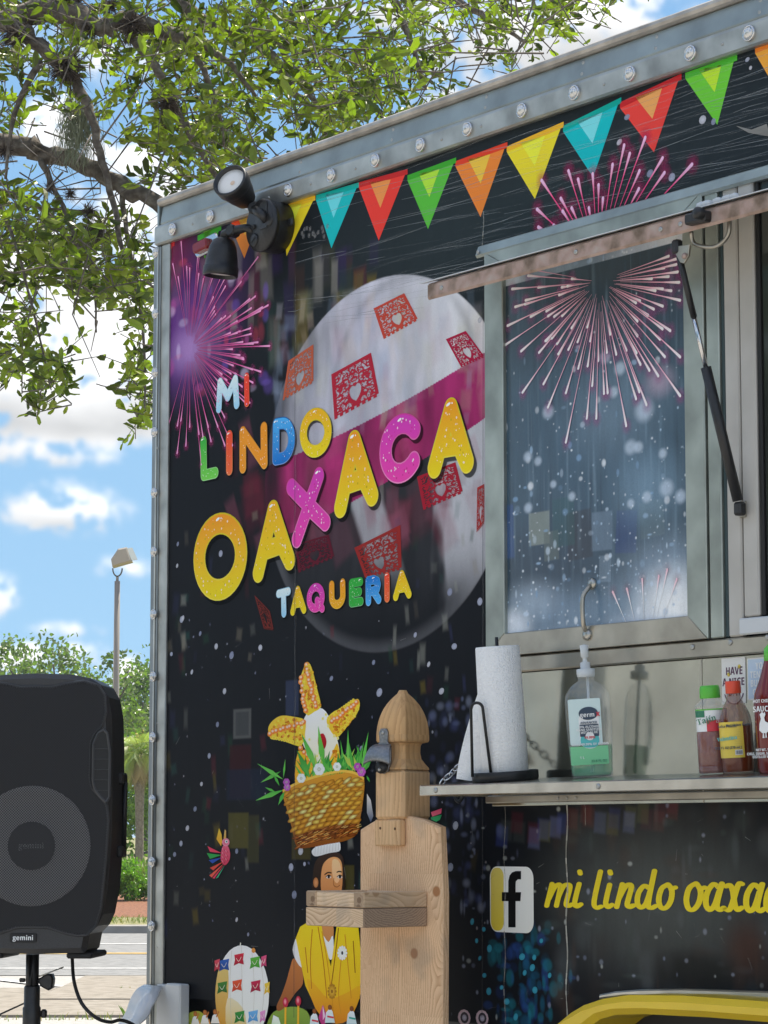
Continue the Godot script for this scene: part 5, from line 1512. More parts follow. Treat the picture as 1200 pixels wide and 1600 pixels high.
	var sr := thing("chilli_sauce_bottle", "tall red chilli sauce bottle printed with a white rooster", "sauce bottle", c, facing)
	sr.basis = Basis(Vector3.RIGHT, shelf_tilt) * sr.basis
	part("bottle", lathem([Vector2(0, 0.001), Vector2(R * 0.95, 0), Vector2(R, 0.006), Vector2(R, hh * 0.50), Vector2(R * 0.94, hh * 0.55), Vector2(R * 0.66, hh * 0.66), Vector2(R * 0.42, hh * 0.78)], 32), M.red_sauce, sr)
	part("cap", lathem([Vector2(0, hh * 0.775), Vector2(R * 0.44, hh * 0.775), Vector2(R * 0.40, hh * 0.86), Vector2(R * 0.14, hh * 0.90), Vector2(R * 0.08, hh), Vector2(0, hh)], 24), M.green_cap, sr)
	for q in [["HOT CHILI", 0.50, 0.006], ["SAUCE", 0.445, 0.010], ["ROOSTER", 0.225, 0.011], ["NET WT. 17 OZ", 0.165, 0.004], ["CHILI, SUGAR, SALT, GARLIC", 0.14, 0.0034], ["DISTILLED VINEGAR", 0.118, 0.0034]]:
		if q[0] == "ROOSTER": continue
		part("lettering", text_mesh(q[0], q[2]), M.label_white, sr, Transform3D(Basis(Vector3.UP, -0.5), Vector3(-R * 0.5, hh * q[1], R * 0.91)))
	var ro := nst()
	var rp := func(x: float, y: float) -> Vector2: return Vector2(x * R * 0.01, hh * (0.27 + y * 0.0015))
	for poly in [[-22, 20, -18, 50, -8, 72, -14, 92, 0, 104, 10, 96, 16, 104, 18, 90, 10, 76, 14, 60, 30, 52, 44, 66, 50, 40, 38, 20, 16, 6, -6, 6], [-2, 8, 2, 8, 4, -16, -6, -16], [12, 8, 16, 8, 18, -14, 10, -16]]:
		var pp := PackedVector2Array()
		for i in range(0, poly.size(), 2): pp.append(rp.call(poly[i], poly[i + 1]))
		slab(ro, pp, 0.0, 0.0005, 0.0, Transform3D(Basis(Vector3.UP, -0.55), Vector3(-R * 0.52, 0, R * 0.90)))
	part("rooster_mark", fin(ro), M.label_white, sr)
	# cards stuck on the backsplash
	var za := 0.0062
	var a0 := W(1128, 1029, za); var a1 := W(1166, 1090, za)
	var cd := thing("sticker", "white card with dark lettering above the sauce bottles", "sticker", Vector3((a0.x + a1.x) * 0.5, a1.y - 0.01, za))
	var cw := a1.x - a0.x
	var ch := a0.y - a1.y
	part("card", spanm(Vector3(-cw * 0.5, 0, 0.0002), Vector3(cw * 0.5, ch + 0.01, 0.0012), 0.0), M.card_white, cd)
	for q in [["HAVE", 0.02, ch * 0.80, 0.0145], ["A NICE", 0.0, ch * 0.53, 0.0145], ["DAY", 0.03, ch * 0.28, 0.0145]]:
		var tm := text_mesh(q[0], q[3])
		var b := Basis().scaled(Vector3(0.92, 1, 1))
		part("lettering", tm, M.label_plum, cd, Transform3D(b, Vector3(q[1] * 0.1, q[2], 0.0016)))
	var smile := []
	for i in 13:
		var a := PI * (1.08 + 0.84 * i / 12.0)
		smile.append(Vector3(0.001 + cos(a) * cw * 0.40, ch * 0.32 + sin(a) * cw * 0.40, 0.0017))
	part("smile_line", tubem(smile, [0.0011], 5), M.label_plum, cd)
	for q in [[-0.2, 0.72], [0.25, 0.9]]: part("yellow_dot", lathem([Vector2(0.004, 0), Vector2(0.004, 0.0005), Vector2(0, 0.0005)], 10), M.label_yellow, cd, Transform3D(Basis(Vector3.RIGHT, PI / 2), Vector3(q[0] * cw, q[1] * ch, 0.0013)))
	a0 = W(1168, 1029, za); a1 = W(1206, 1092, za)
	cw = a1.x - a0.x; ch = a0.y - a1.y
	var fc := thing("sticker", "pale blue card with red flowers and white lettering beside the white card", "sticker", Vector3((a0.x + a1.x) * 0.5, a1.y, za))
	part("card", spanm(Vector3(-cw * 0.5, 0, 0.0002), Vector3(cw * 0.5, ch, 0.0012), 0.0), M.card_white, fc)
	part("card", spanm(Vector3(-cw * 0.46, ch * 0.03, 0.0013), Vector3(cw * 0.46, ch * 0.97, 0.0015), 0.0), M.card_blue, fc)
	rng.seed = 8
	var fl := nst()
	for i in 46:
		var p := Vector2(rng.randf_range(-0.42, 0.42) * cw, rng.randf_range(0.06, 0.94) * ch)
		if absf(p.x) < cw * 0.22 and rng.randf() < 0.7: p.x = signf(p.x + 0.0001) * cw * rng.randf_range(0.28, 0.43)
		var cc: String = ["c8384a", "d8606a", "e09a3a", "4a6a5a", "b82f3a", "e8a0a0"][i % 6]
		var r := rng.randf_range(0.003, 0.007)
		for j in 5:
			var a := TAU * j / 5.0
			disc(fl, p + Vector2(cos(a), sin(a)) * r * 0.6, r * 0.5, r * 0.5, 0.0016 + 0.00001 * i, lin(cc), lin(cc), 7)
		disc(fl, p, r * 0.3, r * 0.3, 0.0021, lin("3a2020"), lin("3a2020"), 6)
	part("printed_flowers", fl.commit(), M.ink, fc)
	for q in [["YO", 0.80], ["TENGO", 0.60], ["BUENA", 0.39], ["CARA", 0.18]]:
		part("lettering", text_mesh(q[0], 0.0125), M.label_white, fc, Transform3D(Basis().scaled(Vector3(0.85, 1, 1)), Vector3(0.002, q[1] * ch, 0.0025)))

func curved_label(parent: Node, r: float, y0: float, y1: float, a0: float, a1: float, m: Material, nm: String) -> void:
	var st := nst(true)
	var n := maxi(1, int((a1 - a0) / 0.14))
	for i in n:
		var a := lerpf(a0, a1, float(i) / n)
		var b := lerpf(a0, a1, float(i + 1) / n)
		quad(st, Vector3(sin(a) * r, y0, cos(a) * r), Vector3(sin(a) * r, y1, cos(a) * r), Vector3(sin(b) * r, y1, cos(b) * r), Vector3(sin(b) * r, y0, cos(b) * r))
	part(nm, fin(st), m, parent)

func build_floodlight() -> void:
	var bp := W(422, 354, 0.03)
	var bc := Vector3(bp.x, bp.y, 0.0)
	var t := thing("twin_floodlight", "black twin-head security floodlight on the trailer's upper corner", "floodlight", bc)
	var zx := Basis(Vector3.RIGHT, PI / 2)
	var R := 0.064
	var bx_ := part("junction_box", lathem([Vector2(0, 0.001), Vector2(R * 0.98, 0.001), Vector2(R, 0.003), Vector2(R, 0.044), Vector2(R * 0.99, 0.047), Vector2(R * 1.02, 0.048), Vector2(R * 1.02, 0.055), Vector2(R * 0.97, 0.059), Vector2(0, 0.059)], 40), M.black_plastic, t, Transform3D(zx, Vector3.ZERO))
	for q in [[-0.4, -0.52], [0.62, 0.10]]:
		part("screw_plug", lathem([Vector2(0.017, 0), Vector2(0.017, 0.002), Vector2(0.013, 0.0035), Vector2(0, 0.003)], 18), M.black_plastic, bx_, Transform3D(Basis(), Vector3(q[0] * R, 0.059, -q[1] * R)))
	part("plug_slot", box(Vector3(0.022, 0.001, 0.004), 0.0003), M.black, bx_, Transform3D(Basis(Vector3.UP, 0.6), Vector3(-0.4 * R, 0.0630, 0.52 * R)))
	part("centre_screw", lathem([Vector2(0.006, 0), Vector2(0.006, 0.003), Vector2(0.002, 0.003), Vector2(0.002, 0.001), Vector2(0, 0.001)], 12), M.black, bx_, Transform3D(Basis(), Vector3(-R * 0.42, 0.059, 0)))
	for s in [-1.0, 1.0]:
		part("box_ear", spanm(Vector3(s * R * 0.9, -0.010, 0.012), Vector3(s * (R + 0.016), 0.010, 0.022), 0.004), M.black_plastic, bx_, Transform3D(zx.inverse(), Vector3.ZERO))
	part("cover_rib", spanm(Vector3(R * 0.02, -R * 0.2, 0.0592), Vector3(R * 0.5, R * 0.85, 0.062), 0.002), M.black_plastic, bx_, Transform3D(zx.inverse(), Vector3.ZERO))
	# upper head, turned up and outwards; lower head hanging down
	var zu := 0.115
	var lens_c := W(358, 281, zu) - bc
	var neck := W(399, 321, 0.085) - bc
	var seen_axis := (eye - (lens_c + bc)).normalized()
	var tilt := -right * 0.64 + upv * 0.76
	var dirn := (seen_axis * 0.72 + tilt * 0.70).normalized()
	var hb := frame_along(dirn)
	var hl := 0.098
	var head_o := lens_c - dirn * hl
	var hr := 0.042
	var hprof := [Vector2(0, 0), Vector2(hr * 0.42, 0.001), Vector2(hr * 0.62, 0.012), Vector2(hr * 0.85, hl * 0.42), Vector2(hr * 0.98, hl * 0.66), Vector2(hr * 1.0, hl * 0.70), Vector2(hr * 1.06, hl * 0.74), Vector2(hr * 1.08, hl * 0.96), Vector2(hr * 1.05, hl), Vector2(hr * 0.93, hl), Vector2(hr * 0.90, hl - 0.012), Vector2(0, hl - 0.0125)]
	var h1 := part("lamp_head", lathem(hprof, 36), M.black_plastic, t, Transform3D(hb, head_o))
	part("lens", lathem([Vector2(hr * 0.90, hl - 0.0112), Vector2(hr * 0.86, hl - 0.010), Vector2(hr * 0.5, hl - 0.0075), Vector2(0, hl - 0.0065)], 32), M.frosted, h1)
	part("amber_chip", lathem([Vector2(hr * 0.15, hl - 0.0062), Vector2(hr * 0.12, hl - 0.0055), Vector2(0, hl - 0.0055)], 16, Transform3D(Basis(), Vector3(hr * 0.1, 0.0002, -hr * 0.2))), M.amber, h1)
	var k0 := W(412, 338, 0.07) - bc
	part("swivel_arm", tubem([head_o + dirn * 0.004, head_o - dirn * 0.012, k0.lerp(head_o, 0.5), k0, Vector3(k0.x * 0.7, k0.y * 0.7, 0.055)], [0.011, 0.010, 0.0125, 0.011, 0.013], 12), M.black_plastic, t)
	part("swivel_nut", lathem([Vector2(0, -0.012), Vector2(0.016, -0.012), Vector2(0.017, -0.008), Vector2(0.017, 0.008), Vector2(0.014, 0.012), Vector2(0, 0.012)], 8, Transform3D(frame_along(Vector3(0.6, 0.1, 1)), head_o.lerp(k0, 0.45)), false), M.black_plastic, t)
	var top2 := W(350, 371, 0.075) - bc
	var bot2 := W(344, 432, 0.080) - bc
	var d2 := (bot2 - top2).normalized()
	var l2 := (bot2 - top2).length()
	var hr2 := 0.042
	var h2 := part("lamp_head", lathem([Vector2(0, 0), Vector2(hr2 * 0.35, 0.001), Vector2(hr2 * 0.62, 0.008), Vector2(hr2 * 0.80, l2 * 0.25), Vector2(hr2 * 0.93, l2 * 0.55), Vector2(hr2 * 0.98, l2 * 0.75), Vector2(hr2 * 1.03, l2 * 0.765), Vector2(hr2 * 1.04, l2 * 0.97), Vector2(hr2 * 1.0, l2), Vector2(hr2 * 0.9, l2), Vector2(hr2 * 0.88, l2 - 0.01), Vector2(0, l2 - 0.0105)], 36), M.black_plastic, t, Transform3D(frame_along(d2), top2))
	part("lens", lathem([Vector2(hr2 * 0.87, l2 - 0.009), Vector2(0, l2 - 0.006)], 28), M.frosted, h2)
	var k2 := W(364, 361, 0.07) - bc
	part("swivel_arm", tubem([top2 + d2 * 0.004, top2 - d2 * 0.008, k2, W(384, 356, 0.06) - bc, Vector3(-R * 0.6, -0.004, 0.05)], [0.010, 0.011, 0.013, 0.010, 0.012], 12), M.black_plastic, t)
	part("swivel_nut", lathem([Vector2(0, -0.013), Vector2(0.015, -0.013), Vector2(0.016, -0.008), Vector2(0.016, 0.008), Vector2(0.013, 0.013), Vector2(0, 0.013)], 8, Transform3D(frame_along(Vector3(0.2, 0.1, 1)), k2), false), M.black_plastic, t)

func build_stand() -> void:
	# upright board with a gable top, gothic post head lapped over it, box tray in front
	var zb := 0.16
	var a := W(561, 1296, zb)
	var b := W(692, 1296, zb)
	var t := thing("wooden_stand", "pale wooden stand with a pointed post head and a small box tray", "wooden stand", Vector3((a.x + b.x) * 0.5, 0, zb))
	var o := t.position
	var P := func(px: float, py: float, z := zb) -> Vector2:
		var v := W(px, py, z) - o
		return Vector2(v.x, v.y)
	var bl: Vector2 = P.call(561, 1600)
	var outline := PackedVector2Array([Vector2(P.call(562, 1296)), Vector2(P.call(583, 1283)), Vector2(P.call(626, 1274)), Vector2(P.call(641, 1276)), Vector2(P.call(660, 1281)), Vector2(P.call(686, 1292)), Vector2(P.call(688, 1330)), Vector2(P.call(691, 1400)), Vector2(P.call(690, 1600))])
	var br: Vector2 = P.call(690, 1600)
	outline.append(Vector2(br.x, -0.0 - 0.0 + 0.01))
	outline.append(Vector2(bl.x, 0.01))
	var brd := part("board", slabm(outline, -0.018, 0.0, 0.004), M.wood_board, t)
	# gothic post: square section, half width by height
	var w0: float = 0.0435
	var yb: float = P.call(610, 1322, zb + 0.016).y
	var y_sh: float = P.call(620, 1202, zb).y
	var y_neck: float = P.call(620, 1176, zb).y
	var y_cap: float = P.call(620, 1159, zb).y
	var y_tip: float = P.call(628, 1077, zb).y
	var cx: float = P.call(627, 1200, zb - 0.02).x
	var cz := -0.024
	var sec := [[y_sh - 0.001, w0], [y_sh + 0.003, w0 * 0.985], [y_sh + 0.012, w0 * 0.86], [lerpf(y_sh, y_neck, 0.62), w0 * 0.73], [y_neck, w0 * 0.685], [y_cap - 0.008, w0 * 0.70], [y_cap - 0.003, w0 * 0.76], [y_cap, w0 * 0.97], [y_cap + 0.004, w0 * 1.0]]
	for k in 14:
		var f := (k + 1) / 14.0
		sec.append([y_cap + 0.004 + (y_tip - y_cap - 0.004) * f, w0 * maxf(0.17, pow(1.0 - pow(f, 2.4), 0.75))])
	var turn := Basis(Vector3.UP, 0.16)
	var ph := nst()
	var ring := func(s: Array) -> Array:
		var h: float = s[1]
		var c := minf(0.007, h * 0.5)
		var out := []
		for q in [[h, h - c], [h - c, h], [-h + c, h], [-h, h - c], [-h, -h + c], [-h + c, -h], [h - c, -h], [h, -h + c]]:
			out.append(turn * Vector3(q[0], 0, q[1]) + Vector3(cx, s[0], cz))
		return out
	var rs := []
	for s in sec: rs.append(ring.call(s))
	for i in rs.size() - 1:
		for k in 8: quad(ph, rs[i][k], rs[i][(k + 1) % 8], rs[i + 1][(k + 1) % 8], rs[i + 1][k])
	for k in range(1, 7):
		tri(ph, rs[-1][0], rs[-1][k], rs[-1][k + 1])
	part("post_head", fin(ph), M.wood_cap, t)
	# shaft below the shoulder, and the lap over the board
	var sh := nst()
	var ym: float = P.call(640, 1280, zb).y
	bx(sh, Vector3(0, (y_sh - 0.0012 + ym) * 0.5, 0), Vector3(w0 * 2, y_sh - 0.0012 - ym, w0 * 2), 0.006, Transform3D(turn, Vector3(cx, 0, cz)))
	part("post_shaft", fin(sh), M.wood_post, t)
	var lap := nst()
	bx(lap, Vector3(cx - 0.001, (yb + ym - 0.0005) * 0.5, 0.0095), Vector3(w0 * 2.06, ym - 0.0005 - yb, 0.018), 0.003)
	part("post_lap", fin(lap), M.wood_post, t)
	for q in [[594, 1294], [617, 1295]]:
		var v := W(q[0], q[1], zb + 0.019) - o
		part("nail_hole", lathem([Vector2(0.003, 0), Vector2(0.003, 0.0006), Vector2(0, 0.0004)], 10), M.wood_dark, t, Transform3D(Basis(Vector3.RIGHT, PI / 2), Vector3(v.x, v.y, 0.0188)))
	# tray: two layers, mitred frame over a plank
	var z1 := 0.0
	var kx0: float = P.call(577, 1400).x
	var kx1: float = P.call(668, 1400).x
	# depth so that the near corner shows where it does
	var dep := 0.165
	var near := W(570, 1425, zb + dep) - o
	var wx := kx1 - kx0
	var x1 := kx1
	var x0 := kx1 - wx * 1.0
	var yt: float = (W(570, 1394, zb + dep) - o).y
	var y_m: float = (W(570, 1419.5, zb + dep) - o).y
	var y_b: float = (W(570, 1450, zb + dep) - o).y
	part("tray_plank", spanm(Vector3(x0, y_b, 0.0008), Vector3(x1, y_m - 0.0006, dep), 0.002), M.wood_end, t)
	part("tray_plank_face", spanm(Vector3(x0 + 0.001, y_b + 0.001, dep + 0.0002), Vector3(x1 - 0.001, y_m - 0.0016, dep + 0.0012), 0.0004), M.wood_tray, t)
	var fw := 0.034
	part("tray_rail", spanm(Vector3(x1 - fw, y_m + 0.0006, 0.0008), Vector3(x1, yt, dep), 0.002), M.wood_tray_x, t)
	part("tray_rail", spanm(Vector3(x0, y_m + 0.0006, 0.0008), Vector3(x0 + fw, yt, dep), 0.002), M.wood_tray_x, t)
	part("tray_rail", spanm(Vector3(x0 + fw + 0.0008, y_m + 0.0006, dep - fw), Vector3(x1 - fw - 0.0008, yt - 0.0015, dep - 0.001), 0.002), M.wood_tray, t)
	part("tray_rail", spanm(Vector3(x0 + fw + 0.0008, y_m + 0.0006, 0.0008), Vector3(x1 - fw - 0.0008, yt - 0.001, fw), 0.002), M.wood_tray, t)
	for xx in [x0 + fw * 0.5, x1 - fw * 0.5]:
		part("rail_end", spanm(Vector3(xx - fw * 0.46, y_m + 0.002, dep + 0.0002), Vector3(xx + fw * 0.46, yt - 0.0015, dep + 0.001), 0.0003), M.wood_endgrain, t)
	# bottle opener screwed to the post
	var ov := W(600, 1172, zb + 0.03)
	var oo := thing("bottle_opener", "cast iron wall bottle opener screwed to the wooden post head", "bottle opener", ov + Vector3(-0.004, 0, 0.004), 0.38)
	oo.scale = Vector3.ONE * 1.12
	part("back_plate", slabm(PackedVector2Array([Vector2(-0.010, 0.034), Vector2(-0.006, 0.041), Vector2(0.006, 0.041), Vector2(0.010, 0.034), Vector2(0.009, 0.016), Vector2(0.016, 0.006), Vector2(0.016, -0.022), Vector2(0.010, -0.040), Vector2(0.0, -0.045), Vector2(-0.010, -0.040), Vector2(-0.016, -0.022), Vector2(-0.016, 0.006), Vector2(-0.009, 0.016)]), -0.012, -0.006, 0.0015), M.cast_iron, oo)
	var hood := nst(true)
	var hg := []
	for j in 6:
		var fj := j / 5.0
		var g := []
		for i in 11:
			var f := i / 10.0 * 2.0 - 1.0
			g.append(Vector3(f * (0.018 + 0.011 * fj), 0.014 - 0.030 * fj * fj - 0.007 * f * f * fj - 0.002, -0.008 + 0.036 * sin(fj * 1.35) * (1.0 - 0.22 * f * f)))
		hg.append(g)
	for j in 5:
		for i in 10:
			quad(hood, hg[j][i], hg[j][i + 1], hg[j + 1][i + 1], hg[j + 1][i])
			var d := Vector3(0, -0.0035, -0.002)
			quad(hood, hg[j][i] + d, hg[j + 1][i] + d, hg[j + 1][i + 1] + d, hg[j][i + 1] + d)
			if j == 4: quad(hood, hg[5][i], hg[5][i + 1], hg[5][i + 1] + d, hg[5][i] + d)
	part("hood", fin(hood), M.cast_iron, oo)
	part("lip", tubem([Vector3(-0.008, -0.020, -0.005), Vector3(0, -0.018, 0.008), Vector3(0.008, -0.020, -0.005)], [0.005], 8), M.cast_dark, oo)
	var cupp := lathem([Vector2(0.006, 0), Vector2(0.012, 0.004), Vector2(0.013, 0.010), Vector2(0, 0.013)], 14)
	part("cup", cupp, M.cast_dark, oo, Transform3D(Basis(Vector3.RIGHT, PI / 2), Vector3(0.002, -0.032, -0.006)))
	for y in [0.033, -0.037]:
		part("screw", lathem([Vector2(0.0035, 0), Vector2(0.003, 0.0015), Vector2(0, 0.002)], 10), M.bolt, oo, Transform3D(Basis(Vector3.RIGHT, PI / 2), Vector3(0, y, -0.0058 if y > 0 else 0.007)))

func build_speaker() -> void:
	var d := 6.2
	var s := d / FOC
	var base := at(51, 1490, d)
	var face_dir := -level.rotated(Vector3.UP, deg_to_rad(-5.0))
	var yaw := atan2(face_dir.x, face_dir.z)
	var t := thing("loudspeaker", "black moulded loudspeaker with a metal grille on a tripod stand", "loudspeaker", base, yaw)
	var half := [0, 1057, 60, 1059, 92, 1065, 112, 1076, 124, 1095, 130, 1125, 132, 1170, 133, 1250, 132, 1320, 127, 1390, 119, 1430, 110, 1448, 97, 1460, 92, 1484, 86, 1489, 0, 1491]
	var outl := PackedVector2Array()
	for i in range(0, half.size(), 2): outl.append(Vector2(half[i] * 0.905, 1490 - half[i + 1]) * s)
	for i in range(half.size() - 4, 0, -2): outl.append(Vector2(-half[i] * 0.905, 1490 - half[i + 1]) * s)
	part("cabinet", slabm(outl, -0.16, 0.0, 0.012), M.speaker_shell, t)
	var rear := PackedVector2Array()
	for p in outl: rear.append(Vector2(p.x * 0.72, (p.y - 0.32) * 0.9 + 0.32))
	part("rear_cabinet", slabm(rear, -0.30, -0.161, 0.0), M.speaker_black, t)
	var gh := [0, 1078, 25, 1079, 45, 1074, 75, 1070, 98, 1077, 108, 1092, 110, 1120, 104, 1140, 92, 1153, 87, 1166, 86, 1220, 90, 1236, 102, 1250, 113, 1262, 116, 1285, 113, 1340, 106, 1420, 98, 1448, 85, 1461, 70, 1462, 50, 1458, 25, 1450, 0, 1449]
	var g := PackedVector2Array()
	for i in range(0, gh.size(), 2): g.append(Vector2(gh[i], 1490 - gh[i + 1]) * s)
	for i in range(gh.size() - 4, 0, -2): g.append(Vector2(-gh[i], 1490 - gh[i + 1]) * s)
	part("grille_cloth", slabm(g, 0.0002, 0.0007, 0.0), M.black, t)
	# raised rim round the grille
	var rim := nst()
	for i in g.size():
		var a := g[i]; var b := g[(i + 1) % g.size()]
		tube(rim, [Vector3(a.x, a.y, 0.001), Vector3(b.x, b.y, 0.001)], [0.0035], 6, false)
	part("grille_rim", fin(rim), M.speaker_edge, t)
	var cy := (1490 - 1325) * s
	var cr := 91.0 * s
	part("speaker_cone", lathem([Vector2(cr * 1.02, 0.0035), Vector2(cr, 0.0045), Vector2(cr * 0.93, 0.0046), Vector2(cr * 0.88, 0.0035), Vector2(cr * 0.42, 0.0016), Vector2(cr * 0.40, 0.0018), Vector2(0.0, 0.004)], 48, Transform3D(Basis(Vector3.RIGHT, PI / 2), Vector3(-4 * s, cy, 0.0))), M.cone, t)
	part("dust_cap", lathem([Vector2(cr * 0.41, 0.0046), Vector2(cr * 0.3, 0.0054), Vector2(0, 0.0056)], 32, Transform3D(Basis(Vector3.RIGHT, PI / 2), Vector3(-4 * s, cy, 0.0))), M.speaker_black, t)
	part("lettering", text_mesh("gemini", 0.013), M.label_grey, t, Transform3D(Basis(), Vector3(-4 * s, cy, 0.0064)))
	var gs := nst()
	var tr := Geometry2D.triangulate_polygon(g)
	for i in range(0, tr.size(), 3):
		for k in [0, 2, 1] if (g[tr[i + 1]] - g[tr[i]]).cross(g[tr[i + 2]] - g[tr[i]]) > 0 else [0, 1, 2]:
			var p := g[tr[i + k]]
			gs.set_normal(Vector3.BACK)
			gs.set_uv(p / 0.0062)
			gs.add_vertex(Vector3(p.x, p.y, 0.0085))
	part("grille", gs.commit(), M.grille, t)
	# horn vent right and left
	for sg in [1.0, -1.0]:
		var vp := PackedVector2Array()
		for q in [[100, 1150], [108, 1146], [114, 1152], [118, 1180], [118, 1250], [113, 1258], [104, 1250], [95, 1238], [92, 1225], [92, 1168]]: vp.append(Vector2(q[0] * sg, 1490 - q[1]) * s)
		var v := part("vent", slabm(vp, 0.0088, 0.0096, 0.0), M.black, t)
		for i in 5:
			var y := (1490 - (1176 + i * 16)) * s
			part("slat", spanm(Vector3(sg * 94 * s, y, 0.0097), Vector3(sg * 117 * s, y + 0.0016, 0.0115), 0.0004), M.speaker_edge, v)
		var fr := nst()
		for i in vp.size():
			var a := vp[i]; var b := vp[(i + 1) % vp.size()]
			tube(fr, [Vector3(a.x, a.y, 0.0090), Vector3(b.x, b.y, 0.0090)], [0.0034], 6, false)
		part("vent_frame", fin(fr), M.speaker_edge, v)
	part("badge", slabm(round_rect(42 * s, 14 * s, 3 * s, 4, Vector2(-15 * s, (1490 - 1466) * s)), 0.0005, 0.003, 0.001), M.black, t)
	part("lettering", text_mesh("gemini", 0.0105), M.label_white, t, Transform3D(Basis(), Vector3(-15 * s, (1490 - 1466) * s, 0.0034)))
	for y in [1220.0, 1334.0]:
		part("handle_mount", spanm(Vector3(117 * s, (1490 - y - 9) * s, -0.14), Vector3(128 * s, (1490 - y + 9) * s, -0.09), 0.004), M.speaker_black, t)
	part("side_handle", tubem([Vector3(126 * s, (1490 - 1330) * s, -0.115), Vector3(127 * s, (1490 - 1225) * s, -0.115)], [0.006], 8), M.speaker_black, t)
	for x in [-70.0, 70.0]:
		part("foot", spanm(Vector3(x * s - 0.03, -0.012, -0.20), Vector3(x * s + 0.03, 0.002, -0.02), 0.004), M.rubber, t)
	# stand
	var pb := at(51, 1490, d + 0.12)
	var st := thing("speaker_stand", "black tripod speaker stand with a clamp knob under the loudspeaker", "speaker stand", Vector3(pb.x, 0, pb.z), yaw)
	var top := pb.y - 0.002
	part("upper_pole", tubem([Vector3(0, top - 0.10, 0), Vector3(0, top, 0)], [0.0155], 16), M.black_metal, st)
	part("collar", lathem([Vector2(0.0, top - 0.165), Vector2(0.0205, top - 0.165), Vector2(0.021, top - 0.160), Vector2(0.021, top - 0.122), Vector2(0.0185, top - 0.118), Vector2(0.0185, top - 0.075), Vector2(0.0165, top - 0.071), Vector2(0, top - 0.07)], 24), M.black_plastic, st)
	part("lower_pole", tubem([Vector3(0, 0.20, 0), Vector3(0, top - 0.150, 0)], [0.0195], 16), M.black_metal, st)
	var ky := top - 0.058
	var kn := part("clamp_knob", slabm(PackedVector2Array([Vector2(0.016, -0.006), Vector2(0.024, -0.016), Vector2(0.040, -0.024), Vector2(0.050, -0.018), Vector2(0.052, 0.002), Vector2(0.048, 0.014), Vector2(0.034, 0.014), Vector2(0.022, 0.006), Vector2(0.016, 0.004)]), -0.012, 0.012, 0.004, Transform3D(Basis(), Vector3(0, ky, 0.0))), M.black_plastic, st)
	part("locking_pin", tubem([Vector3(0.018, ky + 0.008, 0.01), Vector3(0.076, ky + 0.030, 0.012)], [0.0016], 6), M.steel, kn)
	part("collar_tab", spanm(Vector3(0.0215, top - 0.145, -0.006), Vector3(0.036, top - 0.125, 0.006), 0.004), M.black_plastic, st)
	part("collar_bolt", spanm(Vector3(-0.030, ky - 0.006, -0.005), Vector3(-0.0165, ky + 0.004, 0.005), 0.002), M.black_plastic, st)
	part("leg_hub", lathem([Vector2(0, 0.42), Vector2(0.03, 0.42), Vector2(0.032, 0.43), Vector2(0.032, 0.50), Vector2(0.028, 0.51), Vector2(0, 0.51)], 20), M.black_plastic, st)
	for k in 3:
		var dv := Vector3(sin(TAU * k / 3 + 0.4), 0, cos(TAU * k / 3 + 0.4))
		var lg := part("leg", tubem([Vector3(0, 0.47, 0) + dv * 0.03, Vector3(0, 0.012, 0) + dv * 0.50], [0.011], 10), M.black_metal, st)
		part("brace", tubem([Vector3(0, 0.215, 0) + dv * 0.018, Vector3(0, 0.20, 0) + dv * 0.29], [0.006], 8), M.black_metal, lg)
		part("rubber_foot", tubem([Vector3(0, 0.030, 0) + dv * 0.485, Vector3(0, 0.0, 0) + dv * 0.512], [0.016], 10), M.rubber, lg)
	# cable
	var pts := [at(113, 1484, d + 0.1), at(113, 1500, d + 0.1), at(116, 1535, d + 0.05), at(128, 1568, d), at(150, 1590, d - 0.02), at(172, 1597, d), at(190, 1594, d + 0.06), at(215, 1606, d + 0.12), W(250, 1640, 0.05)]
	pts.append(Vector3(pts[-1].x - 0.02, 0.4, 0.04))
	pts.append(Vector3(pts[-1].x - 0.05, 0.006, 0.10))
	var cb := part("power_cable", tubem(smooth_path(pts, 6), [0.0042], 8), M.rubber, self)
	tag(cb, "thin black cable hanging from the loudspeaker towards the trailer", "cable")

# ---------------------------------------------------------------- ground, road, planting
func ground_sheet(u0: float, u1: float, w0: float, w1: float, h: float, slope := 0.0) -> ArrayMesh:
	var st := nst()
	quad(st, G(u0, w0, h), G(u0, w1, h + slope), G(u1, w1, h + slope), G(u1, w0, h))
	return fin(st)

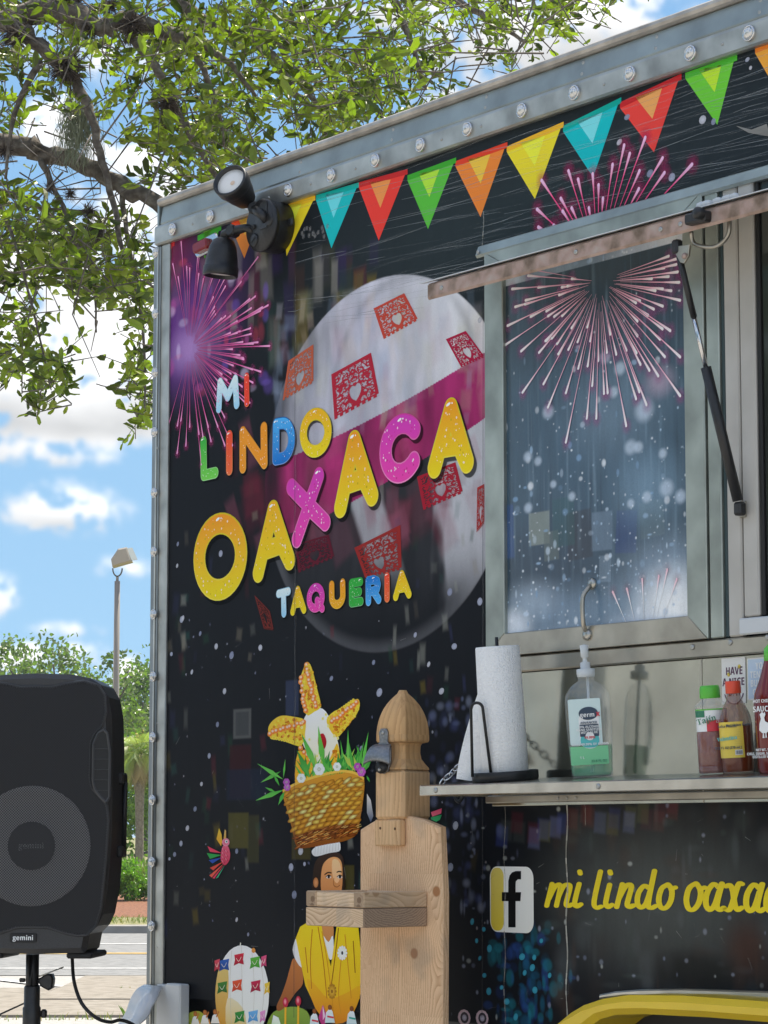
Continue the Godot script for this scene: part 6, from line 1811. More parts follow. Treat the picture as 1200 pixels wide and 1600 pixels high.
func build_ground() -> void:
	struct("ground", ground_sheet(-500, 500, -120, 900, 0.0), M.lot)
	# concrete apron in slabs, worn road, painted lines, far kerb, verge and mulch
	var ap := Node3D.new()
	ap.name = "pavement"
	add_child(ap)
	ap.set_meta("kind", "structure")
	var edges := [19.2, 21.0, 22.6, 24.6]
	var k := 0
	for i in 3:
		for j in 8:
			var u := -9.0 + j * 2.1
			if i == 2 and u < -3.0: continue
			var st := nst()
			var a := G(u + 0.006, edges[i] + 0.006, 0); var b := G(u + 2.094, edges[i] + 0.006, 0)
			var c := G(u + 2.094, edges[i + 1] - 0.006, 0); var d := G(u + 0.006, edges[i + 1] - 0.006, 0)
			var up := Vector3(0, 0.020 + 0.004 * (k % 3), 0)
			quad(st, a + up, d + up, c + up, b + up)
			quad(st, a, a + up, b + up, b); quad(st, d, c, c + up, d + up)
			part("slab", fin(st), M.concrete, ap)
			k += 1
	struct("road", ground_sheet(-200, 200, 25.0, 36.0, 0.006), M.road)
	struct("road_line", ground_sheet(-200, 200, 29.5, 29.62, 0.011), M.line_yellow)
	struct("road_line", ground_sheet(-200, 200, 29.74, 29.86, 0.011), M.line_yellow)
	struct("road_line", ground_sheet(-200, 200, 32.3, 32.42, 0.011), M.line_white)
	struct("road_line", ground_sheet(-200, 200, 26.2, 26.32, 0.011), M.line_white)
	var dl := nst()
	quad(dl, G(-3.9, 24.9, 0.0112), G(-3.75, 24.9, 0.0112), G(-2.7, 23.1, 0.0112), G(-2.85, 23.1, 0.0112))
	struct("stop_line", fin(dl), M.line_white)
	var kb := Node3D.new()
	kb.name = "kerb"
	add_child(kb)
	kb.set_meta("kind", "structure")
	for j in 30:
		var u := -14.0 + j * 1.0
		var st := nst()
		var lo := [G(u, 36.0), G(u + 0.994, 36.0), G(u + 0.994, 36.35), G(u, 36.35)]
		var hi := []
		for p in lo: hi.append(p + Vector3(0, 0.11, 0))
		hi[0] = G(u, 36.03, 0.10); hi[1] = G(u + 0.994, 36.03, 0.10)
		quad(st, lo[0], hi[0], hi[1], lo[1]); quad(st, hi[0], hi[3], hi[2], hi[1]); quad(st, lo[1], hi[1], hi[2], lo[2])
		part("kerb_stone", fin(st), M.kerb, kb)
	struct("verge", ground_sheet(-200, 200, 36.35, 38.3, 0.09, 0.06), M.verge)
	struct("mulch_bed", ground_sheet(-200, 200, 38.3, 47.0, 0.152, 0.15), M.mulch)
	struct("far_lawn", ground_sheet(-300, 300, 47.0, 140.0, 0.302, 1.0), M.verge)
	# grass tufts in the verge and in the cracks
	rng.seed = 41
	var blades := nst()
	for i in 2600:
		var p := G(rng.randf_range(-9, 2), rng.randf_range(36.4, 38.2), 0.12)
		blade(blades, p, rng.randf_range(0.04, 0.10), 0.010, lin(["8a8f4a", "a39a55", "6f8a3a"][i % 3]))
	var vg := part("verge_grass", fin(blades), M.leafy, self)
	vg.set_meta("kind", "stuff")
	tag(vg, "short dry grass along the far kerb", "grass")
	var k2 := 0
	for q in [[-1.58, 19.1, 0.22, 26], [-1.95, 19.0, 0.13, 40], [-1.25, 18.9, 0.16, 30], [-2.35, 18.95, 0.12, 30], [-1.42, 22.0, 0.12, 10], [-1.60, 23.0, 0.22, 16], [-1.2, 24.7, 0.18, 14], [-2.1, 22.5, 0.10, 12], [-0.98, 19.2, 0.15, 24], [-2.9, 19.0, 0.10, 30], [-1.0, 22.6, 0.12, 10], [-1.45, 24.8, 0.14, 8]]:
		var w := nst()
		for i in q[3]:
			var sp := 0.16 if q[3] > 20 else 0.06
			var p := G(q[0] + rng.randfn() * sp, q[1] + rng.randfn() * 0.05, 0.0)
			blade(w, p, q[2] * 0.5 * rng.randf_range(0.4, 1.1), 0.007, lin(["7f9a3a", "a8a050", "6a8a30", "b09a58"][i % 4]))
		var wd := part("weed", fin(w), M.leafy, self)
		tag(wd, ["tall thin weed beside the hanging cable at the pavement edge", "low yellow-green weeds at the pavement edge left of the cable", "weeds at the pavement edge right of the cable", "low weeds at the pavement edge behind the speaker pole", "small weed tuft in a pavement joint near the cable", "green weed in the pavement joint behind the clamp knob", "grass sprig on the far pavement edge", "small tuft in the pavement left of the cable", "yellowish weeds beside the trailer's bent cover", "low weeds at the far left of the pavement edge", "tuft in the joint near the trailer", "sprig on the far edge of the pavement in the middle"][k2], "weed", "weeds in the pavement joints")
		wd.set_meta("kind", "stuff")
		k2 += 1

func blade(st: SurfaceTool, p: Vector3, h: float, w: float, c: Color) -> void:
	var a := rng.randf() * TAU
	var d := Vector3(cos(a), 0, sin(a))
	var lean := Vector3(rng.randfn(), 0, rng.randfn()) * h * 0.35
	st.set_color(c)
	var m := p + Vector3(0, h * 0.6, 0) + lean * 0.35
	tri(st, p - d * w * 0.5, m, p + d * w * 0.5)
	tri(st, p + d * w * 0.5, m, p + Vector3(0, h, 0) + lean)

func leaf_mesh(l: float, w: float, tint := Color.WHITE) -> ArrayMesh:
	var st := nst()
	st.set_color(tint)
	var p := [Vector3(0, 0, 0), Vector3(-w * 0.40, l * 0.34, w * 0.20), Vector3(-w * 0.46, l * 0.78, w * 0.05), Vector3(0, l, -w * 0.28), Vector3(w * 0.46, l * 0.78, w * 0.05), Vector3(w * 0.40, l * 0.34, w * 0.20), Vector3(0, l * 0.55, -w * 0.04)]
	for q in [[0, 1, 6], [1, 2, 6], [2, 3, 6], [3, 4, 6], [4, 5, 6], [5, 0, 6]]: tri(st, p[q[0]], p[q[1]], p[q[2]])
	return fin(st)

func multi(called: String, mesh: Mesh, m: Material, xfs: Array, cols: Array, parent: Node) -> MultiMeshInstance3D:
	var mm := MultiMesh.new()
	mm.transform_format = MultiMesh.TRANSFORM_3D
	mm.use_colors = true
	mm.mesh = mesh
	mm.instance_count = xfs.size()
	for i in xfs.size():
		mm.set_instance_transform(i, xfs[i])
		mm.set_instance_color(i, cols[i])
	var o := MultiMeshInstance3D.new()
	o.name = called
	o.multimesh = mm
	o.material_override = m
	parent.add_child(o, true)
	o.set_meta("kind", "stuff")
	return o

func rand_basis(up_bias := 0.0) -> Basis:
	var d := Vector3(rng.randfn(), rng.randfn() + up_bias, rng.randfn()).normalized()
	return frame_along(d) * Basis(Vector3.UP, rng.randf() * TAU)

func inside(p: Vector2, poly: Array) -> bool:
	var pp := PackedVector2Array()
	for i in range(0, poly.size(), 2): pp.append(Vector2(poly[i], poly[i + 1]))
	return Geometry2D.is_point_in_polygon(p, pp)

# the live oak that reaches over and behind the trailer
func build_oak() -> void:
	rng.seed = 61
	var trunk_at := G(-6.2, 11.0)
	var t := thing("live_oak", "large live oak with moss on its limbs reaching over the trailer", "tree", trunk_at)
	var o := trunk_at
	var crotch := G(-5.4, 11.0, 3.1)
	part("trunk", tubem(smooth_path([Vector3(0, -0.1, 0), Vector3(0.02, 0.5, 0), Vector3(0.15, 1.6, 0.05), crotch - o], 5), [0.42, 0.38, 0.36, 0.34, 0.33, 0.33, 0.32, 0.31, 0.3, 0.3, 0.29, 0.28, 0.28, 0.27, 0.27, 0.26], 14), M.bark, t)
	var limb_pts := []
	var limbs := [
		[[-1400, 600, 10.6, 0.16], [-600, 250, 10.4, 0.10], [0, 226, 10.2, 0.042], [60, 238, 10.2, 0.036], [125, 256, 10.15, 0.034], [190, 292, 10.1, 0.032], [245, 320, 10.05, 0.030], [340, 400, 10.0, 0.022], [430, 520, 10.0, 0.012]],
		[[-1400, 560, 11.0, 0.16], [-500, 40, 10.5, 0.09], [0, 26, 10.1, 0.046], [60, 17, 10.0, 0.044], [115, 20, 9.95, 0.040], [165, 42, 9.9, 0.033], [205, 28, 9.9, 0.030], [250, 48, 9.9, 0.028], [300, 66, 9.9, 0.020], [350, 92, 9.9, 0.012], [400, 150, 9.9, 0.006]],
		[[5, 30, 10.1, 0.036], [40, 52, 10.0, 0.030], [75, 84, 9.95, 0.026], [110, 118, 9.9, 0.022], [140, 175, 9.85, 0.018], [160, 250, 9.85, 0.014], [180, 330, 9.85, 0.011], [196, 400, 9.85, 0.008], [240, 450, 9.9, 0.004]],
		[[190, 36, 9.9, 0.020], [225, 80, 9.85, 0.018], [248, 112, 9.85, 0.017], [272, 165, 9.85, 0.016], [298, 212, 9.85, 0.014], [335, 272, 9.9, 0.010], [360, 320, 9.9, 0.006]],
		[[240, -40, 10.8, 0.035], [300, 18, 10.7, 0.028], [352, 46, 10.7, 0.024], [402, 66, 10.7, 0.022], [436, 102, 10.7, 0.018], [462, 146, 10.7, 0.015], [500, 178, 10.7, 0.012], [515, 230, 10.7, 0.006]],
		[[380, -60, 11.2, 0.02], [430, 60, 11.0, 0.016], [470, 130, 11.0, 0.013], [520, 190, 11.0, 0.008]],
		[[520, -90, 11.3, 0.03], [640, -30, 11.2, 0.022], [720, 6, 11.2, 0.016], [770, 34, 11.2, 0.012], [822, 66, 11.2, 0.006]],
		[[285, 64, 9.9, 0.013], [310, 96, 9.85, 0.012], [328, 135, 9.85, 0.011], [343, 178, 9.85, 0.008], [350, 230, 9.9, 0.004]],
		[[60, 238, 10.2, 0.014], [82, 290, 10.1, 0.011], [105, 340, 10.05, 0.009], [124, 385, 10.0, 0.007], [170, 440, 10.0, 0.004]],
		[[62, 96, 9.95, 0.014], [38, 140, 9.95, 0.012], [20, 190, 9.95, 0.009], [8, 280, 9.95, 0.005]],
		[[0, 320, 9.7, 0.008], [30, 400, 9.7, 0.006], [60, 520, 9.7, 0.004], [80, 610, 9.7, 0.0025]],
		[[190, 292, 10.1, 0.012], [200, 380, 10.1, 0.009], [218, 470, 10.1, 0.007], [226, 560, 10.1, 0.005], [226, 640, 10.1, 0.003]],
		[[150, 600, 10.0, 0.002], [176, 606, 10.0, 0.002], [206, 603, 10.0, 0.0012], [226, 560, 10.1, 0.002]],
		[[560, -120, 10.5, 0.03], [600, -40, 10.4, 0.02], [640, 60, 10.4, 0.012], [665, 140, 10.4, 0.007]],
		[[860, -150, 12.0, 0.03], [880, -60, 12.0, 0.02], [850, 20, 12.0, 0.010], [800, 90, 12.0, 0.005]],
		[[0, 300, 10.3, 0.012], [70, 330, 10.2, 0.009], [140, 420, 10.1, 0.006], [150, 520, 10.1, 0.003]]]
	for l in limbs:
		var pts := []
		var rad := []
		for q in l: pts.append(at(q[0], q[1], q[2]) - o)
		var sp := smooth_path(pts, 5)
		for i in sp.size():
			var f := i / 5.0
			var a := int(f)
			var r: float = lerpf(l[a][3], l[mini(a + 1, l.size() - 1)][3], f - a)
			sp[i] += Vector3(rng.randfn(), rng.randfn(), rng.randfn()) * r * 0.22
			rad.append(r * rng.randf_range(0.9, 1.12))
			limb_pts.append(sp[i])
		part("branch", tubem(sp, rad, 9), M.bark, t)
	# limbs that link the crown in view with the trunk
	part("branch", tubem(smooth_path([crotch - o, at(-900, 200, 11.4) - o, at(-100, -500, 11.6) - o, at(520, -90, 11.3) - o], 5), [0.2, 0.19, 0.18, 0.17, 0.15, 0.14, 0.13, 0.12, 0.11, 0.1, 0.09, 0.08, 0.06, 0.05, 0.04, 0.03], 10), M.bark, t)
	part("branch", tubem(smooth_path([at(-100, -500, 11.6) - o, at(400, -420, 11.9) - o, at(860, -150, 12.0) - o], 5), [0.11, 0.10, 0.09, 0.08, 0.07, 0.06, 0.06, 0.05, 0.05, 0.04, 0.03], 8), M.bark, t)
	# twigs with leaves
	var leaf := leaf_mesh(0.057, 0.024)
	var leaf2 := leaf_mesh(0.049, 0.020)
	var xfs := []
	var cols := []
	var twigs := nst(true)
	var areas := [
		[[-140, -120, 1100, -120, 1000, 0, 880, 60, 700, 150, 520, 235, 420, 280, 360, 300, 300, 260, 235, 300, 150, 240, 60, 215, -140, 200], 860],
		[[230, 40, 700, 20, 640, 190, 420, 290, 260, 320], 200],
		[[-60, 280, 40, 270, 110, 330, 235, 340, 243, 470, 190, 500, 120, 480, 60, 470, -60, 460], 150],
		[[-60, 470, 45, 480, 75, 560, 90, 640, 60, 660, 30, 590, -60, 590], 50],
		[[195, 430, 243, 400, 243, 690, 215, 680, 200, 600], 42],
		[[60, 560, 130, 520, 120, 590, 80, 660], 14],
		[[0, 380, 230, 330, 235, 480, 0, 500], 60]]
	var holes := [[[118, 175, 190, 190, 200, 260, 100, 235, 30, 215, 40, 175], 0.90], [[395, 200, 470, 190, 480, 250, 400, 250], 0.65], [[680, 60, 760, 30, 790, 100, 700, 140], 0.7], [[500, 0, 590, 20, 560, 60, 500, 50], 0.5], [[0, 260, 130, 270, 240, 330, 240, 400, 120, 340, 0, 330], 0.4], [[60, 430, 200, 480, 200, 560, 60, 540], 0.5], [[880, 20, 960, 0, 900, 60, 840, 80], 0.5], [[620, 60, 700, 40, 720, 110, 650, 150], 0.5], [[400, 230, 480, 215, 470, 262, 420, 275], 0.6], [[80, 100, 180, 90, 190, 160, 90, 150], 0.4]]
	for ar in areas:
		var lo := Vector2(1e9, 1e9); var hi := -lo
		for i in range(0, ar[0].size(), 2):
			lo = lo.min(Vector2(ar[0][i], ar[0][i + 1])); hi = hi.max(Vector2(ar[0][i], ar[0][i + 1]))
		var made := 0
		var tries := 0
		while made < ar[1] and tries < 20000:
			tries += 1
			var q := Vector2(rng.randf_range(lo.x, hi.x), rng.randf_range(lo.y, hi.y))
			if not inside(q, ar[0]): continue
			var skip := false
			for h in holes:
				if inside(q, h[0]) and rng.randf() < h[1]: skip = true
			if skip: continue
			made += 1
			var dist := rng.randf_range(9.3, 11.6)
			if q.x > 650: dist = rng.randf_range(10.2, 12.6)
			sprig(twigs, xfs, cols, at(q.x, q.y, dist) - o, rng.randf_range(0.09, 0.24), rng.randi_range(5, 12))
	# the rest of the crown, beyond the top and left of the view
	for i in 2600:
		var p := G(rng.randf_range(-7.5, 4.5), rng.randf_range(8.5, 15.0), 0) + Vector3(0, rng.randf_range(4.6, 7.4), 0)
		var v := p - eye
		var sx := v.dot(right) / v.dot(fwd) * FOC + 600
		var sy := 800 - v.dot(upv) / v.dot(fwd) * FOC
		if sx > -150 and sx < 1350 and sy > -60: continue
		if rng.randf() < 0.5: continue
		sprig(twigs, xfs, cols, p - o, rng.randf_range(0.15, 0.3), 7)
	# bare dead twigs through the crown
	for i in 420:
		var a := at(rng.randf_range(-60, 900), rng.randf_range(-60, 480), rng.randf_range(9.3, 11.5)) - o
		var q2 := a + o - eye
		var sx2 := q2.dot(right) / q2.dot(fwd) * FOC + 600
		var sy2 := 800 - q2.dot(upv) / q2.dot(fwd) * FOC
		if sy2 > 330 - (sx2 - 240) * 0.34 and sx2 > 240: continue
		var d := Vector3(rng.randfn(), rng.randfn() * 0.8 - 0.3, rng.randfn()).normalized() * rng.randf_range(0.15, 0.5)
		tube(twigs, [a, a + d * 0.5 + Vector3(rng.randfn(), rng.randfn(), rng.randfn()) * 0.03, a + d], [0.004, 0.003, 0.0014], 4, false)
	part("twigs", fin(twigs), M.bark, t).set_meta("kind", "stuff")
	# the nearest leaves as pieces of their own, the rest as one mass
	var order := []
	for i in xfs.size():
		var v: Vector3 = xfs[i].origin + o - eye
		var sx := v.dot(right) / v.dot(fwd) * FOC + 600
		var sy := 800 - v.dot(upv) / v.dot(fwd) * FOC
		order.append([v.length() if (sx > 5 and sx < 1000 and sy > 5 and sy < 640) else 99.0, i])
	order.sort_custom(func(a, b): return a[0] < b[0])
	var single := {}
	for k in 290: single[order[k][1]] = true
	var tinted := [leaf_mesh(0.062, 0.027, Color(0.08, 0.10, 0.016)), leaf_mesh(0.062, 0.027, Color(0.13, 0.155, 0.022)), leaf_mesh(0.062, 0.028, Color(0.19, 0.215, 0.03)), leaf_mesh(0.064, 0.026, Color(0.30, 0.33, 0.05))]
	var lx := []; var lc := []; var lx2 := []; var lc2 := []
	for i in xfs.size():
		if single.has(i):
			part("leaf", tinted[i % 4], M.leaf, t, xfs[i])
		elif i % 2: lx.append(xfs[i]); lc.append(cols[i])
		else: lx2.append(xfs[i]); lc2.append(cols[i])
	multi("foliage", leaf, M.leaf, lx, lc, t)
	multi("foliage", leaf2, M.leaf, lx2, lc2, t)
	# ball moss and hanging moss
	var moss_at := [[104, 8, 10.0, 0.10, 60], [24, 56, 9.9, 0.075, 45], [104, 104, 9.85, 0.085, 60], [205, 38, 9.85, 0.07, 40], [262, 162, 9.8, 0.06, 45], [150, 362, 9.8, 0.06, 40], [140, 330, 9.8, 0.045, 30], [110, 302, 9.9, 0.035, 24], [78, 292, 10.0, 0.035, 24], [172, 8, 10.0, 0.05, 30], [140, 46, 9.9, 0.05, 30], [200, 60, 9.8, 0.04, 24], [8, 236, 10.1, 0.05, 30], [260, 195, 9.8, 0.035, 24]]
	var names := ["big dark ball moss on the thick limb near the top edge", "dark ball moss at the far upper left", "large dark ball moss hanging below the fork of the limbs", "ball moss where the limb bends", "dark ball moss hanging over the trailer's corner lamp", "long dark ball moss low among the left leaves", "ball moss just above the lowest dark moss clump", "small ball moss on the right of two under the lower limb", "small ball moss on the left of two under the lower limb", "ball moss at the top edge right of the big clump", "ball moss on the fork between two limbs", "small moss clump under the bend of the limb", "grey moss at the left end of the lower limb", "small moss tuft below the moss over the lamp"]
	var k3 := 0
	for q in moss_at:
		var st := nst()
		var c := at(q[0], q[1], q[2])
		for i in q[4] * 7:
			var d := Vector3(rng.randfn(), rng.randfn() - 0.25, rng.randfn()).normalized()
			var l: float = q[3] * rng.randf_range(0.45, 1.35)
			var m: Vector3 = c + d * l * 0.6 + Vector3(rng.randfn(), rng.randfn(), rng.randfn()) * q[3] * 0.12
			var e: Vector3 = c + d * l + Vector3(rng.randfn(), rng.randfn() - 0.4, rng.randfn()) * q[3] * 0.25
			var s: Vector3 = d.cross(Vector3(rng.randfn(), rng.randfn(), rng.randfn())).normalized() * q[3] * 0.030
			tri(st, c - s, m - s * 0.8, m + s * 0.8)
			tri(st, c - s, m + s * 0.8, c + s)
			tri(st, m - s * 0.8, e, m + s * 0.8)
		var mo := part("ball_moss", fin(st), M.ball_moss, self)
		tag(mo, names[k3], "moss", "ball moss on the oak limbs")
		k3 += 1
	var hang := nst()
	for i in 520:
		var c := at(rng.randfn(122, 13), rng.randf_range(150, 200), 9.95 + rng.randfn() * 0.04)
		var l := rng.randf_range(0.05, 0.20)
		var pth := c
		for j in 5:
			var nx := pth + Vector3(rng.randfn() * 0.010, -l / 5.0, rng.randfn() * 0.010)
			var s := Vector3(rng.randfn(), 0, rng.randfn()).normalized() * 0.0011
			quad(hang, pth - s, nx - s, nx + s, pth + s)
			pth = nx
	var hm := part("hanging_moss", fin(hang), M.hang_moss, self)
	tag(hm, "pale grey-green beard of moss hanging between the two left limbs", "moss")

func sprig(twigs: SurfaceTool, xfs: Array, cols: Array, p: Vector3, l: float, n: int) -> void:
	var d := Vector3(rng.randfn(), rng.randfn() * 0.7 + 0.1, rng.randfn()).normalized()
	var a := p - d * l * 0.5
	var b := p + d * l * 0.5
	tube(twigs, [a, p + Vector3(rng.randfn(), rng.randfn(), rng.randfn()) * 0.012, b], [0.0028, 0.0022, 0.0012], 4, false)
	var tone := rng.randf()
	for i in n:
		var f := (i + 0.6) / n
		var q := a.lerp(b, f)
		var od := (d * 0.55 + Vector3(rng.randfn(), rng.randfn() * 0.8 + 0.25, rng.randfn()) * 0.75).normalized()
		var bs := frame_along(od) * Basis(Vector3.UP, rng.randf() * TAU)
		bs = bs.scaled(Vector3.ONE * rng.randf_range(0.5, 1.35))
		xfs.append(Transform3D(bs, q))
		var young := 1.0 if rng.randf() < 0.12 else 0.0
		var c := Color(0.040, 0.052, 0.008).lerp(Color(0.46, 0.48, 0.045), pow(clampf(tone * 0.78 + rng.randf() * 0.3, 0, 1), 1.8)).lerp(Color(0.32, 0.35, 0.05), young)
		cols.append(c)

func crown(parent: Node, centre: Vector3, rad: Vector3, n: int, leaf: Mesh, m: Material, dark: Color, pale: Color, clumps := 40) -> void:
	var xfs := []
	var cols := []
	var cs := []
	for i in clumps:
		var d := Vector3(rng.randfn(), rng.randfn(), rng.randfn()).normalized() * pow(rng.randf(), 0.4)
		cs.append([centre + d * rad, rng.randf_range(0.16, 0.34) * rad.x, rng.randf()])
	for i in n:
		var c: Array = cs[rng.randi() % clumps]
		var d: Vector3 = Vector3(rng.randfn(), rng.randfn() * 0.7, rng.randfn()) * c[1] * 0.55
		xfs.append(Transform3D(rand_basis(0.3).scaled(Vector3.ONE * rng.randf_range(0.7, 1.3)), c[0] + d))
		cols.append(dark.lerp(pale, clampf(c[2] * 0.7 + rng.randf() * 0.4, 0, 1)))
	multi("crown", leaf, m, xfs, cols, parent)

func broad_tree(label: String, px: float, dist: float, top_py: float, radius: float, dark: Color, pale: Color, n := 9000) -> void:
	var base := at(px, 1310, dist); base.y = 0.3
	var top := at(px, top_py, dist).y
	var t := thing("oak_tree", label, "tree", base, 0.0, "trees beyond the road")
	var h := top - base.y
	part("trunk", tubem([Vector3(0, -0.3, 0), Vector3(0.1, h * 0.25, 0), Vector3(0, h * 0.5, 0.1)], [h * 0.04, h * 0.032, h * 0.022], 10), M.bark, t)
	for k in 6:
		var a := TAU * k / 6.0 + rng.randf()
		part("limb", tubem(smooth_path([Vector3(0, h * rng.randf_range(0.28, 0.45), 0), Vector3(cos(a) * radius * 0.4, h * 0.62, sin(a) * radius * 0.4), Vector3(cos(a) * radius * 0.75, h * rng.randf_range(0.7, 0.9), sin(a) * radius * 0.75)], 4), [h * 0.016, h * 0.012, h * 0.009, h * 0.004], 7), M.bark, t)
	crown(t, Vector3(0, h * 0.66, 0), Vector3(radius, h * 0.34, radius), n, leaf_mesh(0.16, 0.10), M.leaf, dark, pale, 70)

func build_far() -> void:
	rng.seed = 71
	broad_tree("round-headed tree above the loudspeaker's left side", 20, 84.0, 1010, 2.6, Color(0.13, 0.165, 0.065), Color(0.29, 0.33, 0.14), 6000)
	broad_tree("tallest feathery tree beyond the road behind the loudspeaker", 108, 80.0, 1002, 2.5, Color(0.13, 0.165, 0.06), Color(0.29, 0.33, 0.13), 6500)
	broad_tree("darker tree beyond the road between lamp post and trailer", 226, 88.0, 1040, 2.2, Color(0.10, 0.14, 0.05), Color(0.24, 0.29, 0.10), 7000)
	broad_tree("tree beyond the road hidden mostly by the trailer", 420, 92.0, 1040, 3.2, Color(0.05, 0.085, 0.03), Color(0.11, 0.15, 0.05), 5000)
	broad_tree("tree beyond the road at the far left", -120, 86.0, 1020, 3.0, Color(0.05, 0.085, 0.03), Color(0.11, 0.15, 0.05), 5000)
	# green wall of shrubs behind the palm
	var bs := thing("tall_shrub", "tall pale green shrub behind the palm", "shrub", at(215, 1310, 62.0) * Vector3(1, 0, 1), 0.0, "shrubs beyond the road")
	part("stem", tubem([Vector3(0, 0, 0), Vector3(0, 1.4, 0)], [0.07, 0.05], 8), M.bark, bs)
	crown(bs, Vector3(0, 2.0, 0), Vector3(1.5, 2.0, 1.0), 5200, leaf_mesh(0.14, 0.07), M.leaf, Color(0.13, 0.20, 0.04), Color(0.33, 0.42, 0.09), 50)
	var bs2 := thing("tall_shrub", "bushy green shrub behind the loudspeaker's right edge", "shrub", at(120, 1310, 64.0) * Vector3(1, 0, 1), 0.0, "shrubs beyond the road")
	part("stem", tubem([Vector3(0, 0, 0), Vector3(0, 1.4, 0)], [0.07, 0.05], 8), M.bark, bs2)
	crown(bs2, Vector3(0, 1.8, 0), Vector3(1.6, 1.8, 1.0), 4000, leaf_mesh(0.14, 0.07), M.leaf, Color(0.08, 0.13, 0.03), Color(0.18, 0.25, 0.05), 50)
	# palm
	var pd := 57.0
	var pb := at(218, 1310, pd); pb.y = 0.3
	var p := thing("palm_tree", "palm with drooping fronds and a skirt of dry leaves by the trailer corner", "palm", pb)
	var hc := at(212, 1178, pd).y - pb.y
	part("trunk", tubem(smooth_path([Vector3(0.02, 0, 0), Vector3(0.0, hc * 0.4, 0), Vector3(-0.04, hc, 0)], 5), [0.10, 0.085, 0.08, 0.08, 0.085, 0.085, 0.09, 0.10, 0.11, 0.12, 0.12], 12), M.palm_bark, p)
	for k in 40:
		var a := TAU * k * 0.382
		var el := lerpf(1.35, -0.75, k / 39.0)
		var dry := k > 27
		var st := nst()
		var d := Vector3(cos(a), 0, sin(a))
		var l := rng.randf_range(0.62, 0.82) * (0.85 if dry else 1.0)
		var prev := Vector3(-0.04, hc, 0)
		var stem := [prev]
		for j in 6:
			var e := el - j * (0.24 if not dry else 0.30)
			prev = prev + (d * cos(e) + Vector3.UP * sin(e)) * l / 6.0
			stem.append(prev)
		tube(st, stem, [0.012, 0.010, 0.008, 0.006, 0.005, 0.004, 0.003], 5, false)
		for j in 22:
			var f := 2.0 + 4.0 * j / 21.0
			var i0 := mini(int(f), 5)
			var q: Vector3 = stem[i0].lerp(stem[i0 + 1], f - i0)
			var ax: Vector3 = (stem[i0 + 1] - stem[i0]).normalized()
			var sd := ax.cross(Vector3.UP).normalized()
			for s in [-1.0, 1.0]:
				var ll := l * 0.55 * (1.0 - 0.4 * absf(j / 21.0 - 0.4))
				var tip: Vector3 = q + (ax * 0.75 + sd * s * 0.65 + Vector3(0, -0.35, 0)).normalized() * ll + Vector3(0, -0.05, 0)
				tri(st, q - ax * 0.012, tip, q + ax * 0.012)
		part("frond", fin(st), M.frond_dry if dry else [M.frond, M.frond2][k % 2], p)
	var fs := nst()
	for k in 260:
		var q := Vector3(-0.06 + rng.randfn() * 0.14, hc + 0.30 + rng.randfn() * 0.10, rng.randfn() * 0.14)
		var d := Vector3(rng.randfn(), rng.randfn(), rng.randfn()).normalized() * 0.05
		tri(fs, q, q + d, q + d.rotated(Vector3.UP, 0.5))
	part("flower_stalk", fin(fs), M.palm_flower, p)
	# spiky grass clumps
	for q in [[196, 1345, 50.0, 0.85, "spiky pale green grass clump under the palm"], [226, 1350, 49.0, 0.75, "spiky grass clump beside the trailer post"], [160, 1340, 51.0, 0.8, "spiky grass clump behind the loudspeaker"]]:
		var gb := at(q[0], 1310, q[2]); gb.y = 0.3
		var st := nst()
		for i in 150:
			var a := rng.randf() * TAU
			var d := Vector3(cos(a), 0, sin(a))
			var l: float = q[3] * rng.randf_range(0.7, 1.25)
			var lean := rng.randf_range(0.05, 0.75)
			var r := d * rng.randf() * 0.12
			var m := r + (Vector3.UP * 0.8 + d * lean * 0.4) * l * 0.6
			var e := m + (Vector3.UP * (0.55 - lean * 0.9) + d * lean * 0.7) * l * 0.6
			var s := d.cross(Vector3.UP) * 0.011
			st.set_color(Color(0.17, 0.24, 0.06).lerp(Color(0.34, 0.38, 0.16), rng.randf()))
			quad(st, r - s, m - s, m + s, r + s)
			tri(st, m - s, e, m + s)
		var gc := part("grass_clump", fin(st), M.leafy, self, Transform3D(Basis(), gb))
		tag(gc, q[4], "grass clump", "spiky grass clumps")
	# clipped hedge, bush by bush
	var which := ["clipped hedge shrub at the far left of the row beyond the road", "clipped hedge shrub hidden behind the loudspeaker", "clipped hedge shrub showing beside the loudspeaker's right edge", "clipped hedge shrub showing beside the trailer's corner post", "clipped hedge shrub just behind the trailer's corner", "clipped hedge shrub at the right end of the row"]
	for k in 6:
		var u := -5.35 + k * 0.58
		var hb := G(u, 44.2 + (k % 2) * 0.15, 0.22)
		var h := thing("hedge_shrub", which[k], "hedge", hb, 0.0, "clipped hedge beyond the road")
		part("stem", tubem([Vector3.ZERO, Vector3(0, 0.3, 0)], [0.03, 0.02], 6), M.bark, h)
		crown(h, Vector3(0, 0.34, 0), Vector3(0.40, 0.33, 0.42), 2300, leaf_mesh(0.062, 0.036), M.leaf, Color(0.10, 0.19, 0.025), Color(0.28, 0.44, 0.06), 34)
	# light pole
	var ld := 56.0
	var lb := at(178.5, 1310, ld); lb.y = 0.3
	var lp := thing("street_light", "tall parking-lot light pole with one tilted floodlight head", "street light", lb)
	var lh := at(178, 908, ld).y - lb.y
	part("pole", tubem([Vector3.ZERO, Vector3(0, lh, 0)], [0.078, 0.058], 12), M.pole, lp)
	part("tenon", tubem([Vector3(0, lh, 0), Vector3(0, lh + 0.09, 0)], [0.03], 8), M.pole, lp)
	var yoke := []
	for i in 9:
		var a := PI * (1.0 + i / 8.0)
		yoke.append(Vector3(0, lh + 0.27, 0) + right * cos(a) * 0.10 + Vector3.UP * sin(a) * 0.17)
	part("yoke", tubem(yoke, [0.016], 6), M.pole_dark, lp)
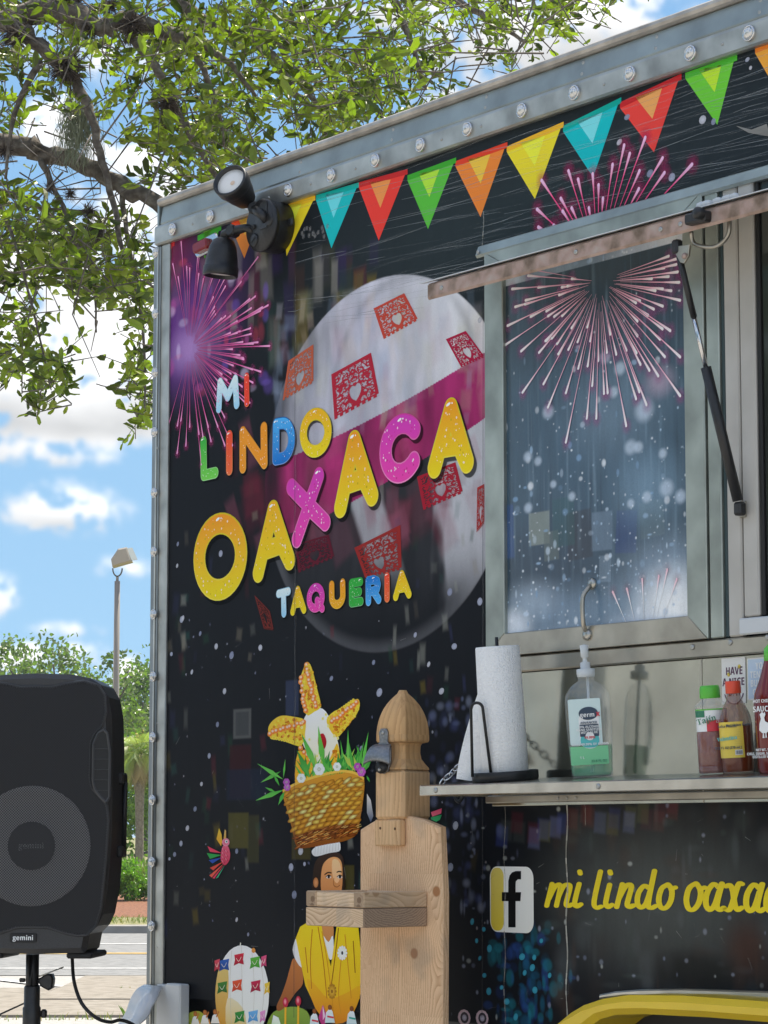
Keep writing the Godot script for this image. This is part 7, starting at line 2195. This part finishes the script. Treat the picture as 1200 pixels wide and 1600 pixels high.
	var hx := Transform3D(Basis(right, Vector3.UP, -level).orthonormalized() * Basis(Vector3.BACK, 0.42), Vector3(0, lh + 0.27, 0) + right * 0.12 + Vector3(0, 0.22, 0))
	var hd := part("lamp_head", slabm(PackedVector2Array([Vector2(-0.28, -0.10), Vector2(0.14, -0.16), Vector2(0.16, 0.16), Vector2(-0.02, 0.20), Vector2(-0.24, 0.06)]), -0.17, 0.17, 0.03, hx), M.pole_pale, lp)
	part("lens", slabm(round_rect(0.30, 0.28, 0.02, 3, Vector2(0.05, 0)), 0.0, 0.012, 0.002, Transform3D(hx.basis * Basis(Vector3.UP, 1.2) , hx.origin + hx.basis * Vector3(0.17, 0, 0.05))), M.lamp_glass, hd)

# trees behind the viewer's left, which the metal and the paint mirror
func build_behind() -> void:
	rng.seed = 81
	for q in [[-15.0, 5.0, 7.0, 3.6, "broad low oak across the parking lot to the left"], [-17.0, -3.0, 8.0, 3.6, "tall oak across the parking lot, farther back on the left"], [-17.0, -20.0, 7.0, 3.2, "round oak across the parking lot behind the viewer"]]:
		var base := G(q[0], q[1])
		var h: float = q[2]
		var r: float = q[3]
		var t := thing("oak_tree", q[4], "tree", base, 0.0, "oaks across the parking lot")
		part("trunk", tubem([Vector3(0, -0.1, 0), Vector3(0.1, h * 0.3, 0), Vector3(0, h * 0.6, 0.1)], [h * 0.045, h * 0.035, h * 0.02], 9), M.bark, t)
		crown(t, Vector3(0, h * 0.62, 0), Vector3(r, h * 0.36, r), 3600, leaf_mesh(0.34, 0.20), M.leaf, Color(0.05, 0.09, 0.02), Color(0.11, 0.16, 0.04), 60)

# ---------------------------------------------------------------- sky
func build_sky() -> PanoramaSkyMaterial:
	var w := 4096
	var h := 2048
	var im := Image.create(w, h, false, Image.FORMAT_RGBF)
	var n := FastNoiseLite.new()
	n.seed = 4
	n.frequency = 1.0
	n.fractal_octaves = 6
	n.fractal_gain = 0.55
	var big := FastNoiseLite.new()
	big.seed = 9
	big.frequency = 1.0
	big.fractal_octaves = 3
	# cumulus heaps seen from the survey station: px, py, half width, half height, strength
	var heaps := [[98, 806, 82, 40, 1.25], [60, 712, 110, 26, 0.85], [-8, 935, 30, 40, 1.2], [40, 610, 260, 95, 1.5], [160, 660, 120, 40, 1.0], [170, 470, 130, 105, 1.25], [330, 330, 200, 60, 0.7], [150, 90, 200, 60, 0.5], [60, 440, 60, 60, 0.9], [225, 590, 70, 80, 1.1], [85, 215, 50, 52, 1.3], [200, 260, 50, 35, 0.9], [10, 1035, 45, 22, 1.2], [110, 1030, 60, 24, 0.9], [215, 1062, 45, 28, 1.2], [195, 890, 44, 20, 0.62], [790, 70, 150, 80, 1.1], [700, 180, 70, 50, 0.9], [560, 20, 80, 40, 0.9], [110, 985, 60, 14, 0.65], [950, 30, 110, 70, 1.0], [420, 330, 40, 40, 0.8]]
	var hv := []
	for q in heaps:
		var d := ray(q[0], q[1]).normalized()
		hv.append([atan2(d.dot(right), d.dot(level)), asin(d.y), q[2] / FOC, q[3] / FOC, q[4]])
	for y in h:
		var el := PI * (0.5 - (y + 0.5) / h)
		var se := sin(el)
		var ce := cos(el)
		if el < -0.01:
			im.fill_rect(Rect2i(0, y, w, h - y), Color(0.30, 0.31, 0.30))
			break
		var up := clampf(se, 0.0, 1.0)
		var blue := Color(0.27, 0.43, 0.56).lerp(Color(0.075, 0.20, 0.42), pow(up, 0.5))
		blue = blue.lerp(Color(0.06, 0.16, 0.40), up * up)
		blue.a = 1.0
		var step := 1
		var x := 0
		while x < w:
			# column 0 looks along -z
			var az := (x + 0.5) / w * TAU
			var d := Vector3(sin(az) * ce, se, -cos(az) * ce)
			var fr := d.dot(level)
			var in_view := fr > 0.95 * ce and el < 0.55
			step = 1 if in_view else 4
			var wx := n.get_noise_3d(d.x * 7.0, d.y * 9.0, d.z * 7.0)
			var a := atan2(d.dot(right), fr)
			var cov := 0.0
			var lift := 0.0
			if in_view and absf(a) < 0.3:
				var e1 := n.get_noise_3d(d.x * 55.0, d.y * 60.0, d.z * 55.0)
				var e2 := n.get_noise_3d(d.x * 150.0 + 5.0, d.y * 170.0, d.z * 150.0)
				for q in hv:
					var u: float = (a - q[0]) / q[2]
					var v: float = (el - q[1]) / q[3]
					if v < 0.0: v *= 1.7
					var r := u * u + v * v
					if r < 3.0:
						var k: float = q[4] * exp(-r * 0.9)
						cov += k
						lift += k * v
				cov = smoothstep(0.22, 0.95, cov * (1.0 + e1 * 1.7 + e2 * 1.1) + 0.05 + wx * 0.14)
			else:
				var b := big.get_noise_3d(d.x * 2.2, d.y * 4.0, d.z * 2.2)
				cov = smoothstep(0.0, 0.34, b + wx * 0.35 + 0.12)
				lift = wx * 1.5
			var shade := clampf(0.74 + 0.30 * lift + 0.30 * wx, 0.46, 1.06)
			var cl := Color(0.80, 0.80, 0.80) * shade
			var c := blue.lerp(cl, cov * 0.96)
			if step == 1: im.set_pixel(x, y, c)
			else: im.fill_rect(Rect2i(x, y, 4, 1), c)
			x += step
	var m := PanoramaSkyMaterial.new()
	m.panorama = ImageTexture.create_from_image(im)
	m.filter = true
	return m

func make_materials() -> void:
	M.black = mat(Color(0.006, 0.006, 0.006), 0.6)
	M.dark_paint = mat(Color(0.012, 0.013, 0.015), 0.4)
	M.bolt = mat(Color(0.42, 0.42, 0.40), 0.35, 0.9)
	M.chrome = mat(Color(0.62, 0.62, 0.62), 0.18, 1.0)
	M.lens = mat(Color(0.62, 0.62, 0.60), 0.10, 0.6)
	M.lens.clearcoat_enabled = true
	var metal := func(r: float, g: float, b: float, v: float, seed_: int, rough: float, metalness: float, scale: float) -> StandardMaterial3D:
		var m := textured([[0.0, sc(r * (1 - v), g * (1 - v), b * (1 - v))], [0.5, sc(r, g, b)], [1.0, sc(minf(r * (1 + v), 1), minf(g * (1 + v), 1), minf(b * (1 + v), 1))]], 0.012, seed_, scale, rough, metalness, 256, false, 0.25)
		m.normal_scale = 0.25
		return m
	M.galv = metal.call(0.40, 0.41, 0.385, 0.36, 3, 0.42, 0.75, 2.2)
	M.galv_blue = metal.call(0.26, 0.30, 0.30, 0.32, 5, 0.38, 0.7, 1.6)
	M.galv_dark = metal.call(0.26, 0.28, 0.28, 0.25, 6, 0.40, 0.7, 2.0)
	M.galv_green = metal.call(0.36, 0.39, 0.35, 0.32, 7, 0.40, 0.75, 1.8)
	M.galv_rust = metal.call(0.42, 0.39, 0.35, 0.4, 8, 0.5, 0.6, 3.0)
	M.steel = metal.call(0.52, 0.51, 0.46, 0.2, 9, 0.30, 0.9, 2.4)
	M.steel_brown = metal.call(0.41, 0.38, 0.32, 0.28, 10, 0.33, 0.85, 2.0)
	M.shelf_steel = metal.call(0.47, 0.44, 0.38, 0.25, 12, 0.24, 0.95, 2.0)
	M.backsplash = metal.call(0.36, 0.36, 0.30, 0.18, 13, 0.11, 0.92, 1.4)
	M.rusty = textured([[0.0, sc(0.13, 0.085, 0.055)], [0.35, sc(0.29, 0.205, 0.155)], [0.6, sc(0.42, 0.29, 0.24)], [1.0, sc(0.46, 0.38, 0.33)]], 0.02, 21, 3.0, 0.55, 0.3, 256, false, 0.6)
	M.white_dull = mat(Color(0.58, 0.60, 0.61), 0.5)
	M.white_gloss = mat(Color(0.62, 0.64, 0.66), 0.25, 0.1)
	M.cream = textured([[0.0, sc(0.40, 0.38, 0.34)], [1.0, sc(0.56, 0.54, 0.50)]], 0.008, 22, 1.5, 0.5)
	M.teal_dark = mat(Color(0.03, 0.055, 0.06), 0.5)
	M.red_lens = mat(Color(0.22, 0.010, 0.012), 0.15)
	M.dark_glass = mat(Color(0.03, 0.035, 0.03), 0.06)
	M.black_plastic = textured([[0.0, sc(0.010, 0.010, 0.011)], [1.0, sc(0.020, 0.020, 0.021)]], 0.05, 23, 8.0, 0.42, 0.0, 128, false, 0.5)
	M.black_metal = mat(Color(0.010, 0.010, 0.011), 0.38, 0.2)
	M.speaker_black = textured([[0.0, sc(0.010, 0.010, 0.011)], [1.0, sc(0.020, 0.020, 0.021)]], 0.1, 24, 12.0, 0.48, 0.0, 128, false, 0.8)
	M.speaker_edge = mat(Color(0.04, 0.041, 0.044), 0.35)
	M.speaker_shell = textured([[0.0, sc(0.022, 0.022, 0.023)], [1.0, sc(0.038, 0.038, 0.040)]], 0.1, 24, 12.0, 0.42, 0.0, 128, false, 0.8)
	M.cone = mat(Color(0.20, 0.195, 0.19), 0.6)
	M.rubber = mat(Color(0.012, 0.012, 0.012), 0.75)
	M.yellow = textured([[0.0, sc(0.74, 0.50, 0.02)], [1.0, sc(0.86, 0.60, 0.03)]], 0.01, 25, 1.0, 0.30)
	M.frosted = mat(Color(0.78, 0.76, 0.72), 0.35)
	M.amber = mat(Color(0.70, 0.52, 0.38), 0.4)
	M.towel = textured([[0.0, sc(0.80, 0.80, 0.795)], [1.0, sc(0.90, 0.90, 0.885)]], 0.06, 26, 7.0, 0.95, 0.0, 256, false, 5.0, 2)
	M.cardboard = mat(Color(0.30, 0.22, 0.14), 0.9)
	M.clear_plastic = mat(Color(0.9, 0.95, 0.95), 0.03)
	M.clear_plastic.transparency = BaseMaterial3D.TRANSPARENCY_ALPHA
	M.clear_plastic.albedo_color.a = 0.07
	M.sauce_glass = mat(Color(0.22, 0.06, 0.02), 0.04)
	M.sauce_glass.transparency = BaseMaterial3D.TRANSPARENCY_ALPHA
	M.sauce_glass.albedo_color.a = 0.45
	M.gel = mat(Color(0.13, 0.58, 0.27), 0.05)
	M.gel.transparency = BaseMaterial3D.TRANSPARENCY_ALPHA
	M.gel.albedo_color.a = 0.42
	M.milky = mat(Color(0.72, 0.76, 0.77), 0.3)
	M.milky.transparency = BaseMaterial3D.TRANSPARENCY_ALPHA
	M.milky.albedo_color.a = 0.75
	M.chilli = textured([[0.0, sc(0.12, 0.018, 0.006)], [0.5, sc(0.20, 0.035, 0.012)], [1.0, sc(0.36, 0.10, 0.04)]], 0.12, 27, 10.0, 0.9)
	M.hot_sauce = mat(Color(0.20, 0.022, 0.005), 0.3)
	M.red_sauce = mat(Color(0.16, 0.012, 0.010), 0.10)
	M.green_cap = mat(Color(0.10, 0.50, 0.045), 0.4)
	M.red_cap = mat(Color(0.75, 0.075, 0.03), 0.4)
	for q in [["label_mint", 0.62, 0.76, 0.74], ["label_green", 0.20, 0.62, 0.30], ["label_white", 0.82, 0.83, 0.82], ["label_teal", 0.08, 0.50, 0.50], ["label_navy", 0.018, 0.045, 0.085], ["label_red", 0.62, 0.03, 0.05], ["label_dark_green", 0.02, 0.19, 0.10], ["label_yellow", 0.80, 0.60, 0.08], ["label_plum", 0.08, 0.015, 0.06], ["label_grey", 0.12, 0.12, 0.12], ["card_white", 0.74, 0.72, 0.68], ["card_blue", 0.52, 0.62, 0.74]]:
		M[q[0]] = mat(Color(q[1], q[2], q[3]), 0.4)
	M.wood_board = tripl(wood(101, false, Color(0.84, 0.575, 0.345), Color(0.43, 0.19, 0.07), 40.0), 3.4)
	M.wood_post = tripl(wood(102, false, Color(0.74, 0.49, 0.265), Color(0.44, 0.24, 0.10), 24.0), 3.4)
	M.wood_cap = tripl(wood(103, false, Color(0.66, 0.40, 0.18), Color(0.36, 0.18, 0.065), 20.0), 3.4)
	M.wood_tray = tripl(wood(104, true, Color(0.78, 0.58, 0.38), Color(0.40, 0.235, 0.115), 34.0), 4.2)
	M.wood_tray_x = tripl(wood(105, true, Color(0.74, 0.55, 0.36), Color(0.42, 0.26, 0.14), 30.0), 4.2)
	M.wood_dark = mat(Color(0.10, 0.05, 0.02), 0.9)
	M.wood_endgrain = tripl(wood(107, false, Color(0.46, 0.33, 0.21), Color(0.20, 0.12, 0.065), 40.0), 6.0)
	# growth rings on the plank's cut end
	var er := Image.create(256, 256, false, Image.FORMAT_RGB8)
	var en := FastNoiseLite.new()
	en.frequency = 0.02
	for y in 256:
		for x in 256:
			var dd := Vector2((x - 128.0) * 1.0, (y - 10.0) * 1.25).length() + en.get_noise_2d(x, y) * 6.0
			var rr := pow(fposmod(dd / 9.0, 1.0), 2.2)
			er.set_pixel(x, y, Color(0.44, 0.31, 0.21).lerp(Color(0.15, 0.09, 0.055), clampf(rr * 0.85 + en.get_noise_2d(x * 6.0, y * 6.0) * 0.25, 0, 1)).linear_to_srgb())
	M.wood_end = mat(Color.WHITE, 0.85)
	M.wood_end.albedo_texture = ImageTexture.create_from_image(er)
	tripl(M.wood_end, 6.0)
	M.cast_iron = textured([[0.0, sc(0.16, 0.17, 0.18)], [1.0, sc(0.30, 0.31, 0.32)]], 0.08, 28, 14.0, 0.42, 0.8, 128, false, 1.0)
	M.cast_dark = mat(Color(0.05, 0.05, 0.05), 0.5, 0.6)
	# grille: round holes in a sheet
	var gi := Image.create(64, 64, false, Image.FORMAT_RGBA8)
	for y in 64:
		for x in 64:
			var hole := false
			for c in [Vector2(16, 16), Vector2(48, 48)]:
				for ox in [-64, 0, 64]:
					for oy in [-64, 0, 64]:
						if Vector2(x, y).distance_to(c + Vector2(ox, oy)) < 18.5: hole = true
			gi.set_pixel(x, y, Color(0.15, 0.15, 0.165, 0.0 if hole else 1.0))
	M.grille = mat(Color(1, 1, 1), 0.45, 0.3)
	M.grille.albedo_texture = ImageTexture.create_from_image(gi)
	M.grille.transparency = BaseMaterial3D.TRANSPARENCY_ALPHA_SCISSOR
	M.grille.alpha_scissor_threshold = 0.5
	# cut-paper pattern: hearts, scrolls and slots
	var pi := Image.create(96, 96, false, Image.FORMAT_RGBA8)
	var pnz := FastNoiseLite.new()
	pnz.seed = 12
	pnz.frequency = 0.062
	for y in 96:
		for x in 96:
			var u := absf(x - 47.5) / 48.0
			var v := y / 95.0
			var cut := false
			var nn := pnz.get_noise_2d(absf(x - 47.5) * 1.1, y * 1.1)
			if u < 0.86 and v > 0.07 and v < 0.92 and absf(nn) > 0.22 and absf(nn) < 0.50: cut = true
			var hx := u * 3.3
			var hy := (0.70 - v) * 4.6
			var heart := pow(hx * hx + hy * hy - 0.55, 3) - hx * hx * hy * hy * hy
			if heart < 0.25: cut = false
			if heart < 0.0: cut = true
			if v > 0.955 and fposmod(x / 12.0, 1.0) > 0.5: cut = true
			pi.set_pixel(x, y, Color(1, 1, 1, 0.0 if cut else 0.94))
	M.picado = mat(Color.WHITE, 0.4)
	M.picado.albedo_texture = ImageTexture.create_from_image(pi)
	M.picado.vertex_color_use_as_albedo = true
	M.picado.transparency = BaseMaterial3D.TRANSPARENCY_ALPHA
	M.ink = mat(Color.WHITE, 0.36)
	M.ink.vertex_color_use_as_albedo = true
	M.ink_alpha = mat(Color.WHITE, 0.36)
	M.ink_alpha.vertex_color_use_as_albedo = true
	M.ink_alpha.transparency = BaseMaterial3D.TRANSPARENCY_ALPHA
	M.skin = mat(Color.WHITE, 0.40)
	M.pane = mat(Color.WHITE, 0.25)
	for m in [M.skin, M.ink, M.ink_alpha, M.picado]: m.metallic_specular = 0.18
	# outdoors
	M.bark = textured([[0.0, sc(0.045, 0.035, 0.028)], [0.5, sc(0.12, 0.10, 0.085)], [0.75, sc(0.20, 0.18, 0.155)], [1.0, sc(0.34, 0.33, 0.29)]], 0.03, 41, 3.0, 0.95, 0.0, 256, false, 3.0)
	M.palm_bark = textured([[0.0, sc(0.14, 0.11, 0.08)], [1.0, sc(0.34, 0.29, 0.23)]], 0.04, 42, 2.5, 0.95, 0.0, 128, false, 2.0)
	var leafm := func(c: Color, back: Color, vc: bool) -> StandardMaterial3D:
		var m := mat(c, 0.34)
		m.backlight_enabled = true
		m.backlight = back
		m.vertex_color_use_as_albedo = vc
		return m
	M.leaf = leafm.call(Color.WHITE, Color(0.75, 0.95, 0.45), true)
	M.leafy = leafm.call(Color.WHITE, Color(0.7, 0.8, 0.4), true)
	M.leaf_single = [leafm.call(Color(0.06, 0.10, 0.02), Color(0.75, 0.95, 0.45), false), leafm.call(Color(0.085, 0.135, 0.026), Color(0.75, 0.95, 0.45), false), leafm.call(Color(0.15, 0.22, 0.035), Color(0.75, 0.95, 0.45), false)]
	M.frond = leafm.call(Color(0.15, 0.20, 0.05), Color(0.6, 0.7, 0.3), false)
	M.frond2 = leafm.call(Color(0.24, 0.26, 0.08), Color(0.6, 0.7, 0.3), false)
	M.frond_dry = mat(Color(0.34, 0.27, 0.15), 0.9)
	M.palm_flower = mat(Color(0.55, 0.46, 0.12), 0.9)
	M.ball_moss = textured([[0.0, sc(0.045, 0.033, 0.028)], [1.0, sc(0.13, 0.10, 0.085)]], 0.05, 43, 8.0, 0.95, 0.0, 64)
	M.hang_moss = mat(Color(0.20, 0.22, 0.15), 0.9)
	M.lot = textured([[0.0, sc(0.24, 0.23, 0.215)], [0.5, sc(0.33, 0.315, 0.295)], [1.0, sc(0.40, 0.385, 0.36)]], 0.04, 44, 0.7, 0.9, 0.0, 512, true, 1.2)
	M.road = textured([[0.0, sc(0.13, 0.13, 0.128)], [0.5, sc(0.19, 0.19, 0.187)], [1.0, sc(0.25, 0.247, 0.243)]], 0.03, 45, 0.35, 0.9, 0.0, 512, true, 0.8)
	M.concrete = textured([[0.0, sc(0.15, 0.13, 0.10)], [0.5, sc(0.235, 0.205, 0.165)], [1.0, sc(0.29, 0.26, 0.22)]], 0.02, 46, 0.5, 0.9, 0.0, 512, true, 1.0)
	M.kerb = textured([[0.0, sc(0.18, 0.165, 0.145)], [1.0, sc(0.30, 0.285, 0.26)]], 0.03, 47, 0.8, 0.9, 0.0, 128, true)
	M.verge = textured([[0.0, sc(0.10, 0.12, 0.04)], [0.5, sc(0.20, 0.19, 0.08)], [1.0, sc(0.30, 0.25, 0.13)]], 0.03, 48, 0.6, 0.95, 0.0, 256, true)
	M.mulch = textured([[0.0, sc(0.06, 0.025, 0.012)], [0.5, sc(0.19, 0.075, 0.035)], [1.0, sc(0.36, 0.17, 0.09)]], 0.08, 49, 0.8, 0.95, 0.0, 256, true, 2.0)
	M.line_yellow = textured([[0.0, sc(0.36, 0.30, 0.16)], [0.5, sc(0.58, 0.38, 0.12)], [1.0, sc(0.62, 0.42, 0.14)]], 0.05, 50, 1.2, 0.8, 0.0, 128, true)
	M.line_white = textured([[0.0, sc(0.42, 0.42, 0.42)], [0.5, sc(0.68, 0.68, 0.67)], [1.0, sc(0.74, 0.74, 0.73)]], 0.05, 51, 1.2, 0.8, 0.0, 128, true)
	M.pole = mat(Color(0.26, 0.23, 0.20), 0.6)
	M.pole_dark = mat(Color(0.12, 0.11, 0.10), 0.6)
	M.pole_pale = mat(Color(0.42, 0.37, 0.30), 0.6)
	M.lamp_glass = mat(Color(0.30, 0.32, 0.30), 0.2)

func _ready() -> void:
	set_frame()
	# camera
	var cam := Camera3D.new()
	cam.name = "camera"
	cam.fov = rad_to_deg(2.0 * atan(800.0 / FOC))
	cam.near = 0.05
	cam.far = 2000.0
	add_child(cam)
	cam.look_at_from_position(eye, eye + fwd, Vector3.UP)
	cam.current = true
	# sky and exposure
	var env := Environment.new()
	env.background_mode = Environment.BG_SKY
	var sky := Sky.new()
	sky.sky_material = build_sky()
	env.sky = sky
	env.background_energy_multiplier = 1.0
	env.ambient_light_source = Environment.AMBIENT_SOURCE_SKY
	env.tonemap_mode = Environment.TONE_MAPPER_LINEAR
	env.tonemap_exposure = 1.85
	env.fog_enabled = true
	env.fog_density = 0.0004
	env.fog_light_color = Color(0.86, 0.91, 0.97)
	env.sdfgi_enabled = true
	env.ssao_enabled = true
	env.ssil_enabled = true
	var we := WorldEnvironment.new()
	we.name = "environment"
	we.environment = env
	add_child(we)
	# sun: high, behind the trailer and to the right
	var sun := DirectionalLight3D.new()
	sun.name = "sun"
	sun.light_energy = 1.5
	sun.light_color = Color(1.0, 0.965, 0.90)
	sun.light_angular_distance = 0.53
	sun.shadow_enabled = true
	add_child(sun)
	var to_sun := (right * 0.30 + level * 0.42 + Vector3.UP * 1.0).normalized()
	sun.look_at_from_position(to_sun * 50.0, Vector3.ZERO, Vector3.UP)
	make_materials()
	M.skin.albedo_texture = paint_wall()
	M.pane.albedo_texture = paint_pane(0.012)
	pane_lo = tex_o
	pane_size = Vector2(tex_w, tex_h) / tex_s
	build_ground()
	var truck := build_truck()
	build_artwork(truck)
	build_floodlight()
	build_shelf_things()
	build_stand()
	build_speaker()
	build_far()
	build_behind()
	build_oak()
